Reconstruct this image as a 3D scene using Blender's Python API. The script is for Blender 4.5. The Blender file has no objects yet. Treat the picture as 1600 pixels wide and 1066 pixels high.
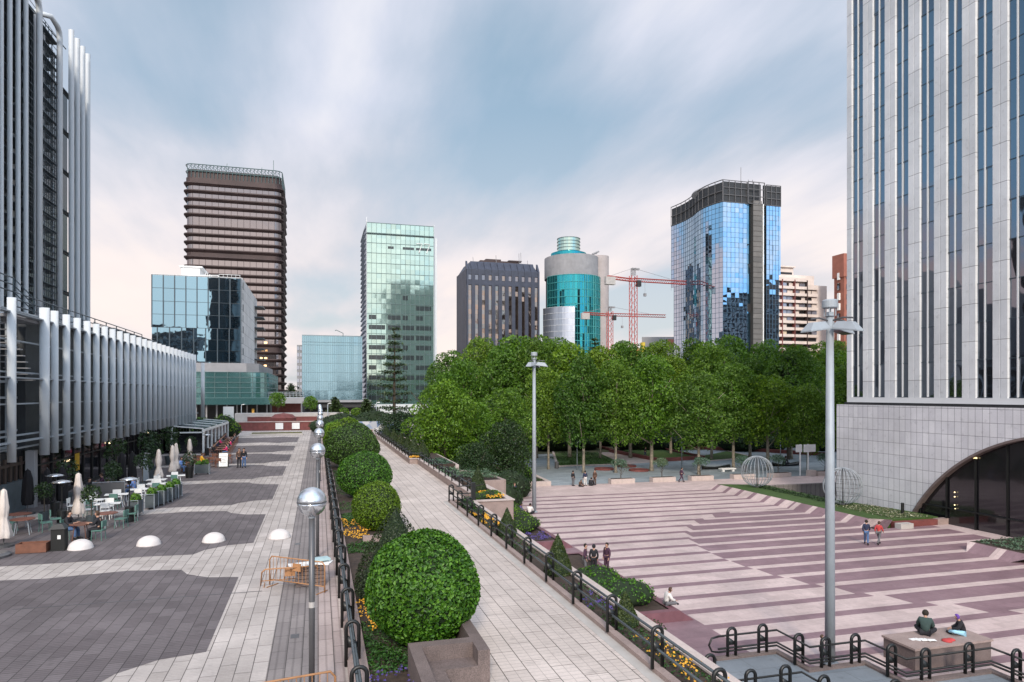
import bpy, math, random
import numpy as np
from mathutils import Vector, Matrix
R=math.radians; PI=math.pi
scene=bpy.context.scene; col=scene.collection
random.seed(7)
# ---------------------------------------------------------------- helpers
WL={}   # world location of every authored parent (all authored unrotated)
def wloc(o): return WL.get(o.name,Vector((0,0,0))) if o else Vector((0,0,0))
def tag(o,label=None,cat=None,group=None,kind=None):
    if label: o['label']=label
    if cat: o['category']=cat
    if group: o['group']=group
    if kind: o['kind']=kind
    return o
def thing(name,label,cat,loc=(0,0,0),group=None,rz=0):
    o=bpy.data.objects.new(name,None); col.objects.link(o); o.location=loc; o.rotation_euler=(0,0,rz)
    o.empty_display_size=.2
    WL[o.name]=Vector(loc); tag(o,label,cat,group); return o
def kids(o): return [c for c in bpy.data.objects if c.parent==o]
CH={}
def copy_tree(o,loc,rz=0,label=None,group=None,scale=None):
    r=o.copy(); col.objects.link(r); r.location=loc; r.rotation_euler=(0,0,rz)
    if scale: r.scale=(scale,)*3 if not isinstance(scale,tuple) else scale
    if label: r['label']=label
    if group: r['group']=group
    def rec(a,b):
        for c in CH.get(a.name,[]):
            d=c.copy(); col.objects.link(d); d.parent=b
            CH.setdefault(b.name,[]).append(d); rec(c,d)
    rec(o,r); return r
def place(o,loc,rz=0,scale=None):
    o.location=loc; o.rotation_euler=(0,0,rz)
    if scale: o.scale=(scale,)*3 if not isinstance(scale,tuple) else scale
    return o
def spawner(proto):
    st=[0]
    def f(loc,rz=0,label=None,scale=None):
        if st[0]==0:
            st[0]=1; place(proto,loc,rz,scale)
            if label: proto['label']=label
            return proto
        return copy_tree(proto,loc,rz,label,None,scale)
    return f
def link(name,me,mats,parent=None,smooth=False):
    if not isinstance(mats,(list,tuple)): mats=[mats]
    for m in mats: me.materials.append(m)
    if smooth: me.polygons.foreach_set('use_smooth',[True]*len(me.polygons))
    o=bpy.data.objects.new(name,me); col.objects.link(o)
    if parent:
        o.parent=parent; CH.setdefault(parent.name,[]).append(o)
    return o
class MB:
    def __init__(s): s.v=[]; s.f=[]; s.m=[]; s.mi=0
    def add(s,vs,fs):
        b=len(s.v); s.v+=[tuple(p) for p in vs]; s.f+=[tuple(b+i for i in f) for f in fs]; s.m+=[s.mi]*len(fs); return s
    def box(s,x0,x1,y0,y1,z0,z1):
        return s.add([(x0,y0,z0),(x1,y0,z0),(x1,y1,z0),(x0,y1,z0),(x0,y0,z1),(x1,y0,z1),(x1,y1,z1),(x0,y1,z1)],
              [(0,3,2,1),(4,5,6,7),(0,1,5,4),(1,2,6,5),(2,3,7,6),(3,0,4,7)])
    def cbox(s,c,sx,sy,sz,rz=0,tilt=0):
        """box centred in xy at c, base at c.z, rotated rz"""
        ca,sa=math.cos(rz),math.sin(rz); o=[]
        for z in (0,sz):
            for x,y in ((-sx/2,-sy/2),(sx/2,-sy/2),(sx/2,sy/2),(-sx/2,sy/2)):
                xx=x+tilt*z
                o.append((c[0]+xx*ca-y*sa,c[1]+xx*sa+y*ca,c[2]+z))
        return s.add(o,[(0,3,2,1),(4,5,6,7),(0,1,5,4),(1,2,6,5),(2,3,7,6),(3,0,4,7)])
    def quad(s,a,b,c,d): return s.add([a,b,c,d],[(0,1,2,3)])
    def prism(s,poly,z0,z1):
        n=len(poly); vs=[(x,y,z0) for x,y in poly]+[(x,y,z1) for x,y in poly]
        fs=[tuple(range(n))[::-1],tuple(range(n,2*n))]+[(i,(i+1)%n,n+(i+1)%n,n+i) for i in range(n)]
        return s.add(vs,fs)
    def sheet(s,poly,z): return s.add([(x,y,z) for x,y in poly],[tuple(range(len(poly)))])
    def tube(s,pts,r,n=8,cap=True):
        pts=[Vector(p) for p in pts]; rs=r if isinstance(r,(list,tuple)) else [r]*len(pts)
        vs=[];fs=[]; up=None
        for i,p in enumerate(pts):
            if i==0: d=pts[1]-p
            elif i==len(pts)-1: d=p-pts[i-1]
            else: d=(pts[i+1]-p).normalized()+(p-pts[i-1]).normalized()
            d.normalize()
            if up is None:
                up=Vector((0,0,1)) if abs(d.z)<.9 else Vector((1,0,0))
            a=d.cross(up)
            if a.length<1e-4: a=d.cross(Vector((0,1,0)))
            a.normalize(); b=a.cross(d).normalized(); up=b
            for k in range(n):
                t=2*PI*k/n; vs.append(p+(a*math.cos(t)+b*math.sin(t))*rs[i])
        for i in range(len(pts)-1):
            for k in range(n):
                fs.append((i*n+k,(i+1)*n+k,(i+1)*n+(k+1)%n,i*n+(k+1)%n))
        if cap: fs+= [tuple(range(n)),tuple(range((len(pts)-1)*n,len(pts)*n))[::-1]]
        return s.add(vs,fs)
    def lathe(s,prof,c=(0,0,0),n=24,sx=1,sy=1):
        vs=[];fs=[]
        for r,z in prof:
            for k in range(n):
                t=2*PI*k/n; vs.append((c[0]+r*sx*math.cos(t),c[1]+r*sy*math.sin(t),c[2]+z))
        for i in range(len(prof)-1):
            for k in range(n): fs.append((i*n+k,i*n+(k+1)%n,(i+1)*n+(k+1)%n,(i+1)*n+k))
        if prof[0][0]>1e-4: fs.append(tuple(range(n))[::-1])
        if prof[-1][0]>1e-4: fs.append(tuple(range((len(prof)-1)*n,len(prof)*n)))
        return s.add(vs,fs)
    def ball(s,c,r,n=16,sz=1):
        return s.lathe([(r*math.sin(PI*i/(n//2)),-r*sz*math.cos(PI*i/(n//2))) for i in range(n//2+1)],c,n)
    def build(s,name,mats,parent=None,smooth=False,merge=False):
        w=wloc(parent)
        me=bpy.data.meshes.new(name)
        me.from_pydata([(p[0]-w.x,p[1]-w.y,p[2]-w.z) for p in s.v],[],s.f)
        if any(s.m): me.polygons.foreach_set('material_index',s.m)
        me.validate(); me.update()
        o=link(name,me,mats,parent,smooth)
        if parent: WL[o.name]=w
        return o
def struct(name,mb,mat,label=None):
    o=mb.build(name,mat); o['kind']='structure'
    if label: o['label']=label
    return o
# ---------------------------------------------------------------- materials
def nn(nt,t,**k):
    n=nt.nodes.new(t)
    for a,b in k.items(): setattr(n,a,b)
    return n
def newmat(name):
    m=bpy.data.materials.new(name); m.use_nodes=True; nt=m.node_tree
    for x in list(nt.nodes): nt.nodes.remove(x)
    o=nn(nt,'ShaderNodeOutputMaterial'); b=nn(nt,'ShaderNodeBsdfPrincipled'); nt.links.new(b.outputs[0],o.inputs[0])
    return m,nt,b,o
def ramp(nt,fac,stops):
    r=nn(nt,'ShaderNodeValToRGB'); e=r.color_ramp.elements
    while len(e)<len(stops): e.new(.5)
    for i,(p,c) in enumerate(stops):
        e[i].position=p; e[i].color=(c,c,c,1) if isinstance(c,(int,float)) else (*c,1)
    nt.links.new(fac,r.inputs[0]); return r.outputs[0]
def mixc(nt,fac,a,b,mode='MIX'):
    m=nn(nt,'ShaderNodeMix',data_type='RGBA',blend_type=mode)
    for sock,v in ((m.inputs[0],fac),(m.inputs[6],a),(m.inputs[7],b)):
        if isinstance(v,(int,float)): sock.default_value=v
        elif isinstance(v,tuple): sock.default_value=(*v,1) if len(v)==3 else v
        else: nt.links.new(v,sock)
    return m.outputs[2]
def mth(nt,op,a,b=None,c=None):
    m=nn(nt,'ShaderNodeMath',operation=op)
    for i,v in enumerate((a,b,c)):
        if v is None: continue
        if isinstance(v,(int,float)): m.inputs[i].default_value=v
        else: nt.links.new(v,m.inputs[i])
    return m.outputs[0]
def objco(nt,scale=(1,1,1),rot=(0,0,0)):
    t=nn(nt,'ShaderNodeTexCoord'); mp=nn(nt,'ShaderNodeMapping'); mp.inputs['Scale'].default_value=scale; mp.inputs['Rotation'].default_value=rot
    nt.links.new(t.outputs['Object'],mp.inputs[0]); return mp.outputs[0]
def noise(nt,co,scale,detail=4,rough=.6):
    n=nn(nt,'ShaderNodeTexNoise'); n.inputs['Scale'].default_value=scale; n.inputs['Detail'].default_value=detail; n.inputs['Roughness'].default_value=rough
    nt.links.new(co,n.inputs[0]); return n.outputs[0]
def bump(nt,b,h,strength=.3,dist=.02):
    u=nn(nt,'ShaderNodeBump'); u.inputs['Strength'].default_value=strength; u.inputs['Distance'].default_value=dist
    nt.links.new(h,u.inputs['Height']); nt.links.new(u.outputs[0],b.inputs['Normal'])
def pm(name,c,rough=.6,metal=0,var=.15,ns=3,bp=0,spec=None,fine=0):
    m,nt,b,o=newmat(name); co=objco(nt)
    n=noise(nt,co,ns,5)
    lo=tuple(x*(1-var) for x in c); hi=tuple(min(1,x*(1+var)) for x in c)
    cc=ramp(nt,n,[(.3,lo),(.7,hi)])
    if fine:
        n2=noise(nt,co,ns*18,2); cc=mixc(nt,1,cc,ramp(nt,n2,[(.35,1-fine),(.65,1)]),'MULTIPLY')
    nt.links.new(cc,b.inputs['Base Color']); b.inputs['Roughness'].default_value=rough; b.inputs['Metallic'].default_value=metal
    if bp: bump(nt,b,noise(nt,co,ns*8,3),bp,.01)
    return m
def emat(name,c,s):
    m,nt,b,o=newmat(name); b.inputs['Base Color'].default_value=(*c,1); b.inputs['Emission Color'].default_value=(*c,1); b.inputs['Emission Strength'].default_value=s; return m
def paver(name,c1,c2,mortar,bw,bh,msize=.012,off=.5,rot=0,stain=.25,rough=.8,groove=0,plane='XY',stscale=.35,fine=None):
    m,nt,b,o=newmat(name)
    if plane=='XY': co=objco(nt,rot=(0,0,rot))
    else:
        t=nn(nt,'ShaderNodeTexCoord'); sp=nn(nt,'ShaderNodeSeparateXYZ'); cb=nn(nt,'ShaderNodeCombineXYZ')
        nt.links.new(t.outputs['Object'],sp.inputs[0])
        nt.links.new(sp.outputs[1 if plane=='YZ' else 0],cb.inputs[0]); nt.links.new(sp.outputs[2],cb.inputs[1]); co=cb.outputs[0]
    br=nn(nt,'ShaderNodeTexBrick'); nt.links.new(co,br.inputs['Vector']); br.offset=off; br.inputs['Scale'].default_value=1
    br.inputs['Brick Width'].default_value=bw; br.inputs['Row Height'].default_value=bh; br.inputs['Mortar Size'].default_value=msize
    br.inputs['Mortar Smooth'].default_value=.2; br.inputs['Bias'].default_value=0
    br.inputs['Color1'].default_value=(*c1,1); br.inputs['Color2'].default_value=(*c2,1); br.inputs['Mortar'].default_value=(*mortar,1)
    st=ramp(nt,noise(nt,co,stscale,6,.65),[(.3,1-stain),(.72,1.0)])
    cc=mixc(nt,1,br.outputs[0],st,'MULTIPLY')
    g=ramp(nt,noise(nt,co,14,4,.7),[(.25,.82),(.75,1.0)])
    cc=mixc(nt,1,cc,g,'MULTIPLY')
    # scattered spots, and broad worn or damp patches
    n3=ramp(nt,noise(nt,co,2.3,3,.5),[(.60,1.0),(.74,.8)])
    cc=mixc(nt,1,cc,ramp(nt,noise(nt,co,.11,5,.7),[(.38,.84),(.62,1.06)]),'MULTIPLY')
    cc=mixc(nt,1,cc,n3,'MULTIPLY')
    if fine:
        b2=nn(nt,'ShaderNodeTexBrick'); nt.links.new(co,b2.inputs['Vector']); b2.offset=0; b2.inputs['Scale'].default_value=1
        b2.inputs['Brick Width'].default_value=fine[0]; b2.inputs['Row Height'].default_value=fine[1]; b2.inputs['Mortar Size'].default_value=fine[2]; b2.inputs['Bias'].default_value=0
        b2.inputs['Color1'].default_value=(1,1,1,1); b2.inputs['Color2'].default_value=(.95,.95,.95,1); b2.inputs['Mortar'].default_value=(fine[3],)*3+(1,)
        cc=mixc(nt,1,cc,b2.outputs[0],'MULTIPLY')
        # sparse soot-dark joints, weeds and dropped grime along the bold joints
        dk=mth(nt,'MULTIPLY',br.outputs[1],ramp(nt,noise(nt,co,.9,3,.6),[(.52,0.0),(.62,.75)])); cc=mixc(nt,dk,cc,(.02,.02,.015))
    nt.links.new(cc,b.inputs['Base Color']); b.inputs['Roughness'].default_value=rough
    bump(nt,b,mth(nt,'ADD',br.outputs[1],mth(nt,'MULTIPLY',noise(nt,co,40,2),-.25)),-.5,.01)
    if groove:
        wv=nn(nt,'ShaderNodeTexWave',bands_direction='Y'); nt.links.new(co,wv.inputs[0]); wv.inputs['Scale'].default_value=groove
        wv.inputs['Distortion'].default_value=.4; wv.inputs['Detail'].default_value=1
        cc2=mixc(nt,1,cc,ramp(nt,wv.outputs[1],[(.0,.72),(.3,1.0)]),'MULTIPLY'); nt.links.new(cc2,b.inputs['Base Color'])
    return m
def glassmat(name,tint,rough=.03,refl=.7,base=(.01,.02,.03),wave=.02,wscale=.35):
    """reflective curtain-wall glass: dark interior under a tinted coating"""
    m,nt,b,o=newmat(name)
    b.inputs['Base Color'].default_value=(*base,1); b.inputs['Roughness'].default_value=.2
    g=nn(nt,'ShaderNodeBsdfGlossy'); g.inputs['Roughness'].default_value=rough
    geo=nn(nt,'ShaderNodeNewGeometry')
    rv=geo.outputs['Random Per Island']
    tc=mixc(nt,1,tint,ramp(nt,rv,[(0,.82),(1,1.0)]),'MULTIPLY'); nt.links.new(tc,g.inputs['Color'])
    fr=nn(nt,'ShaderNodeFresnel'); fr.inputs[0].default_value=1.6
    f=mth(nt,'ADD',mth(nt,'MULTIPLY',fr.outputs[0],1-refl),refl)
    mx=nn(nt,'ShaderNodeMixShader'); nt.links.new(f,mx.inputs[0]); nt.links.new(b.outputs[0],mx.inputs[1]); nt.links.new(g.outputs[0],mx.inputs[2]); nt.links.new(mx.outputs[0],o.inputs[0])
    co=objco(nt); u=nn(nt,'ShaderNodeBump'); u.inputs['Strength'].default_value=wave; u.inputs['Distance'].default_value=1
    nt.links.new(noise(nt,co,wscale,2),u.inputs['Height']); nt.links.new(u.outputs[0],g.inputs['Normal'])
    return m
def leafmat(name,c1,c2,c3,trans=.25):
    m,nt,b,o=newmat(name); geo=nn(nt,'ShaderNodeNewGeometry')
    cc=ramp(nt,geo.outputs['Random Per Island'],[(0,c1),(.5,c2),(1,c3)])
    n=noise(nt,objco(nt),.5,3); cc=mixc(nt,1,cc,ramp(nt,n,[(.3,.7),(.7,1.0)]),'MULTIPLY')
    oi=nn(nt,'ShaderNodeObjectInfo'); cc=mixc(nt,1,cc,ramp(nt,oi.outputs['Random'],[(0,(.72,.82,.8)),(.5,(1.0,1.0,1.0)),(1,(1.25,1.08,.85))]),'MULTIPLY')
    nt.links.new(cc,b.inputs['Base Color']); b.inputs['Roughness'].default_value=.5
    t=nn(nt,'ShaderNodeBsdfTranslucent'); nt.links.new(mixc(nt,1,cc,(1.0,1.0,.55),'MULTIPLY'),t.inputs[0])
    mx=nn(nt,'ShaderNodeMixShader'); mx.inputs[0].default_value=trans
    nt.links.new(b.outputs[0],mx.inputs[1]); nt.links.new(t.outputs[0],mx.inputs[2]); nt.links.new(mx.outputs[0],o.inputs[0])
    return m
M={}
M['walk']=paver('walkway_slabs',(.61,.53,.48),(.71,.62,.565),(.17,.14,.12),1.2,.6,.012,.42,PI/2,.22,fine=(.2,.3,.009,.62))
M['plaza_light']=paver('light_pavers',(.51,.455,.42),(.66,.595,.555),(.15,.13,.12),1.15,.38,.011,.5,PI/2,.3,fine=(.095,1.14,.006,.72))
M['plaza_dark']=paver('dark_pavers',(.145,.122,.127),(.205,.177,.182),(.055,.046,.046),.78,.38,.011,.5,PI/2,.3,fine=(.13,.76,.012,.6))
M['plaza_grey']=paver('grey_pavers',(.25,.22,.215),(.31,.275,.265),(.09,.08,.075),1.15,.38,.010,.5,PI/2,.25,groove=1.6)
M['plaza_pink']=paver('pink_pavers',(.42,.34,.32),(.50,.41,.385),(.11,.09,.08),1.15,.38,.012,.5,PI/2,.25,groove=1.6)
M['park']=paver('blue_grey_paving',(.28,.33,.36),(.35,.40,.43),(.2,.23,.25),1.2,.6,.012,.5,0,.3)
M['landing']=paver('landing_slabs',(.20,.235,.27),(.25,.28,.31),(.13,.14,.15),1.5,1.0,.01,.5,0,.3)
M['path']=pm('pink_gravel_path',(.42,.34,.31),.9,0,.15,1.5,.2)
M['granite']=pm('pink_granite',(.33,.25,.225),.7,0,.15,2,.15,fine=.25)
M['granite_d']=pm('dark_granite',(.17,.13,.12),.75,0,.2,2,.2,fine=.4)
M['coping']=pm('pale_coping',(.50,.42,.385),.75,0,.12,2,.1,fine=.15)
M['redwall']=pm('dark_red_brick',(.16,.045,.04),.7,0,.25,2,.2)
M['purple']=pm('purple_granite',(.17,.075,.09),.55,0,.2,1.5,.1,fine=.12)
M['soil']=pm('bed_soil',(.045,.03,.022),.95,0,.4,6,.6)
M['grass']=pm('lawn',(.045,.10,.012),.9,0,.35,2.5,.6,fine=.5)
M['black']=pm('black_rail_paint',(.008,.009,.009),.42,0,.2,3)
M['railm']=pm('dark_rail_metal',(.10,.115,.12),.25,.7,.15,3)
M['steel']=pm('light_grey_post',(.30,.335,.365),.5,.1,.08,2)
M['dgrey']=pm('dark_grey_pole',(.10,.10,.105),.4,.3,.1,2)
M['white']=pm('white_paint',(.78,.78,.76),.5,0,.06,2)
M['concrete']=pm('pale_concrete',(.40,.38,.36),.85,0,.12,1.2,.1)
M['cgrey']=pm('grey_concrete',(.25,.25,.26),.8,0,.15,.3)
M['dark']=pm('dark_interior',(.02,.02,.022),.6,0,.3,1)
M['wood']=pm('brown_wood',(.15,.06,.035),.55,0,.25,4)
M['bark']=pm('mottled_bark',(.23,.20,.155),.9,0,.45,3,.5)
M['barkd']=pm('dark_bark',(.07,.055,.04),.9,0,.35,3,.5)
M['orange']=pm('orange_barrier_paint',(.36,.18,.08),.5,0,.15,4)
ZP=-3.85
# ---------------------------------------------------------------- striped plaza material
def stripemat():
    m,nt,b,o=newmat('striped_plaza_paving'); t=nn(nt,'ShaderNodeTexCoord'); sp=nn(nt,'ShaderNodeSeparateXYZ'); nt.links.new(t.outputs['Object'],sp.inputs[0])
    X,Y=sp.outputs[0],sp.outputs[1]
    k=mth(nt,'DIVIDE',mth(nt,'SUBTRACT',65.2,Y),2.125)
    fr=mth(nt,'SUBTRACT',mth(nt,'FRACT',mth(nt,'ADD',k,100.5)),.5)
    dist=mth(nt,'MULTIPLY',mth(nt,'ABSOLUTE',fr),2.125)
    near=mth(nt,'LESS_THAN',dist,.31)                       # within the band round a stripe centre
    kq=mixc(nt,near,mth(nt,'ADD',mth(nt,'FLOOR',k),.5),mth(nt,'ROUND',k))
    yq=mth(nt,'SUBTRACT',65.2,mth(nt,'MULTIPLY',kq,2.125)); yq=mth(nt,'ADD',mth(nt,'MULTIPLY',yq,.75),mth(nt,'MULTIPLY',Y,.25))
    dx=mth(nt,'MINIMUM',mth(nt,'SUBTRACT',X,40.1),0); dy=mth(nt,'SUBTRACT',yq,38)
    rr=mth(nt,'SQRT',mth(nt,'ADD',mth(nt,'MULTIPLY',dx,dx),mth(nt,'MULTIPLY',dy,dy)))
    disc=mth(nt,'LESS_THAN',rr,15.4)
    # purple = disc xor near
    pur=mth(nt,'ABSOLUTE',mth(nt,'SUBTRACT',disc,near))
    top=mth(nt,'LESS_THAN',Y,66.0); pur=mth(nt,'MULTIPLY',pur,top)
    pale=mth(nt,'MULTIPLY',mth(nt,'GREATER_THAN',X,46.8),mth(nt,'GREATER_THAN',Y,30)); pur=mth(nt,'MULTIPLY',pur,mth(nt,'SUBTRACT',1,pale))
    margin=mth(nt,'MULTIPLY',mth(nt,'LESS_THAN',X,16.78),mth(nt,'LESS_THAN',Y,57.5))
    sw=mth(nt,'LESS_THAN',Y,25.1); sw=mth(nt,'MULTIPLY',sw,mth(nt,'LESS_THAN',mth(nt,'ADD',X,Y),40.4))
    pur=mth(nt,'MAXIMUM',pur,mth(nt,'MAXIMUM',margin,sw))
    co=t.outputs['Object']
    br=nn(nt,'ShaderNodeTexBrick'); nt.links.new(co,br.inputs['Vector']); br.offset=.37; br.inputs['Scale'].default_value=1
    br.inputs['Brick Width'].default_value=1.5; br.inputs['Row Height'].default_value=.53; br.inputs['Mortar Size'].default_value=.006
    br.inputs['Color1'].default_value=(.86,.86,.86,1); br.inputs['Color2'].default_value=(1,1,1,1); br.inputs['Mortar'].default_value=(.6,.58,.58,1)
    n1=noise(nt,co,.5,6,.7); n2=noise(nt,co,5,5,.7)
    light=mixc(nt,1,ramp(nt,n1,[(.3,(.52,.41,.39)),(.7,(.69,.555,.53))]),ramp(nt,n2,[(.3,.84),(.7,1.0)]),'MULTIPLY')
    dark=mixc(nt,1,ramp(nt,n1,[(.3,(.215,.13,.15)),(.7,(.305,.20,.222))]),ramp(nt,n2,[(.3,.85),(.7,1.0)]),'MULTIPLY')
    n3=noise(nt,co,.13,5,.7); st=ramp(nt,n3,[(.35,.82),(.6,1.04)])
    c=mixc(nt,pur,light,dark); c=mixc(nt,1,c,st,'MULTIPLY'); c=mixc(nt,1,c,ramp(nt,noise(nt,co,1.7,4,.6),[(.62,1.0),(.75,.84)]),'MULTIPLY'); c=mixc(nt,1,c,br.outputs[0],'MULTIPLY')
    nt.links.new(c,b.inputs['Base Color']); b.inputs['Roughness'].default_value=.6
    bump(nt,b,br.outputs[1],-.25,.006)
    return m
M['stripe']=stripemat()
# ground slabs (real thicknesses: the plaza, terraces and a sunken court are cut between them)
m=MB(); m.box(-2500,2500,-900,4200,-9,-8); struct('ground',m,pm('city_ground',(.09,.09,.085),.9,0,.2,.02))
m=MB(); m.box(-70,3.6,-12,260,-8,0); m.box(3.6,7.55,-12,108,-7.99,-.001); m.box(3.6,20,110,260,-8,-.001); m.box(7.56,8.95,38.8,108,-7.99,-.003)
struct('left_plaza_slab',m,M['plaza_light'])
m=MB(); m.box(3.76,7.45,-12,108.0,-.2,.006); m.box(7.45,8.95,41.4,63.9,-.2,.006); m.box(7.45,8.22,63.9,108,-.2,.006); m.box(7.45,7.6,-12,41,-.2,.003)
struct('walkway',m,M['walk'])
m=MB(); m.box(7.33,7.62,-12,41.2,-.1,.011); struct('drainage_channel',m,M['concrete'])
# dark paving fields of the left plaza
for i in range(-1,8):
    c=[9.9,22.6,35.85,48.7,61.5,74,86.6,102.7,0][i+1]-0; 
    if i==7: break
    hw=3.7 if i<6 else 5.3
    L=-16.6
    pts=[(-2.75,c-hw),(-2.75,c+hw)]+[(-2.75-2.2*math.sin(t),c+hw+1.9*(1-math.cos(t))*1.05) for t in (.5,1.0,1.4)]+[(-6.8,c+5.75),(-9.3,c+5.35),(-12,c+5.6),(L,c+5.1)]
    pts+=[(L,c-5.1),(-12,c-5.5),(-9.3,c-5.5),(-6.8,c-5.25)]+[(-2.75-2.2*math.sin(t),c-hw-1.9*(1-math.cos(t))*1.05) for t in (1.4,1.0,.5)]
    m=MB(); m.sheet(pts,.005); struct('dark_paving',m,M['plaza_dark'])
m=MB(); m.sheet([(-1.17,-12),(-.02,-12),(-.02,128),(-1.17,128)],.005); struct('grey_paving_strip',m,M['plaza_grey'])
m=MB(); m.sheet([(-.02,-12),(.62,-12),(.62,128),(-.02,128)],.005); struct('pink_paving_strip',m,M['plaza_pink'])
m=MB(); m.box(-.72,-.5,19.3,19.62,-.02,.012); m.box(-.98,-.75,31.2,31.5,-.02,.012); struct('drain_covers',m,M['dgrey'])
m=MB(); m.box(-9,-1.8,24.2,24.24,-.02,.009); struct('drain_slot',m,M['dgrey'])
# striped plaza: polygon slab
m=MB(); m.prism([(9.2,-10),(60,-10),(60,31),(41.9,31),(41.9,35.8),(60,35.8),(60,42.95),(41.3,42.95),(41.1,44),(41.1,66.2),(42.2,66.6),(44.3,65.2),(46.6,64.3),(60,64.3),(60,73.2),(9.2,73.2)],-8,ZP)
struct('striped_plaza',m,M['stripe'])
m=MB()   # battered edge of the lawn (one sloping strip)
m.add([(41.1,44,ZP+.002),(41.1,66.2,ZP+.002),(41.95,65.7,-3.3),(41.95,44.3,-3.3)],[(0,3,2,1)])
m.add([(41.1,44,ZP+.002),(41.95,44.3,-3.3),(43.3,43.3,-3.3),(42.4,42.95,ZP+.002)],[(0,3,2,1)][::-1])
m.add([(41.1,44,ZP+.002),(41.95,44.3,-3.3),(43.3,43.3,-3.3),(42.4,42.95,ZP+.002)],[(0,1,2,3)])
m.add([(41.2,32.2,ZP+.002),(41.2,35.2,ZP+.002),(41.95,35.75,-3.3),(41.95,31.1,-3.3)],[(0,3,2,1)])
struct('battered_plaza_edge',m,M['stripe'])
m=MB(); m.prism([(41.95,44.3),(43.3,43.42),(47.9,43.42),(47.9,46),(46.2,54.0),(46.6,63.9),(44.3,64.7),(41.95,65.7)],-8,-3.3); struct('tower_lawn',m,M['grass'])
m=MB(); m.box(41.96,50,31.1,35.7,-8,-3.32); struct('planted_terrace',m,M['soil'])
m=MB(); m.box(46.6,60,64.05,64.3,-8,-3.6); m.box(46.6,60,64.0,64.35,-3.6,-3.42); 
o=m.build('sunken_court_wall',paver('court_wall_panels',(.22,.20,.195),(.27,.25,.24),(.05,.04,.04),.6,6,.02,0,0,.2,plane='XZ')); tag(o,'grey panelled retaining wall of the sunken court behind the sphere cages','wall')
m=MB(); m.box(9.2,190,73.2,330,-8,ZP-.004); struct('park_paving',m,M['park'])
m=MB(); m.box(60,190,-10,73.2,-8,ZP-.008); struct('tower_forecourt',m,M['stripe'])
# park lawns, path and low walls
m=MB(); m.prism([(33,92.1),(43.3,92.1),(44.5,98),(49.8,122),(52.5,143),(45,143),(42.8,123)],-4,ZP+.05); struct('park_lawn',m,M['grass'])
m=MB(); m.prism([(57.9,93.2),(68.2,96.4),(71,108),(58,98.2)],-4,ZP+.05); struct('park_lawn',m,M['grass'])
m=MB(); m.prism([(50.6,94.6),(58.3,96.5),(60,115),(52.5,112)],-4,ZP+.35); struct('park_flower_bed',m,M['grass'])
m=MB(); m.prism([(43.4,92.1),(49.9,94.3),(52,112),(58,143),(62,160),(54,160),(52.6,143),(49.9,122),(44.6,98)],-4,ZP+.02); struct('park_path',m,M['path'])
m=MB(); m.prism([(71,108),(75,104),(95,100),(150,108),(150,112),(95,106)],-4,ZP+.02); struct('park_path',m,M['park'])
m=MB(); m.box(15,190,112,330,-4,ZP+.06); 
struct('park_ground',m,pm('park_earth',(.07,.07,.03),.95,0,.4,.6,.4))
def kerbpoly(name,label,cat,pts,w,z0,z1,mat,closed=False,group=None):
    m=MB(); n=len(pts)
    for i in range(n if closed else n-1):
        a=Vector(pts[i]); b=Vector(pts[(i+1)%n]); d=(b-a); L=d.length; d.normalize(); p=Vector((-d.y,d.x))*w/2
        m.prism([tuple(a-p-d*w/2*.99),tuple(b-p+d*w/2*.99),tuple(b+p+d*w/2*.99),tuple(a+p-d*w/2*.99)],z0,z1-.002*(i%2))
    o=m.build(name,mat); tag(o,label,cat,group); return o
kerbpoly('lawn_kerb','pale stone kerb round the front lawn of the park','kerb',[(33,92.1),(43.3,92.1)],.35,-4,ZP+.14,M['coping'])
kerbpoly('lawn_kerb','pale stone kerb along the left side of the front park lawn','kerb',[(33,92.3),(42.8,123)],.35,-4,ZP+.14,M['coping'])
kerbpoly('planter_wall','low dark red brick wall round the raised park bed','wall',[(50,112),(50.2,94.3),(59,96.3),(60.5,112)],.4,-4,ZP+.55,M['redwall'])
kerbpoly('planter_wall','long dark red brick wall beside the back path in the park','wall',[(60.5,128),(66,116),(75.8,105.5),(81.5,95.6)],.4,-4,ZP+.6,M['redwall'])
kerbpoly('planter_wall','low dark red brick wall bordering the diagonal pink path','wall',[(54.5,143),(52.4,128),(51.0,114)],.4,-4,ZP+.5,M['redwall'])
kerbpoly('lawn_kerb','pale kerb at the front of the small right hand lawn','kerb',[(57.9,93.0),(68.4,96.3),(71.2,108)],.3,-4,ZP+.12,M['coping'])
# tree rings
for x,y,l in ((37.8,86.8,'left'),(42.4,89.3,'middle'),(41.7,84.1,'right')):
    m=MB(); m.lathe([(1.35,0),(1.35,.22),(1.2,.24),(1.2,.2),(0,.16)],(x,y,ZP),24); o=m.build('tree_ring',M['redwall']); tag(o,'low round reddish tree bed on the blue grey paving, %s one of three'%l,'planter','round tree beds')
# low purple planters next to the striped plaza
def lowplanter(y0,y1,label):
    t=thing('raised_planter',label,'planter',(12.5,y0,ZP))
    m=MB(); z0=ZP+.001; z1=-3.35
    m.add([(9.25,y0,-3.9),(16.75,y0,-3.9),(15.95,y0,z1),(9.25,y0,z1),(15.6,y0+.35,z1),(9.25,y0+.35,z1),
           (16.75,y1,-3.9),(15.95,y1,z1),(15.6,y1-.3,z1),(9.25,y1,z1),(9.25,y1-.3,z1),(9.25,y1,-3.9)],
          [(0,1,2,3),(3,2,4,5),(1,6,7,2),(2,7,8,4),(7,9,10,8),(6,11,9,7)])
    m.build('wall',M['purple'],t)
    m=MB(); m.sheet([(9.25,y0+.35),(15.6,y0+.35),(15.6,y1-.3),(9.25,y1-.3)],z1-.06); m.build('soil',M['soil'],t); return t
lowplanter(28,40,'purple granite planter with clipped hedge beside the near striped paving')
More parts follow.
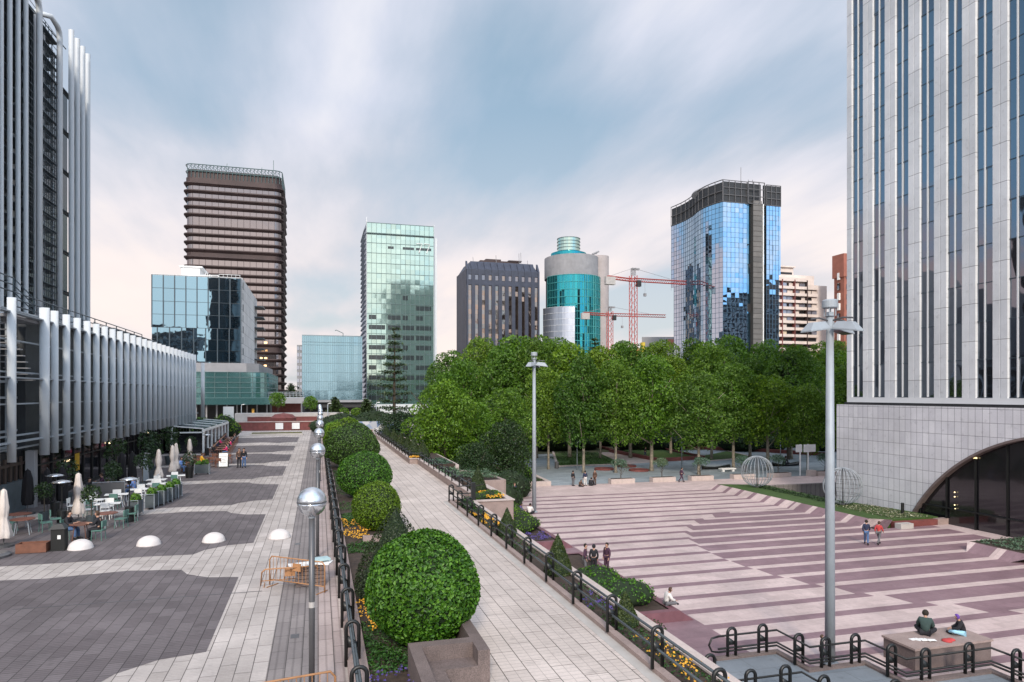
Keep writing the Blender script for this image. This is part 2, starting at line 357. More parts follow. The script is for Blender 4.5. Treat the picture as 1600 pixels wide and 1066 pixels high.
lowplanter(43.4,57.2,'purple granite planter with hedge and pansies near the far tall lamp')
# retaining wall + roadside planter A
t=thing('long_planter','narrow granite kerbed flower bed along the right of the walkway, before the plaza','planter',(8.3,14,0))
m=MB(); m.box(8.86,9.18,-10,44,-8,.03); m.build('retaining_wall',M['granite'],t)
m=MB(); m.box(8.80,9.2,-10,43.9,.03,.09); m.build('coping',M['coping'],t)
m=MB(); m.box(7.62,7.84,-10,41.1,-.3,.13); m.box(7.84,8.8,40.9,41.1,-.3,.13); m.build('kerb',M['granite'],t)
m=MB(); m.box(7.84,8.8,-10,40.9,-.3,.0); m.build('soil',M['soil'],t)
# planter B and terraces
t=thing('walkway_planter','waist high granite planter wall along the far right of the walkway','planter',(9.5,60,0))
m=MB(); m.box(8.98,9.22,41.3,64.1,-8,.45); m.box(8.25,9.22,64.1,64.35,-.3,.45); m.box(8.25,8.5,64.35,109,-8,.45); m.build('wall',M['granite'],t)
m=MB(); m.box(8.95,9.28,41.3,64.0,.45,.5); m.box(8.22,9.28,64.0,64.4,.451,.501); m.box(8.22,8.55,64.4,109,.45,.5); m.build('coping',M['coping'],t)
m=MB(); m.box(8.5,11.7,64.35,109,-8,.38); m.box(9.22,11.7,59.5,64.35,-8,.381); m.build('soil',M['soil'],t)
m=MB(); m.box(11.7,12.0,59.5,109,-8,.3); m.build('outer_wall',M['coping'],t)
t=thing('terrace_planter','upper granite terrace planter with blue green ground cover','planter',(12,55,-.2))
m=MB(); m.prism([(9.23,52),(14.1,52),(13.9,57),(12.1,59.45),(9.23,59.45)],-8,-.32); m.build('bed',M['soil'],t)
kb=MB(); 
for a,b in (((12.4,52),(14.1,52)),((14.1,52),(13.9,57)),((13.9,57),(12.0,59.6))):
    a=Vector(a);b=Vector(b);d=(b-a).normalized();p=Vector((-d.y,d.x))*.17
    kb.prism([tuple(a-p),tuple(b-p),tuple(b+p),tuple(a+p)],-8,-.2-random.uniform(0,.004))
kb.build('wall',M['granite'],t)
t=thing('terrace_planter','lower granite terrace planter with a lone clipped cone and yellow flowers','planter',(11,46,-.5))
m=MB(); m.box(9.2,12.3,44.3,51.8,-8,-.6); m.build('bed',M['soil'],t)
m=MB(); m.box(9.25,12.6,44,44.3,-8,-.55); m.box(12.3,12.6,44.3,51.8,-8,-.551); m.build('wall',M['granite'],t)
m=MB(); m.box(9.22,12.68,43.92,44.36,-.55,-.48); m.box(12.24,12.68,44.36,51.8,-.55,-.481); m.build('coping',M['coping'],t)
# earth slope behind terraces with shrubs
m=MB(); m.prism([(12.7,52.1),(14.3,52.1),(20,73.2),(25,73.2),(26,86),(22,112),(12,112),(12,60)],-8,ZP+.3); struct('shrub_bed',m,M['soil'])
kerbpoly('stone_kerb','pale granite kerb of the shrub bed behind the far tall lamp','kerb',[(17.4,73.3),(25.1,73.3),(25.9,85.9)],.5,-4.2,-3.33,M['coping'])
# left bed under the clipped balls
t=thing('clipped_bush_bed','long planting bed with clipped bushes between the two rails and walkway','planter',(2.4,20,0))
m=MB(); m.box(.68,1.14,-12,126,-.2,.16); m.build('kerb',M['granite'],t)
m=MB(); m.box(1.14,3.5,16.05,126,-.2,.06); m.box(1.14,2.0,-12,16.05,-.2,.061); m.build('soil',M['soil'],t)
m=MB(); m.box(3.5,3.75,17.6,108,-.2,.42); m.build('wall',M['granite_d'],t)
for y in (24.6,30.6,38.5,49): 
    m=MB(); m.box(1.9,3.5,y,y+.35,.02,.3); m.build('cross_kerb',M['granite'],t)
# stone bench in the foreground
t=thing('stone_bench','speckled granite bench block with a recessed seat at the end of the bush bed','bench',(3,15.5,0))
m=MB(); m.box(2.02,3.78,15.72,16.05,-.1,.75); m.box(3.5,3.78,16.05,17.6,-.1,.749); m.box(3.5,3.78,15.15,15.72,-.1,.751); m.build('backrest',M['granite_d'],t)
m=MB(); m.box(2.3,3.5,15.15,15.72,-.1,.4); m.build('seat',M['granite_d'],t)
m=MB(); m.box(2.02,2.30,12.6,15.72,-.1,.752); m.build('armrest',M['granite_d'],t)
m=MB(); m.box(2.30,2.72,12.6,15.15,-.1,.43); m.build('side_seat',M['granite_d'],t)
# landing slabs at the foot of the stairs
m=MB(); m.prism([(14.6,23.1),(17.5,23.1),(17.5,21.3),(20,21.3),(20,19.4),(23.9,19.4),(23.9,17.5),(29,17.5),(29,5),(13,5),(13,21.2)],-3.9,-3.7); struct('stair_landing',m,M['landing'])
# stone block seat
t=thing('stone_platform','big pale stone platform on which two figures sit behind the fence','platform',(23.5,21.3,ZP))
m=MB(); m.box(21.6,25.3,20.55,22.05,ZP-.05,-3.08); m.build('block',M['granite_d'],t)
m=MB(); m.box(21.55,25.35,20.5,22.1,-3.08,-3.0); m.build('top',M['granite'],t)
# walls beside the tower entrance
t=thing('entrance_wall','low stone wall in front of the dark arch of the white tower','wall',(48,43.2,ZP))
m=MB(); m.prism([(43.2,42.97),(47.4,42.97),(47.4,43.4),(43.2,43.4)],-4,-3.42); m.build('red_section',M['redwall'],t)
m=MB(); m.prism([(47.4,42.96),(55,42.96),(57.6,45.3),(57.2,45.8),(54.8,43.42),(47.4,43.42)],-4,-3.38); m.build('grey_section',M['granite'],t)
m=MB(); m.box(43.1,44.3,42.3,42.9,-4,-3.45); tag(m.build('seat_block',M['concrete']),'short stone seat block against the red wall near the tower','seat')
# stone edging between plaza and park: low kerb boxes are added with the planter boxes
# far end of the left plaza: grass strip and red brick terraces
t=thing('low_grass_bed','long low bed of rough grass across the far end of the cafe plaza','planter',(-6.2,114.5,0))
m=MB(); m.box(-10.2,-2.3,113.6,115.4,-.1,.3); m.build('kerb',M['concrete'],t)
m=MB(); m.box(-10.0,-2.5,113.8,115.2,.2,.42); m.build('grass',pm('dry_grass',(.10,.10,.03),.9,0,.5,3,.5),t)
t=thing('brick_terrace','front dark red brick terrace wall with two pale panels','wall',(-7,128.6,0))
m=MB(); m.box(-14,-.6,128.4,129.2,-.1,1.5); m.build('wall',M['redwall'],t)
m=MB(); m.box(-14.1,-.5,128.3,129.3,1.5,1.62); m.build('coping',M['path'],t)
for x in (-7.3,-4.5): 
    m=MB(); m.box(x,x+1.3,128.2,128.38,.25,1.35); m.build('pale_panel',M['white'],t)
t=thing('brick_terrace','rear dark red brick terrace wall in front of the glass podium','wall',(-7,140,0))
m=MB(); m.box(-13,.3,139,140,-.1,2.1); m.build('wall',M['redwall'],t)
m=MB(); m.box(-13.1,.4,138.9,140.1,2.1,2.25); m.build('coping',M['path'],t)
m=MB(); m.lathe([(2.2,0),(2.3,.6),(1.6,1.2),(0,1.5)],(-6.2,134,1.5),20); m.build('dome',M['redwall'],t)
m=MB(); m.box(-16,5,146,150,-.1,2.6); tag(m.build('retaining_wall',M['concrete']),'pale concrete wall below the podium entrance','wall')
rng=np.random.default_rng(11)
def leafmesh(name,P,N,size,tilt=.6,aspect=.62,fold=.18,shape='leaf'):
    n=len(P); N=N+rng.normal(0,tilt,(n,3)); N/=np.linalg.norm(N,axis=1)[:,None]
    A=rng.normal(0,1,(n,3)); A-=N*(A*N).sum(1)[:,None]; A/=np.linalg.norm(A,axis=1)[:,None]; B=np.cross(N,A)
    s=(size*rng.uniform(.65,1.3,n))[:,None]
    if shape=='leaf':
        a=[(-.5,0,0),(-.12,.5*aspect/.62*.62,fold),(.55,0,-.05),(-.12,-.5*aspect,fold)]
    V=np.stack([P+A*s*x+B*s*y+N*s*z for x,y,z in a],1).reshape(-1,3)
    me=bpy.data.meshes.new(name); k=4
    me.vertices.add(n*4); me.vertices.foreach_set('co',V.astype(np.float32).ravel())
    me.loops.add(n*6); me.polygons.add(n*2)
    base=(np.arange(n)*4)[:,None]
    idx=(base+np.array([0,1,2,0,2,3])).ravel().astype(np.int32)
    me.loops.foreach_set('vertex_index',idx)
    me.polygons.foreach_set('loop_start',(np.arange(n*2)*3).astype(np.int32))
    try: me.polygons.foreach_set('loop_total',np.full(n*2,3,dtype=np.int32))
    except Exception: pass
    me.update(calc_edges=True); me.validate()
    return me
def blob_points(blobs,dens,lo=.78,hi=1.05,low_cut=-.5):
    Ps=[];Ns=[]
    for (cx,cy,cz,rx,ry,rz) in blobs:
        n=int(dens*(rx*ry+ry*rz+rx*rz)/3*4*PI)
        d=rng.normal(0,1,(n,3)); d/=np.linalg.norm(d,axis=1)[:,None]; d=d[d[:,2]>low_cut+rng.normal(0,.2,len(d))]
        r=rng.uniform(lo,hi,len(d))[:,None]
        Ps.append(np.array([cx,cy,cz])+d*r*np.array([rx,ry,rz])); Ns.append(d)
    return np.concatenate(Ps),np.concatenate(Ns)
def crown_blobs(cx,cy,z0,z1,rad,nb,br,topw=.75,lean=0):
    """blobs spread through an egg-shaped crown"""
    out=[]; H=z1-z0
    for i in range(nb):
        t=(i+.5)/nb; z=z0+H*(.04+.9*t)
        prof=math.sin(PI*min(1,max(0,.16+.80*t)))**.6 if t<.5 else math.sin(PI*(.16+.80*t))**.75
        a=i*2.4+random.uniform(-.4,.4); rr=rad*prof*random.uniform(.45,.98)
        b=br*random.uniform(.7,1.25)*(.7+.5*prof)
        out.append((cx+math.cos(a)*rr*.82,cy+math.sin(a)*rr*.82,min(z,z1-b*.8),b,b,b*.85))
    out.append((cx,cy,z0+H*.55,rad*.62,rad*.62,H*.36))
    return out
M['leaf_plane']=leafmat('plane_leaves',(.06,.14,.014),(.13,.265,.023),(.25,.42,.05),.45)
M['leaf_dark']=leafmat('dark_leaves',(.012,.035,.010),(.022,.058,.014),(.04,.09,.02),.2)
M['leaf_bright']=leafmat('bright_leaves',(.05,.13,.008),(.12,.26,.014),(.21,.38,.03),.38)
M['leaf_ball']=leafmat('clipped_leaves',(.025,.095,.006),(.08,.22,.013),(.19,.40,.035),.3)
M['leaf_lime']=leafmat('lime_clipped_leaves',(.06,.12,.004),(.13,.24,.008),(.21,.34,.015),.3)
M['leaf_cone']=leafmat('yew_leaves',(.018,.04,.005),(.035,.065,.008),(.06,.095,.013),.15)
M['leaf_conifer']=leafmat('conifer_needles',(.03,.06,.02),(.045,.085,.03),(.07,.12,.04),.15)
M['leaf_bluish']=leafmat('juniper_leaves',(.06,.12,.075),(.09,.17,.11),(.14,.23,.16),.15)
M['leaf_ivy']=leafmat('ground_cover_leaves',(.015,.06,.008),(.03,.10,.012),(.06,.16,.02),.2)
M['leaf_plane2']=leafmat('deep_plane_leaves',(.045,.115,.014),(.09,.20,.02),(.18,.32,.04),.42)
M['leaf_deep']=leafmat('deep_yew_leaves',(.010,.022,.004),(.02,.04,.007),(.04,.07,.01),.1)
M['leaf_mound']=leafmat('olive_clipped_leaves',(.03,.06,.008),(.05,.11,.01),(.12,.25,.025),.2)
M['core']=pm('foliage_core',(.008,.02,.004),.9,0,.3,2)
def limbs(mb,base,h,r,z0,z1,rad,n):
    bx,by,bz=base; lean=(random.uniform(-.3,.3),random.uniform(-.3,.3))
    pts=[(bx+lean[0]*t*t,by+lean[1]*t*t,bz+h*t) for t in (0,.05,.25,.5,.75,.95)]
    mb.tube(pts,[r*1.5,r*1.05,r*.9,r*.7,r*.45,r*.2],8)
    for i in range(n):
        t=.28+.5*i/n; a=i*2.4+random.random(); L=rad*random.uniform(.5,.85)
        p0=Vector((bx+lean[0]*t*t,by+lean[1]*t*t,bz+h*t)); p2=p0+Vector((math.cos(a)*L,math.sin(a)*L,L*random.uniform(.7,1.1))); p1=(p0+p2)/2+Vector((0,0,-.12*L))
        mb.tube([p0,p1,p2],[r*.42,r*.28,r*.1],5)
def make_tree(name,label,cat,H,rad,z0,nb,br,leaf,lsize,dens,trunk_r=.2,bark='bark',group=None,multi=1,inner=True):
    t=thing(name,label,cat,(0,0,0),group)
    mb=MB()
    for k in range(multi):
        dx=0 if multi==1 else random.uniform(-.4,.4); limbs(mb,(dx,dx*.7,-.1),H*.86,trunk_r,z0,H,rad,7)
    mb.build('trunk',M[bark],t,smooth=True)
    bl=crown_blobs(0,0,z0,H,rad,nb,br)
    P,N=blob_points(bl[:-1],dens)
    if inner:
        P2,N2=blob_points([bl[-1]],dens*.35,.5,1.0,-1); P=np.concatenate([P,P2]); N=np.concatenate([N,N2])
    me=leafmesh('crown',P,N,lsize,.75); link('crown',me,M[leaf],t)
    return t
def clipped(name,label,pts_fn,leaf,lsize,n,core_fn,loc,group,stem=True):
    t=thing(name,label,'bush',loc,group)
    P,N=pts_fn(n); me=leafmesh('foliage',P,N,lsize,.55); link('foliage',me,M[leaf],t)
    mb=MB(); core_fn(mb)
    me=bpy.data.meshes.new('dark_inner_core'); me.from_pydata(mb.v,[],mb.f); me.update(); link('dark_inner_core',me,M['core'],t,True)  # solid near-black core added inside the leaf shell, no modelled branches
    return t
def ball_bush(label,loc,r,leaf,lsize,n,sz=.95,lump=.03):
    def pf(n):
        d=rng.normal(0,1,(n,3)); d/=np.linalg.norm(d,axis=1)[:,None]
        w=1+lump*np.sin(d[:,0]*5+1)*np.cos(d[:,1]*4)+lump*.8*np.sin(d[:,2]*6+d[:,0]*3)
        rr=r*w*rng.uniform(.93,1.03,n); P=d*rr[:,None]*np.array([1,1,sz]); P[:,2]+=r*sz*.93+.1
        m=P[:,2]>0.02; return P[m],d[m]
    def cf(mb): mb.ball((0,0,r*sz*.93+.1),r*.93,20,sz)
    return clipped('clipped_ball_bush',label,pf,leaf,lsize,n,cf,loc,'clipped ball bushes beside the walkway')
def cone_bush(label,loc,r,h,n=2600,lsize=.07,leaf='leaf_cone',group='clipped cone bushes along the walkway'):
    def pf(n):
        t=1-np.sqrt(rng.uniform(0,1,n)); t=np.clip(t,0,.985); a=rng.uniform(0,2*PI,n)
        prof=r*(1-t**(1.25 if r<1.2 else 1.9))*(1-.25*np.exp(-t*14)); rr=prof*rng.uniform(.92,1.04,n)
        P=np.stack([np.cos(a)*rr,np.sin(a)*rr,t*h],1); N=np.stack([np.cos(a),np.sin(a),np.full(n,.45)],1); return P,N
    def cf(mb): mb.lathe([(r*.72,0),(r*.93,h*.12),(r*.72,h*.32),(r*.5,h*.52),(r*.27,h*.74),(r*.1,h*.9),(.0,h*.97)],(0,0,0),16)
    return clipped('clipped_cone_bush',label,pf,leaf,lsize,n,cf,loc,group)
# ---- clipped bushes on the left bed
ball_bush('huge round clipped bush with glossy ivy like leaves, closest to the viewer',(2.68,18.0,.04),1.45,'leaf_ball',.105,17500,1.0,.025)
cone_bush('tall dark clipped cone partly hidden behind the closest big ball bush',(2.4,22.2,.05),1.32,2.95,9000,.065,'leaf_deep')
ball_bush('yellowish lime green clipped ball behind the dark tall cone',(2.7,33.3,.05),1.14,'leaf_lime',.085,8000,1.0,.02)
ball_bush('mid green clipped ball just behind the lime green one',(2.83,43.9,.05),1.68,'leaf_ball',.11,9000,.86,.02)
ball_bush('broad dark green clipped mound further down the bush bed',(2.9,61.8,.05),2.35,'leaf_mound',.15,9500,.84,.06)
ball_bush('large lumpy dark green mound second from the far end of the bush bed',(2.9,76,.05),2.25,'leaf_bright',.19,6000,.86,.06)
ball_bush('smallest green mound at the far end of the bush bed',(2.4,93,.05),1.7,'leaf_ball',.2,2500,.9,.06)
# ---- cones, right planters
cn='clipped cone bush, %s'
cone_bush(cn%'nearest to the viewer, beside the black rail above the purple planter',(8.45,17.9,-.05),.42,1.0,2600,.055)
cone_bush(cn%'broad one by the rail, left of three standing dark figures',(8.45,23.6,-.03),.56,1.52,3600,.06)
cone_bush(cn%'third by the black rail, in the narrow bed with pansies',(8.45,30.6,-.03),.52,1.35,2600,.06)
cone_bush(cn%'alone on the lower terrace among yellow flowers',(11.2,48.6,-.6),.72,1.95,3000,.07)
for x,y,l in ((9.7,65.6,'right behind the corner of the waist high planter wall'),(9.4,69.8,'second along the waist high planter wall'),(9.3,74.3,'third along the waist high planter wall, very dark'),(9.3,80,'fourth along the waist high planter wall'),(9.3,88,'fifth along the waist high planter wall'),(9.3,98,'last one at the end of the waist high planter wall')):
    cone_bush(cn%l,(x,y,.38),.78,1.75,1500,.1)
# ---- hedges (low clipped masses), made of lumpy boxes of leaves
def hedge(name,label,poly_blobs,leaf,lsize,dens,group=None,cat='hedge'):
    t=thing(name,label,cat,(poly_blobs[0][0],poly_blobs[0][1],poly_blobs[0][2]-poly_blobs[0][5]),group)
    w=wloc(t); P,N=blob_points(poly_blobs,dens,.9,1.04,-.25); P=P-np.array(w[:])
    link('foliage',leafmesh('foliage',P,N,lsize,.6),M[leaf],t)
    mb=MB()
    for b in poly_blobs: mb.lathe([(b[3]*.93*math.sin(PI*i/8),-b[5]*.93*math.cos(PI*i/8)) for i in range(9)],(b[0]-w.x,b[1]-w.y,b[2]-w.z),12,1,b[4]/b[3])
    me=bpy.data.meshes.new('dark_inner_core'); me.from_pydata(mb.v,[],mb.f); me.update(); link('dark_inner_core',me,M['core'],t,True)  # dark solid lumps added to fill the hedge behind its leaves
    return t
def rowblobs(x0,x1,y0,y1,z,r,h,n):
    return [(random.uniform(x0,x1),random.uniform(y0,y1),z+h*random.uniform(.35,.5),r*random.uniform(.8,1.2),r*random.uniform(.8,1.2),h*random.uniform(.5,.62)) for _ in range(n)]
hedge('low_hedge','bright green cushion hedge filling the nearer purple granite planter',rowblobs(12.2,14.9,29.6,34,-3.4,1.0,1.0,15),'leaf_ball',.13,42)
hedge('low_hedge','bright green cushion hedge filling the farther purple granite planter',rowblobs(12.2,15.0,46.5,55.5,-3.4,1.1,1.05,22),'leaf_bright',.15,34)
hedge('shrub','leafy shrub hanging over the granite wall at the near end of the narrow bed',[(9.6,18.5,-1.5,.7,1.6,1.3),(9.6,22,-1.5,.6,2.4,1.15)],'leaf_cone',.1,60,cat='shrub')
hedge('green_shrub','small green shrub beside the cone on the lower terrace',[(11.6,46.2,-.5,.85,1.0,.35),(10.6,45.6,-.5,.7,.6,.3)],'leaf_bright',.12,60,cat='shrub')
hedge('green_shrub','dense green bush in the narrow bed by the end of the black rail',[(8.4,39,.05,.35,1.3,.5),(8.35,36,.05,.35,1.0,.35)],'leaf_ivy',.1,70,cat='shrub')
# ---- ground covers and flower patches (uncountable)
def cover(name,label,rects,z,leaf,lsize,dens,h=.12,mat2=None):
    Ps=[]
    for x0,x1,y0,y1 in rects:
        n=int((x1-x0)*(y1-y0)*dens); p=np.stack([rng.uniform(x0,x1,n),rng.uniform(y0,y1,n),np.zeros(n)],1)
        p[:,2]=z+h*rng.uniform(.1,1,n)*(.6+.4*np.sin(p[:,0]*4+p[:,1]*2.3)); Ps.append(p)
    P=np.concatenate(Ps); N=np.tile(np.array([0,0,1.]),(len(P),1))
    o=link(name,leafmesh(name,P,N,lsize,.55),M[leaf] if isinstance(leaf,str) else leaf); return tag(o,label,'ground cover',None,'stuff')
cover('ground_cover','ivy like ground cover on the bush bed',[(1.16,3.45,16.1,19.8),(1.2,3.4,28.6,30.4),(1.2,3.4,34.5,38.2)],.04,'leaf_ivy',.09,420,.16)
cover('ground_cover','thin green plants between the bushes',[(1.16,2.0,22.3,24.5),(1.2,2.2,39,42),(1.2,3.3,45.5,60)],.04,'leaf_ivy',.08,130,.16)
cover('ground_cover','blue green juniper mat on the upper terrace',[(9.3,11.6,53,64),(11.6,13.8,52.3,56.5)],-.05,'leaf_bluish',.14,150,.3)
cover('ground_cover','blue green juniper mat behind the far planter wall',[(9.3,11.5,59.6,64)],.36,'leaf_bluish',.14,120,.2)
cover('ground_cover','low greenery in the narrow bed behind the rail',[(7.9,8.75,8,22),(7.9,8.75,26,40.5)],.0,'leaf_ivy',.08,110,.2)
cover('ground_cover','pale flowering ground cover below the white tower',[(43.6,47.2,43.7,50)],-3.3,leafmat('pale_flowers',(.03,.06,.01),(.14,.16,.06),(.65,.62,.5),.1),.12,70,.14)
cover('ground_cover','low clipped box strip on the tower lawn',[(44.3,45.6,50.5,62.5)],-3.3,'leaf_dark',.14,90,.35)
cover('ground_cover','pale plants on the planted terrace at the right edge',[(42.3,49,31.4,35.4)],-3.3,'leaf_bluish',.14,90,.2)
cover('ground_cover','dark plants in the shrub bed',[(20.4,25,74,84)],-3.5,'leaf_ivy',.2,20,.3)
cover('grass_blades','short grass of the front park lawn',[(34,43,92.4,97),(36,44,97,106),(40,46,106,120)],ZP+.05,leafmat('grass_leaves',(.03,.08,.008),(.05,.12,.012),(.08,.16,.02),.2),.22,14,.1)
def petalmat(n,c): return pm(n,c,.6,0,.25,9)
def flowers(label,rects,z,c,dens,size=.05,clumps=None):
    Ps=[]
    for x0,x1,y0,y1 in rects:
        nc=int((x1-x0)*(y1-y0)*dens/6)+1
        cx=rng.uniform(x0,x1,nc); cy=rng.uniform(y0,y1,nc)
        for a,b in zip(cx,cy):
            k=rng.integers(3,10); Ps.append(np.stack([a+rng.normal(0,.09,k),b+rng.normal(0,.09,k),z+rng.uniform(.12,.24,k)],1))
    P=np.concatenate(Ps); N=np.tile(np.array([0,-.35,.9]),(len(P),1))
    o=link('flower_patch',leafmesh('flower_patch',P,N,size,.35,1.1),M[c]); tag(o,label,'flowers',None,'stuff')
M['yellow']=petalmat('yellow_petals',(.62,.31,.015)); M['violet']=petalmat('violet_petals',(.055,.035,.17))
flowers('patches of yellow pansies in the bush bed beside the closest ball bush',[(1.2,1.7,18.9,21.6)],.05,'yellow',80,.06)
flowers('yellow pansies next to the lime green ball',[(1.2,2.1,31.0,35.5)],.05,'yellow',60,.07)
flowers('violet pansies in front of the closest ball bush',[(1.2,2.0,13.6,16.0)],.06,'violet',55,.06)
flowers('violet pansies in the second purple planter and narrow bed',[(7.95,8.7,19,21)],-.02,'violet',40,.08)
flowers('violet pansies in the farther purple planter',[(13.9,15.5,43.8,46.0)],-3.4,'violet',60,.09)
flowers('yellow pansies in the narrow bed behind the near rail',[(7.95,8.75,11.5,16.6)],.02,'yellow',60,.055)
flowers('yellow pansies in the narrow bed beyond the third cone',[(7.9,8.7,31.5,36.5)],.03,'yellow',60,.09)
flowers('yellow pansies on the lower terrace',[(11.0,12.2,44.4,47.5)],-.55,'yellow',60,.1)
flowers('block of yellow flowers at the corner of the waist high planter wall',[(8.4,9.2,64.5,65.6)],.42,'yellow',160,.12)
cover('wilted_leaves','sparse wilted leaves on bare soil in front of the closest ball bush',[(1.2,1.98,12.5,15.0)],.05,leafmat('wilted',(.10,.08,.03),(.16,.13,.06),(.06,.09,.02),.1),.07,260,.14)
# ---- trees: five crowns of park plane trees, copied
def cat_tree(*a,**k): return make_tree(*a,**k)
protos=[]
spec=[(16.5,5.0,3.8,30,1.65),(15,4.4,3.4,26,1.55),(18,5.2,4.4,34,1.75),(14,4.6,3.2,24,1.6)]
for i,(H,rad,z0,nb,br) in enumerate(spec):
    t=make_tree('plane_tree','x','tree',H,rad,z0,nb,br,('leaf_plane','leaf_plane2','leaf_plane','leaf_bright')[i],.36,13.5,.2 if i<2 else .24,'bark','leafy trees of the park')
    protos.append(spawner(t))
used=[(a[0]) for a in spec]
f=1067.;yaw=math.atan2(303,1067);cs,sn=math.cos(yaw),math.sin(yaw)
def ray(px,d):
    t=(px-800)/f; return (t*d*cs+d*sn, d*cs-t*d*sn)
def top(py,d): return 6.6-(py-615)*d/f
rows=[ # (distance, list of (px, top py), z ground, words)
 (92,[(857,572),(912,566),(962,560),(1018,556),(1092,572),(1146,563),(1200,578),(1262,590),(1322,560)],'in the front row of the park'),
 (112,[(722,566),(784,548),(838,534),(890,540),(938,552),(985,542),(1048,548),(1112,538),(1172,540),(1236,548),(1300,545)],'in the second row of the park'),
 (140,[(700,540),(752,530),(808,533),(866,522),(925,540),(975,536),(1030,540),(1088,527),(1142,530),(1196,528),(1250,534),(1306,538),(1350,540)],'in the tall back row of the park')]
ords=['first','second','third','fourth','fifth','sixth','seventh','eighth','ninth','tenth','eleventh','twelfth','thirteenth']
k=0
for d0,lst,words in rows:
    for i,(px,py) in enumerate(lst):
        d=d0+random.uniform(-4,4); x,y=ray(px,d); want=top(py,d)-ZP+random.uniform(-1.6,1.2)
        j=(k+(k//4))%4; k+=1
        s=want/used[j]
        side='from the left' if i<=len(lst)//2 else 'from the right'; o=ords[i] if i<=len(lst)//2 else ords[len(lst)-1-i]
        protos[j]((x,y,ZP),random.uniform(0,6.28),'green plane tree, %s %s %s'%(o,side,words),(s*random.uniform(.88,1.15),s*random.uniform(.88,1.15),s))
# nearer trees between walkway and park
bt=make_tree('broadleaf_tree','bushy bright green broadleaf tree standing right of the walkway cones','tree',12.0,4.5,2.0,40,1.15,'leaf_bright',.27,24,.2,'barkd'); place(bt,(13.3,73.5,ZP),1.0)
bt2=make_tree('broadleaf_tree','smaller bright green tree leaning over the right side of the first bright tree','tree',9.4,3.1,1.8,24,.95,'leaf_bright',.26,24,.16,'barkd'); place(bt2,(17.6,77,ZP),2.0)
mt=make_tree('broadleaf_tree','mid green tree behind the far tall lamp, left of the park lawn','tree',11.3,3.8,1.4,32,1.15,'leaf_plane',.28,20,.2,'bark'); place(mt,(22.4,82,ZP),.4)
dk=make_tree('dark_tree','x','tree',9.0,3.6,1.0,24,1.3,'leaf_dark',.26,20,.2,'barkd','dark evergreen trees in the shrub bed'); sp=spawner(dk)
for x,y,s,l in ((15.4,68.5,.62,'low dark evergreen tree above the blue green juniper terrace'),(19.8,72,.85,'dark evergreen tree directly left of the short park lamp'),(15.2,84,1.05,'dark evergreen tree behind the bright green tree'),(25,92,1.15,'dark evergreen tree behind the mid green tree and tall lamp'),(11.8,104,.9,'dark evergreen tree at the far end of the walkway planter wall')):
    sp((x,y,ZP),x*1.7,l,s)
# shrubs under the trees
sh=[(14.2,61.5,1.5,'low dark shrub beside the terrace wall'),(16.6,60.5,1.2,'lowest dark shrub closest to the plaza'),(18.5,66,1.6,'round dark shrub in the middle of the shrub bed'),(14.5,68,1.9,'tall dark shrub right behind the juniper terrace'),(21,76,1.3,'light green shrub at the foot of the short park lamp'),(23.2,78.5,1.2,'light green shrub near the stone kerb')]
for i,(x,y,r,l) in enumerate(sh):
    hedge('shrub',l,[(x,y,ZP+r*.8,r*1.1,r*1.1,r),(x+r*.7,y+.4,ZP+r*.6,r*.8,r*.8,r*.8),(x-r*.6,y+.6,ZP+r*.7,r*.8,r*.8,r*.9)],'leaf_dark' if i<4 else 'leaf_bright',.26,16,'shrubs under the trees','shrub')
for i,px in enumerate((868,905,950,1005,1058,1125,1165,1215,1260,1300)):  # dark leaf masses added to darken the trunk zone below the crowns
    d=126+9*(i%3); x,y=ray(px,d)
    hedge('shrub','dark undergrowth shrub added to deepen shade under the park trees, %s from the left'%ords[i],[(x,y,ZP+1.6,6,5,2.6),(x+5,y,ZP+1.4,4,4,2.0)],'leaf_dark',.6,2.2,'added undergrowth shrubs of the park','shrub')
# conifers
def conifer(label,loc,H,rad,n=16,leaf='leaf_conifer',name='conifer',gap=.25):
    t=thing(name,label,'tree',loc); mb=MB(); mb.tube([(0,0,-.1),(0,0,H*.5),(.1,0,H)],[H*.016,H*.011,.03],7)
    Ps=[];Ns=[]
    for i in range(n):
        tt=i/(n-1); z=H*(gap+(1-gap)*tt); L=rad*(1-tt)**.8*random.uniform(.75,1.1)+.35
        for k in range(5 if tt<.9 else 3):
            a=k*2*PI/5+i*1.3+random.uniform(-.3,.3); l=L*random.uniform(.7,1.1)
            e=Vector((math.cos(a)*l,math.sin(a)*l,z+l*.12)); mb.tube([(0,0,z-.1),tuple(e)],[.05,.015],4)
            q=int(42*l/rad)+16; s=np.sqrt(rng.uniform(.12,1.05,q)); P=np.stack([e.x*s,e.y*s,z+l*.12*s],1)+rng.normal(0,1,(q,3))*np.array([.32,.32,.14])*(rad/3.2); Ps.append(P); Ns.append(np.tile([0,0,1.],(q,1)))
    me=bpy.data.meshes.new('trunk'); me.from_pydata(mb.v,[],mb.f); me.update(); link('trunk',me,M['barkd'],t)
    link('crown',leafmesh('crown',np.concatenate(Ps),np.concatenate(Ns),.42,.5),M[leaf],t); return t
x,y=ray(616,112); conifer('tall open dark conifer in front of the green glass tower',(x,y,ZP),21.0,3.6,15,gap=.2)
x,y=ray(929,128); conifer('thin dark spruce tip rising among the plane trees below the teal tower',(x,y,ZP),20.5,2.4,20,name='spruce_tree')
x,y=ray(1232,108); conifer('dark conifer standing among the park trees left of the near tall lamp',(x,y,ZP),16.5,3.4,20)
x,y=ray(524,150); conifer('brownish conifer beyond the far end of the lamp row',(x,y,0),5.6,2.0,12,name='small_conifer')
x,y=ray(573,150); conifer('brownish conifer in front of the foot of the green glass tower',(x,y,0),5.2,2.0,12,name='small_conifer')
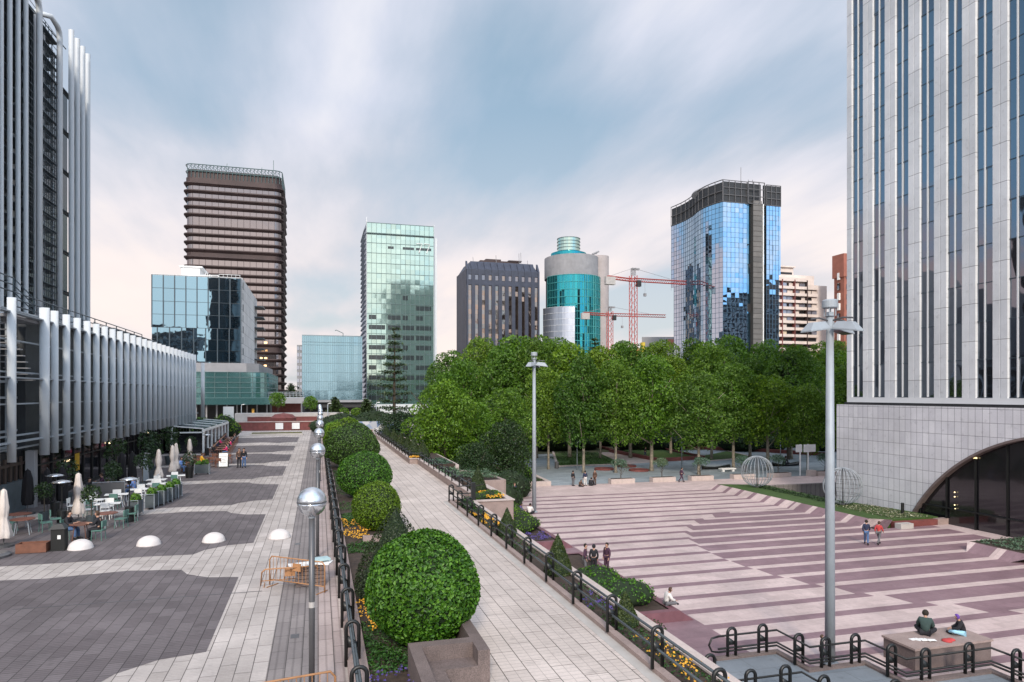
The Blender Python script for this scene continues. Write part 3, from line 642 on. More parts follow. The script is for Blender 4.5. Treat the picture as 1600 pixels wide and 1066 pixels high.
x,y=ray(455,215); conifer('little dark conifer right of the brown tower foot',(x,y,3),6.5,2.6,12,name='small_conifer')
for px,l in ((537,'left one of two far round clipped bushes below the glass block'),(557,'right one of two far round clipped bushes below the glass block')):
    x,y=ray(px,150); ball_bush(l,(x,y,1.2),1.25,'leaf_bright',.25,1200,.9)
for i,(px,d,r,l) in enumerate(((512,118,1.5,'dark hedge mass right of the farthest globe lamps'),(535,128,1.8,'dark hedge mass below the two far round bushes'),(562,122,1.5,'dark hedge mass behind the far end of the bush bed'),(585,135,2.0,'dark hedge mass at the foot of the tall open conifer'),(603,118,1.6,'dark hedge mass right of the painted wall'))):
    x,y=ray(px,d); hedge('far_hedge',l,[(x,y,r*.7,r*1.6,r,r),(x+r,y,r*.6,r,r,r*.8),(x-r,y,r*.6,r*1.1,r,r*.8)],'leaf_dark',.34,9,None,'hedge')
# small trees and bushes at the far end of the cafe plaza
st=make_tree('small_tree','small light green tree in front of the podium of the blue building','tree',4.6,1.9,1.6,10,.9,'leaf_bright',.3,16,.07,'barkd'); x,y=ray(434,150); place(st,(x,y,2.2))
st=make_tree('small_tree','small light green tree left of the farthest globe lamps','tree',4.0,1.6,1.2,9,.9,'leaf_bright',.3,16,.07,'barkd'); x,y=ray(485,150); place(st,(x,y,2.0))
for px,py,d,r,l in ((315,662,98,1.7,'green shrub at the end of the finned building'),(350,648,104,1.8,'light green bushy shrub left of the white notice board'),(335,655,104,1.4,'low green shrub behind the glass pergola')):
    x,y=ray(px,d); hedge('shrub',l,[(x,y,r*.9,r,r,r),(x+r*.6,y,r*.6,r*.8,r*.8,r*.7)],'leaf_bright' if px>320 else 'leaf_ball',.28,14,None,'shrub')
# small standard trees in stone boxes at the plaza edge
ol=make_tree('olive_tree','x','tree',2.3,.95,1.25,9,.42,'leaf_bluish',.14,55,.05,'barkd','small standard trees in stone boxes',inner=False)
spo=spawner(ol)
bx=MB(); bx.box(-1.5,1.5,-.45,.45,0,.55); 
tb=thing('stone_box','x','planter',(0,0,0),'stone planter boxes along the plaza edge'); bx.build('box',M['coping'],tb); mm=MB(); mm.box(-1.35,1.35,-.3,.3,.5,.57); mm.build('soil',M['soil'],tb)
spb=spawner(tb)
for i,(x,l) in enumerate(((34.0,'leftmost'),(39.3,'second from the left'),(44.4,'third from the left'),(50.2,'fourth from the left, behind a sphere cage'),(55.4,'fifth from the left'),(62.4,'rightmost, by the white notice panels'))):
    spb((x,73.0,ZP),0,'pale stone planter box at far plaza edge, '+l)
    spo((x-.1,73.0,ZP+.5),i*1.3,'small grey green tree in a stone box, %s'%l)
Mg={}
M['g_blue']=glassmat('blue_glass',(.22,.38,.48),.02,.75,(.005,.02,.035),.012)
M['g_blue2']=glassmat('bright_blue_glass',(.44,.58,.72),.01,.8,(.004,.02,.04),.05,.09)
M['void']=pm('unlit_room_glass',(.03,.04,.042),.15,0,.3,.6)
M['g_green']=glassmat('pale_green_glass',(.50,.64,.56),.08,.62,(.12,.22,.20),.012)
M['g_greyblue']=glassmat('grey_blue_glass',(.30,.47,.54),.12,.55,(.06,.13,.17),.02)
M['g_teal']=glassmat('teal_glass',(.03,.34,.40),.03,.72,(.002,.05,.06),.05,.12)
M['g_silver']=glassmat('silver_glass',(.60,.65,.74),.34,.6,(.26,.29,.34),.02)
M['g_bronze']=glassmat('bronze_glass',(.29,.265,.265),.08,.62,(.05,.04,.038),.02)
M['g_copper']=glassmat('copper_glass',(.40,.31,.25),.04,.62,(.03,.02,.015),.03)
M['g_dark']=glassmat('dark_tower_glass',(.36,.40,.46),.02,.72,(.005,.006,.008),.035,.25)
M['g_slot']=glassmat('dark_slot_glass',(.30,.36,.44),.02,.42,(.008,.009,.012),.04,.2)
M['g_shop']=glassmat('dark_shop_glass',(.25,.25,.27),.06,.18,(.01,.01,.012),.01)
M['g_podium']=glassmat('podium_glass',(.30,.48,.48),.1,.5,(.06,.16,.16),.01)
M['fin']=pm('pale_metal_fins',(.53,.56,.58),.5,0,.05,1)
M['panel']=pm('white_cladding',(.58,.60,.61),.5,0,.04,.4)
M['mull']=pm('dark_mullion',(.04,.06,.075),.4,.2,.2,1)
M['mullg']=pm('green_grey_mullion',(.10,.15,.15),.4,.2,.2,1)
M['bronze']=pm('rusty_brown_steel',(.048,.030,.029),.6,.2,.25,.3)
M['navy']=pm('navy_grey_pier',(.035,.042,.065),.5,.1,.2,.5)
M['beige']=pm('beige_concrete',(.62,.54,.49),.85,0,.12,.3)
M['brick']=pm('red_brick',(.30,.11,.075),.85,0,.15,.5)
M['roofm']=pm('roof_gravel',(.16,.16,.155),.9,0,.15,.5)
M['lit']=emat('lit_window',(1.0,.62,.28),.9)
def panes(mb,o,u,W,z0,z1,nu,nz,tilt=.004,gap=.0):
    """grid of flat panes on a vertical plane through o, running along unit vector u; each pane hangs a hair out of true"""
    u=Vector(u); n=Vector((u.y,-u.x,0)); o=Vector(o); w=W/nu; h=(z1-z0)/nz
    for i in range(nu):
        for j in range(nz):
            a=random.gauss(0,tilt)*w; b=random.gauss(0,tilt)*h
            p=[o+u*(i*w+gap)+Vector((0,0,z0+j*h+gap))-n*(abs(a)+abs(b)), o+u*((i+1)*w-gap)+Vector((0,0,z0+j*h+gap))+n*(a-abs(a)-abs(b)),
               o+u*((i+1)*w-gap)+Vector((0,0,z0+(j+1)*h-gap))+n*(a+b-abs(a)-abs(b)), o+u*(i*w+gap)+Vector((0,0,z0+(j+1)*h-gap))+n*(b-abs(a)-abs(b))]
            mb.quad(*p)
def grid(mb,o,u,W,z0,z1,nu,nz,t=.12,d=.15,tv=None):
    """mullion and transom bars in front of that plane"""
    u=Vector(u); n=Vector((u.y,-u.x,0)); o=Vector(o); tv=t if tv is None else tv
    def bar(u0,u1,a,b,dd):
        P=[]
        for z in (a,b):
            for uu,k in ((u0,-.05),(u1,-.05),(u1,dd),(u0,dd)): P.append(o+u*uu+n*k+Vector((0,0,z)))
        mb.add(P,[(0,1,2,3)[::-1],(4,5,6,7),(0,1,5,4)[::-1],(1,2,6,5)[::-1],(2,3,7,6)[::-1],(3,0,4,7)[::-1]])
    if nu: 
        for i in range(nu+1): bar(i*W/nu-tv/2,i*W/nu+tv/2,z0,z1,d)
    if nz:
        for j in range(nz+1): bar(-tv/2,W+tv/2,z0+j*(z1-z0)/nz-t/2,z0+j*(z1-z0)/nz+t/2,d*.8)
def storeys(t,name,mat,o,u,W,z0,z1,nu,nz,tilt=.004,rows=1):
    for j in range(nz):
        mb=MB(); h=(z1-z0)/nz; panes(mb,o,u,W,z0+j*h,z0+(j+1)*h,nu,rows,tilt); mb.build(name,mat(j) if callable(mat) else mat,t)
# ---------------- brown tower with ledges (rounded corners)
def rrect(x0,x1,y0,y1,r,n=5):
    P=[]
    for cx,cy,a0 in ((x1-r,y0+r,-PI/2),(x1-r,y1-r,0),(x0+r,y1-r,PI/2),(x0+r,y0+r,PI)):
        for k in range(n+1):
            a=a0+PI/2*k/n; P.append((cx+r*math.cos(a),cy+r*math.sin(a)))
    return P
t=thing('brown_tower','tall rust brown office tower with projecting ledges, rounded corners and an open lattice crown','tower',(-35,335,0))
x0,x1,y0,y1=-55,-15.5,320,352
core=MB(); core.prism(rrect(x0+.6,x1-.6,y0+.6,y1-.6,3),-8,98); core.build('core',M['bronze'],t)
levels=[]; z=6
pattern=[]
z=97.3
gaps=[3.35,3.35,3.35,3.35,5.2,3.35,3.35,3.35,3.1,3.9,3.35,3.35,3.35,3.35,3.35,3.35,3.35,3.35,3.35,3.35,3.35,3.35,3.35,3.35,3.35,3.35]
zs=[z]
for g in gaps:
    z-=g; zs.append(z)
for i,z in enumerate(zs):
    if z<2: break
    mb=MB(); pr=rrect(x0-.9,x1+.9,y0-.9,y1+.9,3.6); pi=rrect(x0,x1,y0,y1,3.0)
    # wedge ledge: sharp upper lip, sloping underside
    n=len(pr); vs=[(a,b,z-.1) for a,b in pr]+[(a,b,z+.35) for a,b in pr]+[(a,b,z+.45) for a,b in pi]+[(a,b,z-1.0) for a,b in pi]
    fs=[]
    for k in range(n):
        q=(k+1)%n; fs+=[(k,q,n+q,n+k),(n+k,n+q,2*n+q,2*n+k),(3*n+k,3*n+q,q,k)]
    mb.add(vs,fs); mb.build('sun_ledge',M['bronze'],t)
    zn=zs[i+1] if i+1<len(zs) else 0
    if zn<2: zn=1
    a,b=zn+.4,z-1.0
    mb=MB(); 
    if i==8 or (i>14 and i%9==2):
        mb.prism(rrect(x0+.2,x1-.2,y0+.2,y1-.2,3),a,b); mb.build('spandrel_band',M['bronze'],t)
    else:
        P=rrect(x0+.3,x1-.3,y0+.3,y1-.3,3); 
        # front/back/side flat bands and rounded corner bands
        panes(mb,(x0+3,y0+.3,0),(1,0,0),x1-x0-6,a,b,13,2 if b-a>3 else 1,.004); panes(mb,(x1-.3,y0+3,0),(0,1,0),y1-y0-6,a,b,10,1,.004)
        n=len(P)
        for k in range(n):
            q=(k+1)%n; mb.quad((*P[k],a),(*P[q],a),(*P[q],b),(*P[k],b))
        mb.build('window_band',M['g_bronze'],t)
mb=MB(); grid(mb,(x0+3,y0+.28,0),(1,0,0),x1-x0-6,2,96.5,13,0,.14,.12); grid(mb,(x1-.28,y0+3,0),(0,1,0),y1-y0-6,2,96.5,10,0,.14,.12); mb.build('mullions',M['bronze'],t)
mb=MB(); P=rrect(x0,x1,y0,y1,3); mb.prism(rrect(x0+.5,x1-.5,y0+.5,y1-.5,3),97.6,103.4)
for k in range(len(P)):
    q=(k+1)%len(P); a,b=P[k],P[q]; mb.prism([a,b,(b[0]*.999+(-35)*.001,b[1]*.999+336*.001),(a[0]*.999-35*.001,a[1]*.999+.336)],97.7,99.8)
mb.build('crown_band',M['bronze'],t)
mb=MB()
for k in range(26):
    x=x0+1+(x1-x0-2)*k/25
    mb.tube([(x,y0,99.6),(x,y0,105.4)],.12,4); 
    if k<25: mb.tube([(x,y0,102),(x+(x1-x0-2)/25,y0,105.2)],.09,4); mb.tube([(x,y0+1,105.3),(x+1.5,y0+6,105.3)],.09,4)
for k in range(14):
    y=y0+1+(y1-y0-2)*k/13; mb.tube([(x1,y,99.6),(x1,y,105.4)],.12,4)
for zz in (102.6,105.4): mb.tube([(a,b,zz) for a,b in P]+[(*P[0],zz)],.22,4)
mb.build('lattice_crown',M['mullg'],t)
mb=MB(); mb.box(x0+10,x0+18,y0+10,y0+20,102,104.6); mb.box(x0+24,x0+31,y0+12,y0+22,102,104.2); mb.build('roof_plant',M['bronze'],t)
for x,h in ((x0+15,109.3),(x1-4,112.5),(x1-9,108.8)):
    mb=MB(); mb.tube([(x,y0+8,101),(x+(.9 if x<-30 else 0),y0+8,h)],.14,5); mb.build('antenna',M['mullg'],t)
for zz,xs in ((26.0,(6,7.5)),(22.6,(6.2,8)),(19.3,(6.4,)),(16,(6.4,)),(29.5,(6.2,))):
    for xo in xs:
        mb=MB(); mb.box(x1-xo-1.2,x1-xo,y0+.2,y0+.27,zz-1.6,zz); mb.build('lit_window',M['lit'],t)
# ---------------- blue glass block with white side
t=thing('blue_glass_block','blue glazed office block with white side wall standing on a glass podium','building',(-26,180,0))
X0,X1,Y0=-35.6,-17.1,168
mb=MB(); mb.box(X0+.3,X1-.25,Y0+.35,207,11.5,32.9); mb.build('core',M['dark'],t)
for j,(a,b) in enumerate([(11.8,13.8),(13.8,16.3),(16.3,18.8),(18.8,21.4),(21.4,24.2),(24.2,27.1),(27.1,30),(30,33)]):
    mb=MB(); n=16 if j<4 else 16
    panes(mb,(X0,Y0,0),(1,0,0),X1-X0,a,b,8,1,.006); mb.build('glass_storey',M['g_blue'],t)
mb=MB(); grid(mb,(X0,Y0,0),(1,0,0),X1-X0,21.4,33.1,8,4,.07,.12,.2); grid(mb,(X0+1.1,Y0,0),(1,0,0),X1-X0-1.1,11.7,21.4,7,0,.07,.12,.2)
for z in (13.8,16.3,18.8): grid(mb,(X0,Y0,0),(1,0,0),X1-X0,z-.01,z+.01,0,1,.07,.1)
mb.build('mullions',M['mull'],t)
mb=MB(); mb.box(X1-.2,X1+.25,Y0+.6,207.6,11.5,33.3); mb.box(X0,X1+.25,207.61,208,11.5,33.3); mb.box(X0-.1,X1+.05,Y0+.3,207.6,32.95,33.3); mb.build('white_wall',paver('white_side_panels',(.72,.72,.72),(.78,.78,.78),(.35,.35,.35),4,2.6,.05,0,0,.1,plane='YZ'),t)
for i in range(8):
    mb=MB(); z=13+i*2.55; mb.box(X1+.26,X1+.31,Y0+1.6,Y0+2.4+(.8 if i%2 else 0),z,z+1.6); mb.build('slot_window',M['mull'],t)
for i in range(7):
    mb=MB(); mb.box(X1+.2,X1+2.6,200,207,13+i*2.9,13.25+i*2.9); mb.build('balcony_louvre',M['mull'],t)
mb=MB(); mb.box(-31,-27,176,184,33.3,36.4); mb.box(-31.4,-26.4,175.6,184.4,36.4,36.7); mb.build('roof_hut',M['white'],t)
mb=MB()
for k in range(5): mb.tube([(-26+.4*k,176,33.3),(-25.6+.4*k,176,35.6-.3*k)],.06,4)
mb.tube([(-27,176,34.6),(-23,176,34.8),(-22.8,176,33.3)],.12,5); mb.tube([(-22,170,34.1),(-17.4,170,34.1)],.05,4)
for k in range(6): mb.tube([(-22+k*.9,170,33.3),(-22+k*.9,170,34.1)],.04,4)
mb.build('roof_rails',M['white'],t)
# ---------------- glass podium
t=thing('glass_podium','low teal glass podium with rounded corner above a dark entrance','building',(-25,165,0))
arc=[(-48,163)]+[(-14.5+3.5*math.sin(a),166.5-3.5*math.cos(a)) for a in [0,.3,.6,.9,1.2,1.57]]+[(-11,205)]
for k in range(5):
    mb=MB(); z=5.6+k*1.15
    for i in range(len(arc)-1):
        a=Vector((*arc[i],0)); b=Vector((*arc[i+1],0)); L=(b-a).length; panes(mb,a,(b-a).normalized(),L,z,z+1.15,max(1,int(L/2.6)),1,.003)
    mb.build('glass_band',M['g_podium'],t)
mb=MB()
for z in [5.6+1.15*k for k in range(6)]: mb.tube([(x,y-.05,z) for x,y in arc],.07,5)
for k in range(14):
    mb.box(-48+k*2.6,-47.92+k*2.6,162.85,163,5.6,11.35)
mb.build('mullions',M['mullg'],t)
mb=MB(); mb.prism([(x,y) for x,y in [(p[0],p[1]+.4) for p in arc][:-1]]+[(-11.4,205),(-48,205)],5.7,11.3); mb.build('core',pm('podium_interior',(.05,.12,.12),.6),t)
mb=MB(); mb.prism([(-48,163.6),(-15.5,163.6),(-13,166),(-12.4,205),(-48,205)],11.36,13.4); mb.build('upper_rim',M['cgrey'],t)
mb=MB(); mb.box(-24,-10.2,160,164.4,4.15,5.5); mb.box(-48,-10.4,162.4,204,4.2,5.59); mb.build('canopy_band',M['g_podium'],t)
mb=MB(); mb.box(-48,-11,170,205,-.1,4.2); mb.build('entrance_hall',M['dark'],t)
for k in range(8):
    mb=MB(); mb.box(-26+k*2.1,-25.7+k*2.1,163.5,164,0,4.2); mb.build('column',M['cgrey'],t)
mb=MB(); mb.box(-22.3,-18.5,169.8,169.95,12.4,12.0); mb=MB(); mb.box(-24,-19.6,163.2,163.5,10.95,11.3); mb.build('roof_light_strip',M['white'],t)
mb=MB(); mb.box(-14.2,-13.7,162,162.5,.1,3.2); mb.build('yellow_post',pm('ochre',(.55,.3,.05)),t)
t=thing('footbridge_deck','pale footbridge deck with railings right of the glass podium','bridge',(-8,170,4))
mb=MB(); mb.box(-11.9,-3.2,166,172,4.3,5.6); mb.build('deck',M['cgrey'],t)
mb=MB(); mb.box(-13,-3.0,166.1,166.25,5.6,5.75)
for k in range(12): mb.tube([(-11.8+k*.78,166.2,5.6),(-11.8+k*.78,166.2,6.9)],.05,4)
for z in (6.2,6.55,6.9): mb.tube([(-11.9,166.2,z),(-3.2,166.2,z)],.05,4)
mb.build('railing',M['steel'],t)
mb=MB(); mb.box(-10.5,-4,171,172,-.1,4.3); mb.build('back_wall',M['redwall'],t)
# ---------------- low glass block
t=thing('glass_block','low grey blue glass block beyond the end of the plaza','building',(5,262,0))
X0,X1,Y0=-5.4,15.2,250
mb=MB(); mb.box(X0+.3,X1-.3,Y0+.4,285,4.2,26.4); mb.build('core',pm('glass_block_core',(.05,.1,.13),.6),t)
storeys(t,'glass_storey',M['g_greyblue'],(X0,Y0,0),(1,0,0),X1-X0,4.4,26.9,14,7,.006)
mb=MB(); panes(mb,(X0,Y0+35,0),(0,-1,0),35,4.4,26.9,12,7,.004); mb.build('side_glass',M['g_greyblue'],t)
mb=MB(); grid(mb,(X0,Y0,0),(1,0,0),X1-X0,4.4,26.9,28,7,.10,.12,.07); grid(mb,(X0,Y0,0),(1,0,0),X1-X0,24.7,27.1,0,1,.16,.16); mb.build('mullions',pm('blue_grey_mullion',(.11,.19,.22),.4),t)
mb=MB(); mb.box(X0,X1+3,Y0+1,285,1.6,4.2); mb.box(-5,-4.4,Y0,Y0+.6,-8,1.6); mb.box(X0,X1+6,Y0+4,285,-8,1.5); mb.build('base',M['dark'],t)
mb=MB(); mb.box(X0,X1+3,Y0-.3,Y0+1,3.5,4.3); mb.build('canopy_edge',M['cgrey'],t)
mb=MB(); mb.box(X0-1.9,X0-.01,256,280,4,24.0); mb.build('side_wing',M['cgrey'],t)
for j in range(8):
    for i in range(2):
        mb=MB(); mb.box(X0-1.85+i*.95,X0-1.15+i*.95,255.9,255.99,6+j*2.3,7.3+j*2.3); mb.build('window',M['g_dark'],t)
mb=MB(); mb.tube([(8.6,252,27),(8.6,252,28.2),(6.2,252,29.3),(5.8,252,29.0)],.14,5); mb.build('roof_crane',M['mullg'],t)
mb=MB(); mb.box(13,16,262,270,26.9,28); mb.build('roof_hut',M['cgrey'],t)
# ---------------- pale green glass tower
t=thing('green_glass_tower','tall pale green glass office tower with a serrated left flank','tower',(31,285,0))
X0,X1,Y0,Z1=18.1,44.3,270,73.0
mb=MB(); mb.box(X0+.5,X1-.5,Y0+.6,299,-8,72); mb.build('core',pm('green_tower_core',(.10,.17,.155),.7),t)
nz=18; h=(Z1-2.5)/nz
blind=pm('pale_blind',(.40,.52,.48),.5)
for j in range(nz):
    z=2.5+j*h
    mb=MB(); panes(mb,(X0,Y0,0),(1,0,0),X1-X0,z,z+h,14,2,.006); mb.build('glass_storey',M['g_green'],t)
    if j<11 or j==15:
        random.seed(40+j)
        for (a,b) in ((.03,.27),(.31,.50),(.53,.70),(.73,.96)):
            if j in (8,15) and random.random()<.3: continue
            if j>8 and j!=15 and random.random()<.5: continue
            if random.random()<(.18 if j<8 else .3): b=a+(b-a)*.45
            zz=z+h*(.42 if j!=15 else .5); mb=MB(); mb.box(X0+(X1-X0)*a,X0+(X1-X0)*b,Y0-.07,Y0-.03,zz,z+h*.86 if j!=15 else z+h*.75); mb.build('open_window',M['void'],t)
mb=MB(); grid(mb,(X0,Y0,0),(1,0,0),X1-X0,2.5,Z1,14,nz,.16,.22,.10); grid(mb,(X0,Y0,0),(1,0,0),X1-X0,Z1-4.4,Z1-4.3,0,1,.35,.3); mb.build('mullions',M['mullg'],t)
mb=MB()
for j in range(36):
    z=1+j*2.0; mb.add([(X0-.05,Y0+.1,z),(X0-.05,299,z),(X0-.05,299,z+1.9),(X0-.05,Y0+.1,z+1.9),(X0-.75,Y0+6,z+.3),(X0-.75,299,z+.3)],[(0,1,5,4),(4,5,2,3),(0,4,3),(1,2,5)])
mb.build('serrated_flank',M['g_silver'],t)
mb=MB(); mb.box(X1+.1,X1+1.6,Y0+2,299,-8,69); mb.box(X1-.1,X1+.12,Y0-.2,Y0+1.5,-8,Z1+.8); mb.box(X0-.12,X0+.1,Y0-.2,Y0+1,-8,Z1+2); mb.build('side_fins',M['panel'],t)
mb=MB(); mb.box(X0-1,X1+1,Y0-3,Y0+.2,-1.5,2.4); mb.build('entrance_canopy',M['panel'],t)
mb=MB()   # outline of the rooftop digits
for k in range(2):
    x=X0+(X1-X0)*(.735+.115*k); mb.tube([(x,Y0-.4,65.8),(x+2.3,Y0-.4,65.8),(x+1.0,Y0-.4,62.2)],.16,5)
mb.build('digits',M['white'],t)
# ---------------- dark tower with vertical window strips
t=thing('dark_ribbed_tower','dark navy tower with coppery vertical window strips and chamfered top','tower',(89,345,0))
X0,X1,Y0=70.4,108.2,330
mb=MB(); mb.box(X0+.6,X1-.6,Y0+.8,355,-8,68.5); mb.build('core',M['navy'],t)
n=11; w=(X1-X0)/n
for i in range(n):
    x=X0+w*i
    mb=MB(); panes(mb,(x+w*.27,Y0+.25,0),(1,0,0),w*.46,-4,60.2,1,27,.02); mb.build('window_column',M['g_copper'],t)
    mb=MB(); mb.box(x+w*.27,x+w*.73,Y0+.2,Y0+.24,63.0,65.4); mb.build('top_window',M['g_copper'] if i in (3,5) else M['g_bronze'],t)
for i in range(n+1):
    x=X0+w*i; mb=MB(); a=max(X0,x-w*.27); b=min(X1,x+w*.27); mb.box(a,b,Y0-.25,Y0+.9,-8,68.2)
    mb.add([(a,Y0-.25,68.2),(b,Y0-.25,68.2),(b,Y0+3,72.6),(a,Y0+3,72.6),(a,Y0+3,68.2),(b,Y0+3,68.2)],[(0,1,2,3),(0,3,4),(1,5,2)])
    mb.build('pier',M['navy'],t)
mb=MB(); mb.box(X0,X1,Y0-.15,Y0+.6,60.4,62.8); mb.box(X0,X1,Y0+.0,Y0+.6,65.6,68.2)
mb.add([(X0+1,Y0,68.1),(X1-1,Y0,68.1),(X1-3,Y0+4,72.8),(X0+3,Y0+4,72.8),(X0+3,352,72.8),(X1-3,352,72.8),(X0,352,68.1),(X1,352,68.1),(X0,Y0+2,68.1),(X1,Y0+2,68.1)],[(0,1,2,3),(3,2,5,4),(8,0,3,4,6),(1,9,7,5,2)])
mb.build('attic',M['navy'],t)
for k in range(8):
    mb=MB(); y=Y0+.8+k*3.1; mb.box(X0-.2,X0+.7,y,y+1.7,-8,68.2); mb.build('side_pier',M['navy'],t)
    mb=MB(); mb.box(X0+.1,X0+.6,y+1.7,y+3.1,-8,67.5); mb.build('side_window_column',M['g_silver'] if k in (1,2) else M['g_dark'],t)
mb=MB(); mb.box(X0+9,X1-8,Y0+9,350,72.8,74.6); mb.box(X0+12,X0+20,Y0+9,350,74.6,75.4); mb.box(X0+24,X0+31,Y0+8.5,350,74.6,75.2); mb.build('roof_plant',M['bronze'],t)
for x,h in ((X0+5,75.5),(X0+17,77),(X1-8.6,78.6),(X1-7.6,79),(X1-4,75.2)):
    mb=MB(); mb.tube([(x,Y0+7,72.5),(x-.2,Y0+7,h)],.14,5); mb.build('antenna',M['cgrey'],t)
# ---------------- teal tower (elliptical drum)
cx,cy=128.5,338.
t=thing('teal_drum_tower','curved teal glass tower with grey collar, round roof lantern and a tall grey stair shaft','tower',(cx,cy,0))
def arcpts(rx,ry,a0,a1,n): return [(cx+rx*math.cos(R(a0+(a1-a0)*i/n)),cy+ry*math.sin(R(a0+(a1-a0)*i/n))) for i in range(n+1)]
for j in range(19):
    a=arcpts(15.2,17,195,322,26); mb=MB(); z=-4+j*3.72
    for i in range(26):
        if z+3.7<48.5 and i<8: continue
        p,q=Vector((*a[i],0)),Vector((*a[i+1],0)); panes(mb,p,(q-p).normalized(),(q-p).length,z,z+3.72,1,1,.01)
    mb.build('teal_storey',M['g_teal'],t)
mb=MB()
for j in range(20): mb.tube([(x,y,-4+j*3.72) for x,y in arcpts(15.25,17.05,195,322,26)],.16,4)
for i in range(0,27): x,y=arcpts(15.25,17.05,195,322,26)[i]; mb.tube([(x,y,-5 if i>8 else 48),(x,y,66.6)],.08,4)
for i in (16,17,20,21): x,y=arcpts(15.4,17.15,195,322,26)[i]; mb.tube([(x,y,-5),(x,y,66.6)],.22,4)
mb.build('mullions',pm('teal_mullion',(.06,.30,.30),.4),t)
a=arcpts(17,18,190,254,12); mb=MB()
for i in range(12):
    p,q=Vector((*a[i],0)),Vector((*a[i+1],0)); panes(mb,p,(q-p).normalized(),(q-p).length,-5,50.4,2,18,.006)
mb.build('silver_screen',M['g_silver'],t)
mb=MB()
for j in range(18): mb.tube([(x,y,-2+j*3.08) for x,y in arcpts(17.05,18.05,190,254,12)],.07,4)
mb.build('screen_bars',M['white'],t)
mb=MB(); mb.prism(arcpts(13.2,15.4,0,360,40)[:-1],-8,66.5); mb.build('core',pm('teal_core',(.003,.05,.06),.6),t)
mb=MB(); mb.prism(arcpts(14.0,15.6,0,360,48)[:-1],66.6,77.5); mb.build('grey_collar',M['cgrey'],t)
mb=MB(); mb.lathe([(9,0),(9.3,.2),(9.3,2.6),(7,3.4)],(cx-1.5,cy,77.5),36); mb.build('lantern_base',M['g_teal'],t)
mb=MB(); mb.lathe([(5.9,0),(5.9,7.2),(0,7.25)],(cx-1.5,cy,80.6),32); mb.build('lantern',M['g_green'],t)
mb=MB()
for j in range(5): mb.lathe([(5.9,0),(6.15,.05),(6.15,.35),(5.9,.4)],(cx-1.5,cy,80.9+j*1.7),32)
mb.build('lantern_rings',M['mullg'],t)
mb=MB(); mb.lathe([(4.6,0),(4.6,86.6),(0,86.7)],(cx+14.2,cy-5,-8),28); mb.build('stair_shaft',pm('pinkish_grey_shaft',(.36,.32,.31),.8,0,.1,.3),t)
mb=MB(); mb.box(cx+17.3,cx+19.6,cy-3,cy+6,-8,68); mb.build('rear_glass_edge',M['g_teal'],t)
mb=MB(); mb.tube([(cx+3,cy-4,77.5),(cx+13,cy-4,80.4)],.25,5); mb.tube([(cx+10.3,cy-4,79.9),(cx+14,cy-4,81.6)],.5,5); mb.build('cleaning_crane',M['cgrey'],t)
# ---------------- blue mirror tower
t=thing('blue_mirror_tower','big blue mirrored glass tower with a dark lattice crown and a grey concrete shaft','tower',(134,205,-4))
X0,X1,Y0,Y1,ZB,ZG,ZT=123.5,144.9,190.0,223.4,-8,67.5,74.4
mb=MB(); mb.box(X0+1.4,X1-1.4,Y0+.6,Y1-1.5,ZB,ZG); mb.build("core",M["dark"],t)
nz=23; h=(ZG+6)/nz
for j in range(nz):
    z=-6+j*h; mb=MB(); up=z>44
    # left face, gently S-curved in plan
    pts=[(X0+.0,Y0)]; N=22; F=[]
    for i in range(N+1):
        s=i/N; F.append((X0-1.6*math.sin(PI*s*1.9)*(1 if s<.52 else .55),Y0+(Y1-Y0)*s))
    for i in range(N if up else N-1):
        p,q=Vector((*F[i+1],0)),Vector((*F[i],0)); panes(mb,p,(q-p).normalized(),(q-p).length,z,z+h,1,2,.006)
    mb.build('left_glass_storey',M['g_blue2'],t)
    mb=MB(); panes(mb,(X0,Y0,0),(1,0,0),8.8,z,z+h,6,2,.007); mb.build('front_glass_storey',M['g_blue2'],t); mb=MB(); panes(mb,(X0+16.0,Y0,0),(1,0,0),5.4 if up else 4.7,z,z+h,4,2,.007); mb.build('front_glass_storey',M['g_blue2'],t)
mb=MB(); grid(mb,(X0,Y0,0),(1,0,0),8.8,-6,ZG,6,46,.06,.06,.06); grid(mb,(X0+16,Y0,0),(1,0,0),4.7,-6,ZG,4,46,.06,.06,.06)
for j in range(0,47): mb.tube([(x-.03,y,-6+j*h/2) for x,y in (F if -6+j*h/2>44 else F[:-1])],.05,4)
for i in range(len(F)): mb.tube([(F[i][0]-.03,F[i][1],-6 if i<len(F)-1 else 44),(F[i][0]-.03,F[i][1],ZG)],.04,4)
mb.build('mullions',pm('steel_blue_mullion',(.07,.13,.19),.4),t)
mb=MB(); mb.box(X0+10.6,X0+13.8,Y0-.7,Y0+6,ZB,ZG+1); mb.build('concrete_shaft',paver('shaft_blocks',(.14,.135,.13),(.19,.18,.17),(.06,.055,.05),5,1.65,.12,0,0,.15,plane='XZ'),t)
mb=MB(); panes(mb,(X0+8.8,Y0+.5,0),(1,0,0),1.6,-6,ZG,1,23,.01); panes(mb,(X0+14.2,Y0+.5,0),(1,0,0),1.8,-6,ZG,1,23,.01); mb.build('shaft_side_glass',M['g_blue'],t)
mb=MB(); mb.box(X0+14.22,X0+14.5,Y0-.8,Y0+.4,ZB,ZG); mb.build('white_edge',M['white'],t)
mb=MB(); 
mb.box(X0+.2,X0+14,Y0+.1,Y0+.5,ZG,ZT-.4); mb.box(X0+15,X1,Y0+.1,Y0+.5,ZG,ZT-.5)
mb.prism([(F[i][0]+.2,F[i][1]) for i in range(len(F))]+[(F[i][0]+.6,F[i][1]) for i in range(len(F))][::-1],ZG,ZT-.6)
mb.build('crown_backing',pm('crown_mesh',(.025,.028,.032),.7),t)
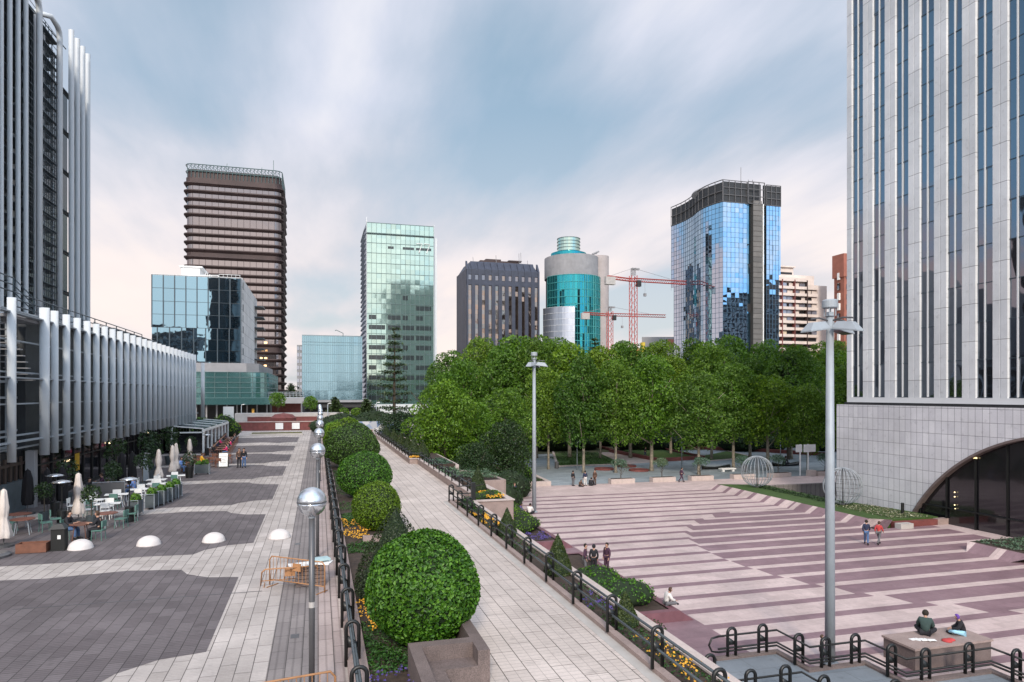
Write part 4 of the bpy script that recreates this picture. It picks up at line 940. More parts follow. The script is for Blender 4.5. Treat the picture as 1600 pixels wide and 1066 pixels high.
mb=MB(); grid(mb,(X0,Y0,0),(1,0,0),8.8,ZG,ZT,4,3,.2,.2,.16); grid(mb,(X0+8.8,Y0-.6,0),(1,0,0),6,ZG,ZT,3,3,.2,.2,.2); grid(mb,(X0+16,Y0,0),(1,0,0),5.4,ZG,ZT-.3,3,3,.2,.2,.16)
for zz in (ZG+.1,ZG+3.4,ZT): mb.tube([(x-.1,y,zz) for x,y in F],.17,4)
for i in range(0,len(F),2): mb.tube([(F[i][0]-.1,F[i][1],ZG),(F[i][0]-.1,F[i][1],ZT)],.12,4)
mb.build('lattice_crown',pm('grey_lattice',(.10,.10,.105),.7),t)
mb=MB(); mb.lathe([(8.5,0),(9.5,1.5),(9.2,2.0),(0,2.3)],(X0+8,Y0+14,ZT-1.4),28); mb.build('helipad',M['cgrey'],t)
for x,h2 in ((X0+8.6,80),(X0+11.4,76.3),(X0+13,76.4)):
    mb=MB(); mb.tube([(x,Y0+3,ZT-1),(x,Y0+3,h2)],.1,5); mb.build('antenna',M['cgrey'],t)
# ---------------- apartments
t=thing('apartment_block','pale beige apartment block with stacked balconies and dark recessed windows','building',(211,268,-4))
X0,X1,Y0=194,226,262
mb=MB(); mb.box(X0,X1-7,Y0+1.6,285,-8,60.5); mb.box(X1-7,X1,Y0+1.6,285,-8,56.2); mb.build('core',M['beige'],t)
for j in range(19):
    z=-2+j*3.1+1.28
    if z<57: mb=MB(); mb.box(X0,213.6,Y0+1.5,Y0+1.59,z,z+1.6); mb.build('window_recess',M['dark'],t)
    if z<53: mb=MB(); mb.box(213.8,220,Y0+1.5,Y0+1.59,z,z+1.6); mb.build('window_recess',M['dark'],t)
secs=[(194,200.4),(200.6,207),(207.2,213.6),(213.8,220)]
for j in range(19):
    z=-2+j*3.1
    if z>56: break
    for k,(a,b) in enumerate(secs):
        if z>52.5 and k==3: continue
        mb=MB(); d=.35 if k<3 else 0; mb.box(a,b,Y0-d,Y0+.1,z,z+1.25); mb.box(a,b,Y0+.1,Y0+1.6,z,z+.25); mb.build('balcony',M['beige'],t)
random.seed(5)
cnt=0
for j in range(11,19):
    z=-2+j*3.1+1.3
    if z>57: break
    for k,(a,b) in enumerate(secs):
        if z>53.5 and k==3: continue
        for s in (0,1):
            if random.random()<(.4 if j<14 else .15): continue
            w_=(b-a)/2-.35; x=a+.15+s*((b-a)/2); mb=MB()
            mb.box(x+random.choice((0,.0,.9)),x+w_,Y0+.8,Y0+.9,z,z+1.55); mb.build('window',M['g_silver'] if random.random()<.6 else pm('cream_blind%d'%cnt,(.62,.52,.38)) if cnt<4 else M['beige'],t); cnt+=1
for a in (200.5,207.1,213.7):
    mb=MB(); mb.box(a-.22,a+.22,Y0-.5,Y0+1.4,-8,58); mb.build('party_fin',M['redwall'] if a<213 else M['bronze'],t)
mb=MB(); mb.box(194,213.6,Y0-.3,Y0+1.5,57.3,58.9); mb.box(213.8,220,Y0,Y0+1.5,53.9,56.0); mb.box(220.1,226,Y0+4,Y0+6,-8,54); mb.box(220.1,226,Y0+3.8,Y0+4,40,41.5); mb.build('parapet',M['beige'],t)
mb=MB(); mb.box(193,210.5,Y0+5,280,60.5,64.4); mb.build('penthouse',M['beige'],t)
mb=MB(); mb.box(193,209.5,Y0+4.6,Y0+4.9,61.2,62.2); mb.build('penthouse_window',M['dark'],t)
mb=MB(); mb.box(192,211,Y0+4,281,64.4,65.0); mb.build('penthouse_roof',M['beige'],t)
t=thing('lower_terrace_block','lower stepped balconies of a beige and brick block below the near tall lamp head','building',(221,255,-4))
for j in range(7):
    mb=MB(); mb.box(219,229.5-(j%2),250-.3,252,14+j*3.1-10,15.2+j*3.1-10); mb.build('balcony',M['beige'],t)
mb=MB(); mb.box(219.5,229,252,262,-8,26); mb.build('wall',M['brick'],t)
t=thing('brick_tower','red brick tower sliver with white window strip beside the white tower','tower',(232,250,-4))
X0=218.2
mb=MB(); mb.box(X0,X0+16,244,250,-8,66); mb.box(X0-.6,X0+16,243.6,250.5,57,67); mb.build('wall',M['brick'],t)
for j in range(11):
    mb=MB(); mb.box(X0-.75,X0-.02,246.2,247.4,12+j*4.4,15+j*4.4); mb.build('window',M['white'] if j%3 else M['g_dark'],t)
for j in range(11):
    mb=MB(); mb.box(X0+1.0,X0+1.8,243.7,243.95,12+j*4.4,14.2+j*4.4); mb.build('window',M['g_dark'],t)
# ---------------- far low buildings between the cranes
t=thing('low_hall','low pale hall with a sloped roof under the cranes','building',(150,260,-4))
x0_,y0_=ray(1008,290); x1_,y1_=ray(1118,290)
mb=MB(); mb.prism([(x0_,y0_),(x1_,y1_),(x1_+10,y1_+20),(x0_+10,y0_+20)],-8,26); mb.build('wall',M['concrete'],t)
mb=MB(); mb.prism([(x0_-2,y0_-1),(x1_-4,y1_-1),(x1_+10,y1_+20),(x0_+10,y0_+20)],26,30.5); mb.build('roof',M['cgrey'],t)
mb=MB(); a=ray(1043,288); b=ray(1057,288); mb.prism([a,b,(b[0]+1,b[1]+2),(a[0]+1,a[1]+2)],26.5,29.5); mb.build('brick_panel',M['brick'],t)
t=thing('scaffold_hall','ochre scaffolded building behind the trees left of the tall crane','building',(120,250,-4))
a=ray(968,300); b=ray(1000,300); mb=MB(); mb.prism([a,b,(b[0]+5,b[1]+14),(a[0]+5,a[1]+14)],-8,26.5); mb.build('wall',pm('ochre_wall',(.45,.33,.10)),t)
a=ray(1004,285); mb=MB(); mb.prism([a,(a[0]+1.2,a[1]),(a[0]+1.2,a[1]+2),(a[0],a[1]+2)],-8,28); mb.build('yellow_mast',pm('yellow_mast',(.6,.45,.05)),t)
# ---------------- cranes
M['crane']=pm('red_crane_paint',(.42,.055,.04),.5,.1,.15,1)
def lattice(mb,a,b,w,n,r=.11):
    a=Vector(a);b=Vector(b);d=(b-a); L=d.length; u=d.normalized(); s=u.cross(Vector((0,0,1)) if abs(u.z)<.9 else Vector((0,1,0))).normalized(); v=u.cross(s)
    C=[(s*i+v*j)*w/2 for i,j in ((-1,-1),(1,-1),(1,1),(-1,1))]
    for c in C: mb.tube([a+c,b+c],r,4)
    for k in range(n):
        p=a+u*L*k/n; q=a+u*L*(k+1)/n
        for i in range(4): mb.tube([p+C[i],q+C[(i+1)%4]],r*.6,3)
def crane(label,px,d,ztop,zj,pl,pr,tip,loc_cat='crane'):
    x,y=ray(px,d); t=thing('tower_crane',label,'crane',(x,y,-8),'red tower cranes')
    mb=MB(); lattice(mb,(x,y,-8),(x,y,zj+2),2.0,22,.13); mb.build('mast',M['crane'],t)
    l=ray(pl,d-6); r_=ray(pr,d+3)
    mb=MB(); lattice(mb,(x,y,zj+.6),(*r_,zj+tip),1.1,24,.1); mb.build('jib',M['crane'],t)
    mb=MB(); lattice(mb,(x,y,zj+.4),(*l,zj+.5),.9,9,.12); mb.build('counter_jib',M['crane'],t)
    mb=MB(); mb.box(l[0]-1,l[0]+2.4,l[1]-.8,l[1]+.8,zj-2.0,zj+.6); mb.build('counterweight',M['concrete'],t)
    mb=MB(); lattice(mb,(x,y,zj+2),(x,y,ztop),1.2,5,.1); mb.box(x-.4,x+2.2,y-.5,y+.5,ztop-.6,ztop); mb.build('tower_head',M['cgrey'],t)
    mb=MB(); mb.tube([(x,y,ztop),(x+(r_[0]-x)*.7,y+(r_[1]-y)*.7,zj+1.2)],.06,3); mb.tube([(x,y,ztop),(l[0]+1,l[1],zj+1)],.06,3)
    hx,hy=x+(r_[0]-x)*.22,y+(r_[1]-y)*.22; mb.tube([(hx,hy,zj),(hx,hy,zj-4)],.05,3); mb.box(hx-.4,hx+.4,hy-.4,hy+.4,zj-5,zj-4); mb.build('cables',M['cgrey'],t)
    mb=MB(); mb.box(x+.9,x+2.4,y-1.4,y-.1,zj-1.8,zj+.3); mb.build('cab',M['dark'],t)
    return t
crane('taller red tower crane with long lattice jib in front of the blue mirror tower',989.5,235,top(419,235),top(440,235),950,1072,0)
crane('lower red tower crane in front of the teal tower with a pale counterweight',953,290,top(479,290),top(494,290),912,1040,.3)
# ---------------- white tower on the right
t=thing('white_tower','huge white clad tower with paired window slots over a stone base with dark arch','tower',(60,35,ZP))
XB=48.0
wallm=paver('pale_stone_panels',(.66,.66,.69),(.76,.76,.78),(.17,.17,.19),.585,1.03,.016,0,0,.12,.55,plane='YZ',stscale=.12)
mb=MB(); yc,zc,Rr=33.,-11.3,15.2
ys=[54.66,50,46.2]+[yc+Rr*math.cos(a) for a in np.linspace(math.asin(6.0/Rr),math.pi-math.asin(6.0/Rr),41)][0:]+[19.5,5]
def zb(y): 
    q=Rr*Rr-(y-yc)**2; return max(-8.0,zc+math.sqrt(q)) if q>0 else -8.0
ys=sorted(set([round(v,4) for v in ys]),reverse=True)
for i in range(len(ys)-1):
    a,b=ys[i],ys[i+1]; mb.quad((XB,a,zb(a)),(XB,b,zb(b)),(XB,b,5.55),(XB,a,5.55))
mb.quad((XB,54.66,-8),(XB+45,54.66,-8),(XB+45,54.66,5.55),(XB,54.66,5.55)) 
mb.quad((XB,54.66,5.55),(XB,5,5.55),(XB+45,5,5.55),(XB+45,54.66,5.55))
mb.build('stone_base',wallm,t)
mb=MB(); A=np.linspace(.30,math.pi-.30,49)
for i in range(48):
    a,b=A[i],A[i+1]
    def pt(x,r,q): return (x,yc+r*math.cos(q),zc+r*math.sin(q))
    mb.quad(pt(XB-.06,Rr-.16,a),pt(XB-.06,Rr-.16,b),pt(XB-.06,Rr+.02,b),pt(XB-.06,Rr+.02,a)); mb.quad(pt(XB-.06,Rr-.16,a),pt(XB+.5,Rr-.16,a),pt(XB+.5,Rr-.16,b),pt(XB-.06,Rr-.16,b)); mb.quad(pt(XB-.06,Rr+.02,a),pt(XB-.06,Rr+.02,b),pt(XB+.05,Rr+.02,b),pt(XB+.05,Rr+.02,a))
mb.build('arch_trim',M['granite_d'],t)
mb=MB(); panes(mb,(XB+.42,48,0),(0,-1,0),30,-8,4.4,12,1,.002); mb.build('arch_glass',M['g_shop'],t)
mb=MB(); 
for k in range(13): mb.box(XB+.3,XB+.42,18+k*2.5,18.09+k*2.5,-8,4.4)
mb.box(XB+.28,XB+.41,18,48,-2.6,-2.5); mb.build('arch_mullions',M['black'],t)
mb=MB(); mb.box(XB+6,XB+7,17,49,-8,4.6); mb.box(XB+.6,XB+7,17,49,4.5,4.8); mb.build('lobby',M['dark'],t)
lamp=emat('lobby_lamp',(1,.78,.4),1.2)
for y,z in ((40.9,1.6),(40.4,1.62)):
    mb=MB(); mb.box(XB+.3,XB+.36,y,y+.5,z,z+.1); mb.build('lobby_light',lamp,t)
for y,z in ((42.3,-1.2),(42.3,-1.55),(42.3,-2.2),(42.25,-2.5),(36.6,-.9)):
    mb=MB(); mb.ball((XB+.34,y,z),.05,8); mb.build('lobby_light',lamp,t)
mb=MB(); mb.box(XB+.4,XB+45,6,54.1,5.55,5.78); mb.build('shadow_gap',M['dark'],t)
XS=48.35; pitch=2.52; y0w=52.46
pmw=paver('white_clad_panels',(.66,.685,.70),(.73,.75,.76),(.13,.13,.14),30,2.89,.02,0,0,.06,.45,plane='YZ',stscale=.08)
mb=MB(); mb.box(XS+.24,XS+44,6,53.4,5.8,84); mb.build('core',pm('tower_core',(.3,.31,.32)),t)
for i in range(17):
    yw=y0w-i*pitch
    ytop=53.6 if i==0 else yw+pitch-.64; ybot=yw+.64
    # pier between window pairs: projecting, with chamfered flanks and two shallow grooves
    mb=MB(); P=[(XS+.45,ytop),(XS+.28,ytop),(XS+.0,ytop-.16),(XS,ytop-.16)]
    prof=[(XS+.26,ybot),(XS+.14,ybot),(XS+.0,ybot+.04),(XS+.02,ybot+.58),(XS+.07,ybot+.6),(XS+.07,ybot+.63),(XS+.02,ybot+.65),(XS+.02,ytop-.05),(XS+.14,ytop),(XS+.26,ytop)]
    mb.prism(prof,5.8,84); mb.build('white_pier',pmw,t)
    for s in (-1,1):
        mb=MB(); panes(mb,(XS+.15,yw+s*.345+.30,0),(0,-1,0),.59,6.3,84,1,27,.005); mb.build('window_column',M['g_slot'],t)
    mb=MB(); mb.box(XS+.08,XS+.25,yw-.05,yw+.05,6.3,84); mb.build('window_mullion',M['panel'],t)
mb=MB(); mb.box(XS+.0,XS+.5,12,53.6,5.79,6.25); mb.build('sill_band',M['panel'],t)
mb=MB()
for j in range(27): mb.box(XS+.13,XS+.2,12,53,6.3+j*2.89-.03,6.3+j*2.89+.03)
mb.build('window_transoms',M['mull'],t)
# ---------------- fin-clad building on the left
t=thing('finned_building','long low building screened by pale vertical metal fins above a dark glazed ground floor','building',(-22,65,0))
XF=-15.2; XW=-16.4
fm=MB(); pts=[(.215*math.cos(a),.13*math.sin(a)) for a in np.linspace(0,2*PI,15)[:-1]]; fm.prism(pts,0,8.5)
me=bpy.data.meshes.new('vertical_fin'); me.from_pydata(fm.v,[],fm.f); me.update(); me.materials.append(M['fin']); me.polygons.foreach_set('use_smooth',[len(p.vertices)==4 for p in me.polygons])
fy=[39.0,40.9]+[45.3]+[46.85+2.0*i for i in range(25)]
for i,y in enumerate(fy):
    o=bpy.data.objects.new('vertical_fin',me); col.objects.link(o); o.parent=t; o.location=(XF+22+ .0,y-65,3.05); CH.setdefault(t.name,[]).append(o)
    if y in (45.3,): o.scale=(1.25,1.1,1)
o=bpy.data.objects.new('vertical_fin',me); col.objects.link(o); o.parent=t; o.location=(XF+22+.2,100.2-65,3.35); o.scale=(1.1,2.2,.87)
for y in (32.5,34.5,36.5): 
    o=bpy.data.objects.new('vertical_fin',me); col.objects.link(o); o.parent=t; o.location=(XF+22,y-65,3.05)
mb=MB()
for z in (3.6,4.3,6.0,7.7,9.4,11.0): mb.box(XF-.55,XF-.38,31,98,z,z+.08); 
for z in (4.0,7.4,10.8): mb.box(XF-.38,XF-.0,31,98,z,z+.07)
mb.build('fin_rails',M['steel'],t)
mb=MB(); mb.box(-32,XW,46,98,3.3,11.0); mb.box(-32,XW-1.6,30,46,3.3,10.6); mb.build('wall',pm('dark_cladding',(.03,.035,.04),.5,.2,.3,1),t)
mb=MB(); mb.box(-32,-15.9,46.0,98.5,11.0,11.2); mb.box(-32,-17.5,30,46,10.6,10.8); mb.build('roof',M['cgrey'],t)
mb=MB()
for y in (42.2,43.4,44.6):
    mb.box(-16.9,-16.75,y,y+.16,3.3,10.6)
for z in (3.5,4.4,6.3,7.2,9.2): mb.box(-16.95,-16.8,41.2,46,z,z+.13)
mb.box(-17.2,-16.9,45.7,46.1,-.05,11); mb.box(-17.2,-16.9,38.6,39,0,11); mb.build('bay_frame',M['steel'],t)
mb=MB()
for k in range(10): mb.box(-16.8,-15.6,41.6+k*.36,41.95+k*.36,10.3-k*.33,10.36-k*.33)
mb.box(-16.9,-15.5,41.0,45.6,10.6,10.75); mb.build('stair_treads',M['cgrey'],t)
# ground floor glazing
for k in range(26):
    y=46+k*2.0
    mb=MB(); panes(mb,(XW,y+1.92,0),(0,-1,0),1.84,.25,2.95,1,1,.004); mb.build('shop_window',M['g_shop'],t)
mb=MB(); 
for k in range(27): mb.box(XW-.1,XW+.1,45.94+k*2.0,46.06+k*2.0,0,3.0)
mb.box(XW-.1,XW+.12,46,98,2.2,2.28); mb.box(XW-.1,XW+.14,46,98,2.95,3.3); mb.box(XW-.1,XW+.12,46,98,0,.25); mb.build('shop_frames',M['black'],t)
mb=MB(); mb.box(-32,XW-.15,46,98,-.1,3.3); mb.build('shop_interior',M['dark'],t)
mb=MB(); mb.box(XW-.05,XW+.25,37.5,46,0,1.7); mb.box(XW-.05,XW+.25,37.5,41.3,1.7,3.2); mb.build('slate_wall',pm('slate_panels',(.09,.115,.13),.5,0,.2,2),t)
mb=MB(); mb.box(-20,XW-.2,30,46,-.1,3.3); mb.build('bar_interior',M['dark'],t)
mb=MB()
for k in range(6): mb.box(XW+.0,XW+.1,41.6+k*.7,41.85+k*.7,1.7,3.0)
mb.box(XW+.0,XW+.12,41.3,45.9,2.55,2.7); mb.build('bar_shelves',pm('brown_shelf',(.06,.04,.032)),t)
for y in (45.4,38.2): mb=MB(); mb.box(XW+.2,XW+.65,y,y+.5,0,3.3); mb.build('column',M['cgrey'],t)
mb=MB(); mb.box(XW+.1,XW+.2,83.5,85,.2,2.9); mb.build('dark_doorway',M['dark'],t)
for y,z in ((52.4,2.0),(62,2.55),(75,2.65)):
    mb=MB(); mb.box(XW+.12,XW+.2,y,y+.35,z,z+.12); mb.build('shop_light',emat('shop_light',(1,.75,.45),2.0),t)
mb=MB(); mb.box(XW+.11,XW+.14,54.0,54.9,1.2,2.4); mb.build('yellow_poster',pm('yellow_poster',(.55,.33,.02)),t)
mb=MB(); mb.ball((-15.6,38.0,2.35),.26,14); mb.build('round_lamp',emat('round_lamp',(1,.6,.2),1.6),t)
mb=MB(); mb.box(-26,-20,78,97,11.2,13.3); mb.build('louvred_plant_room',M['mull'],t)
mb=MB()
for k in range(12): mb.box(-26.1,-19.9,77.8,77.9,11.3+k*.17,11.36+k*.17); mb.box(-19.95,-19.85,78,97,11.3+k*.17,11.36+k*.17)
mb.build('louvres',M['cgrey'],t)
mb=MB()   # roof railings and ladder hoops
for z in (11.7,12.1,12.5):
    mb.tube([(-17,46,z),(-17,76,z)],.04,4); mb.tube([(-17,30,z+.8),(-17,46,z+.8),(-16.4,47.2,z-.2)],.04,4); mb.tube([(-22,66,z+.3),(-22,88,z+.3),(-21,92,z-.9)],.04,4); mb.tube([(-18.5,66,z+.2),(-18.5,78,z+.2),(-17.9,80,z-.6)],.04,4)
for k in range(11): mb.tube([(-17,46+k*3,11.1),(-17,46+k*3,12.5)],.04,4)
for k in range(9): mb.tube([(-17,30+k*2,10.7),(-17,30+k*2,13.3)],.04,4)
for k in range(8): mb.tube([(-22,66+k*3,11.1),(-22,66+k*3,12.8)],.04,4)
mb.build('roof_railing',M['mull'],t)
# ---------------- tall tubular tower on the left
t=thing('tubular_tower','tall tower clad in grey vertical tubes with a dark recess and bent pipes on top','tower',(-33,70,0))
XT=-26; ZT=46.4
fm=MB(); pts=[(.27*math.cos(a),.2*math.sin(a)) for a in np.linspace(0,2*PI,13)[:-1]]; fm.prism(pts,0,1)
me=bpy.data.meshes.new('vertical_tube'); me.from_pydata(fm.v,[],fm.f); me.update(); me.materials.append(M['fin']); me.polygons.foreach_set('use_smooth',[len(p.vertices)==4 for p in me.polygons])
def vt(x,y,z0,z1,s=1):
    o=bpy.data.objects.new('vertical_tube',me); col.objects.link(o); o.parent=t; o.location=(x+33,y-70,z0); o.scale=(s,s,z1-z0); CH.setdefault(t.name,[]).append(o)
for i in range(12): vt(XT,73-1.72*i,0,ZT,.8)
for y in (85.1,87,88.8,90.6): vt(XT,y,0,ZT,1.05)
vt(XT-.6,76.8,0,43.6,.45); vt(XT-1.5,81.5,0,44.4,.8); vt(XT-1.0,79.2,0,ZT+.6,.7); vt(XT-1.2,83.3,0,42.8,.6)
mb=MB()
for y,zt in ((75.9,44.4),(81.3,44.5)):
    mb.tube([(XT+.1,y,0),(XT+.1,y,zt-.9),(XT+.1,y-.15,zt-.35),(XT+.1,y-.6,zt),(XT+.1,y-2.4,zt+.1),(XT-1.2,y-2.9,zt+.1)],.27,10)
mb.build('bent_pipe',M['fin'],t,True)
mb=MB(); mb.box(-34,XT-1.3,46,74.6,0,45.5); mb.box(-34,XT-3.6,74.6,95.5,0,43.2); mb.build('dark_core',pm('tower_dark_glass',(.018,.022,.028),.25,.1,.4,.6),t)
mb=MB(); 
for k in range(30):
    z=2+k*1.45; mb.box(XT-1.4,XT-.2,50,74.4,z,z+.07)
    if k%1==0: mb.box(XT-4.0,XT-.9,75,84,z,z+.09); mb.tube([(XT-.9,75,z+.7),(XT-.9,84.4,z+.7)],.035,4)
for k in range(19):
    mb.tube([(XT-1.0,75+.55*k,1),(XT-1.0,75+.55*k,42.9)],.035,4)
for k in range(60): mb.box(XT-1.05,XT-1.0,75,85,1.2+k*.7,1.26+k*.7)
for k in range(9):
    for y in (85.1,87,88.8):
        mb.box(XT-.16,XT-.1,y+.35,y+1.0,3+k*4.4,5.8+k*4.4)
    z=3+k*4.4; mb.box(XT-1.1,XT-.6,84.6,90.4,z+1.5,z+1.62); mb.tube([(XT-.8,84.4,z+1.3),(XT-.8,90.6,z+1.3)],.08,4)
mb.build('access_decks',M['mull'],t)
mb=MB()
for k in range(10):
    z=3+k*4.2
    for s in range(8): mb.box(XT-3.2+.0,XT-2.0,76+s*.5 if k%2 else 80-s*.5,76.4+s*.5 if k%2 else 80.4-s*.5,z+s*.5,z+s*.5+.08)
    mb.box(XT-3.9,XT-3.7,82.0,82.8,z,z+3.1)
mb.build('white_stairs',M['white'],t)
mb=MB()
for k in range(5): mb.tube([(XT-1.5,84.0-.9*k,42.6),(XT-1.5,84.0-.9*k,45.6)],.05,4)
mb.tube([(XT-1.5,74,44.8),(XT-.5,85,44.2)],.07,4); mb.tube([(XT-2,74,43.2),(XT-2,84,42.9)],.12,4); mb.tube([(XT-2,78,45.4),(XT-2,84,42.9)],.1,4); mb.box(XT-3.4,XT-2.6,77.5,79.5,42.5,44.6); mb.build('roof_masts',M['mull'],t)
# ---------------- glass pergola on the cafe side
t=thing('glass_pergola','white framed glass pergola terrace attached to the finned building','pergola',(-14,92,0))
xw,xo,y0,y1=-15.5,-12.3,82.6,104
mb=MB()
for y in np.linspace(y0,y1,8): mb.box(xo-.1,xo+.1,y-.1,y+.1,0,2.35)
mb.box(xo-.12,xo+.12,y0-.12,y1+.12,2.35,2.6); mb.box(xw-.1,xw+.1,y0-.1,y0+.1,0,2.9); mb.box(xw,xo,y0-.1,y0+.08,2.2,2.34); mb.box(xo-.08,xo+.1,y0,y1,0,.2); mb.build('white_frame',M['white'],t)
mb=MB(); 
for y in np.linspace(y0,y1,5): mb.add([(xw,y-.06,2.95),(xo,y-.06,2.62),(xo,y+.06,2.62),(xw,y+.06,2.95),(xw,y-.06,3.07),(xo,y-.06,2.74),(xo,y+.06,2.74),(xw,y+.06,3.07)],[(0,3,2,1),(4,5,6,7),(0,1,5,4),(1,2,6,5),(2,3,7,6),(3,0,4,7)])
mb.build('rafters',M['white'],t)
mb=MB(); mb.quad((xw,y0,3.0),(xo,y0,2.68),(xo,y1,2.68),(xw,y1,3.0)); mb.build('glass_roof',glassmat('roof_glass',(.45,.5,.52),.15,.35,(.10,.115,.12)),t)
mb=MB(); panes(mb,(xw,y0+.1,0),(1,0,0),xo-xw,.1,2.2,4,1,.002); panes(mb,(xo-.02,y0,0),(0,1,0),y1-y0,.2,2.3,14,1,.002); mb.build('glass_walls',M['g_shop'],t)
t=thing('notice_board','tall white notice board with green and red lower corner','sign',(-18,106,0))
bxx,byy=ray(359,104)
mb=MB(); mb.box(bxx-.95,bxx+.55,byy,byy+.15,1.5,4.6); mb.build('board',M['white'],t)
mb=MB(); mb.box(bxx-.1,bxx+.55,byy-.02,byy-.005,1.9,2.8); mb.build('green_patch',pm('green_patch',(.08,.4,.22)),t)
mb=MB(); mb.box(bxx+.1,bxx+.55,byy-.035,byy-.022,1.5,1.95); mb.build('red_patch',pm('red_patch',(.5,.06,.03)),t)
mb=MB(); mb.box(bxx-.8,bxx-.7,byy+.02,byy+.12,0,1.5); mb.box(bxx+.3,bxx+.4,byy+.02,byy+.12,0,1.5); mb.build('post',M['steel'],t)
t=thing('billboard','small white billboard by the footbridge','sign',(-6,160,0))
a=ray(453,163); mb=MB(); mb.box(a[0]-1.9,a[0]+1.2,a[1],a[1]+.2,1.2,4.0); mb.build('board',M['white'],t); mb=MB(); mb.box(a[0]-.1,a[0]+.1,a[1]+.05,a[1]+.15,0,4.8); mb.build('post',M['dgrey'],t)
# painted wall at the far end of the walkway
pw,nt,b,o=newmat('painted_mural_wall'); co=objco(nt); v=nn(nt,'ShaderNodeTexVoronoi'); v.inputs['Scale'].default_value=1.1; nt.links.new(co,v.inputs[0]); sp_=nn(nt,'ShaderNodeSeparateColor'); nt.links.new(v.outputs['Color'],sp_.inputs[0])
nt.links.new(ramp(nt,sp_.outputs[0],[(0,(.10,.12,.16)),(.35,(.16,.25,.42)),(.6,(.42,.43,.46)),(1,(.62,.62,.63))]),b.inputs['Base Color']); b.inputs['Roughness'].default_value=.7
mb=MB(); mb.prism([(6.2,111.5),(13,111.5),(13,112.1),(6.2,112.1)],-8,2.1); tag(mb.build('mural_wall',pw),'low wall painted in white, blue and grey at the far end of the walkway','wall')
t=thing('end_wall','granite end wall closing the walkway before the painted wall','wall',(6,109,0)); mb=MB(); mb.box(3.7,8.25,108.2,109,-.1,.95); mb.build('wall',M['granite'],t); mb=MB(); mb.box(3.6,8.3,108.1,109.1,.95,1.05); mb.build('coping',M['coping'],t)
# ---------------- buildings behind the viewpoint (only seen mirrored in glass)
for i,(x,y,w,h,l) in enumerate(((-92,-105,50,44,'dark'),(300,-75,60,78,'brown'),(372,-75,60,96,'tall grey'),(60,-120,40,20,'low grey'),(150,-60,60,30,'long low'),(-95,60,20,26,'small grey'),(-150,175,50,38,'long grey'),(-165,255,60,58,'wide dark'),(-205,335,70,52,'western brown'),(-95,20,30,34,'near western'))):
    t=thing('office_block','%s office block outside the view, mirrored in the glass towers'%l,'building',(x,y,-8)); mb=MB(); mb.box(x-w/2,x+w/2,y-12,y+12,-8,h); mb.build('wall',M['bronze'] if i<3 else M['cgrey'],t)
    mb=MB(); panes(mb,(x+w/2,y+12.05,0),(-1,0,0),w,0,h-2,int(w/3),int(h/4),.003,.5); mb.build('glass_front',M['g_dark'],t)
M['dome']=pm('chalky_dome_paint',(.60,.56,.54),.7,0,.1,2.5)
M['silver']=pm('brushed_aluminium',(.62,.66,.70),.28,.85,.06,2)
M['silver2']=pm('silvered_globe_glass',(.55,.57,.60),.14,.75,.05,2)
M['cloth']=pm('cream_parasol_cloth',(.62,.55,.50),.8,0,.1,3)
M['clothd']=pm('black_parasol_cloth',(.007,.006,.008),.9,0,.2,3)
M['teal']=pm('mint_chair_paint',(.09,.19,.16),.5,0,.1,3)
M['tabletop']=pm('reddish_table_top',(.19,.075,.05),.45,0,.2,4)
M['planterbox']=pm('slate_planter',(.055,.068,.075),.6,0,.15,3)
# ---------------- globe lamps
def globe_lamp():
    t=thing('globe_lamp','x','street lamp',(0,0,0),'globe lamps along the cafe plaza')
    mb=MB(); mb.tube([(0,0,0),(0,0,4.02)],.062,12); mb.lathe([(.12,0),(.12,.03),(.07,.06)],(0,0,0),14); mb.build('pole',M['dgrey'],t,True)
    mb=MB(); mb.lathe([(.0635,0),(.0635,.12)],(0,0,2.05),12); mb.build('sticker_band',M['concrete'],t)
    mb=MB(); mb.lathe([(.07,0),(.085,.04),(.085,.08),(.06,.1)],(0,0,3.95),14); mb.build('collar',M['steel'],t)
    r=.306; mb=MB(); mb.lathe([(r*math.cos(a),r*math.sin(a)) for a in np.linspace(.0,PI/2,12)],(0,0,4.30),36); mb.build('upper_shell',M['silver'],t,True)
    mb=MB(); mb.lathe([(r*.99*math.cos(a),r*.99*math.sin(a)) for a in np.linspace(-PI/2,-.0,12)],(0,0,4.285),36); mb.build('lower_globe',M['silver2'],t,True)
    mb=MB(); mb.lathe([(r-.01,-.012),(r+.006,-.006),(r+.006,.006),(r-.01,.012)],(0,0,4.29),36); mb.build('seam',M['dgrey'],t)
    return t
s=spawner(globe_lamp())
for i,(y,x) in enumerate(((15.14,-.13),(28.6,-.02),(40.9,.05),(53.5,.12),(66,.18),(79.8,.24),(92.5,.3),(105.5,.3),(118.5,.3),(131.5,.3))):
    s((x,y,0),0,'silver globe lamp on a dark pole, %s'%('nearest to the viewer' if i==0 else ords[i]+' in the row counted from the viewer'))
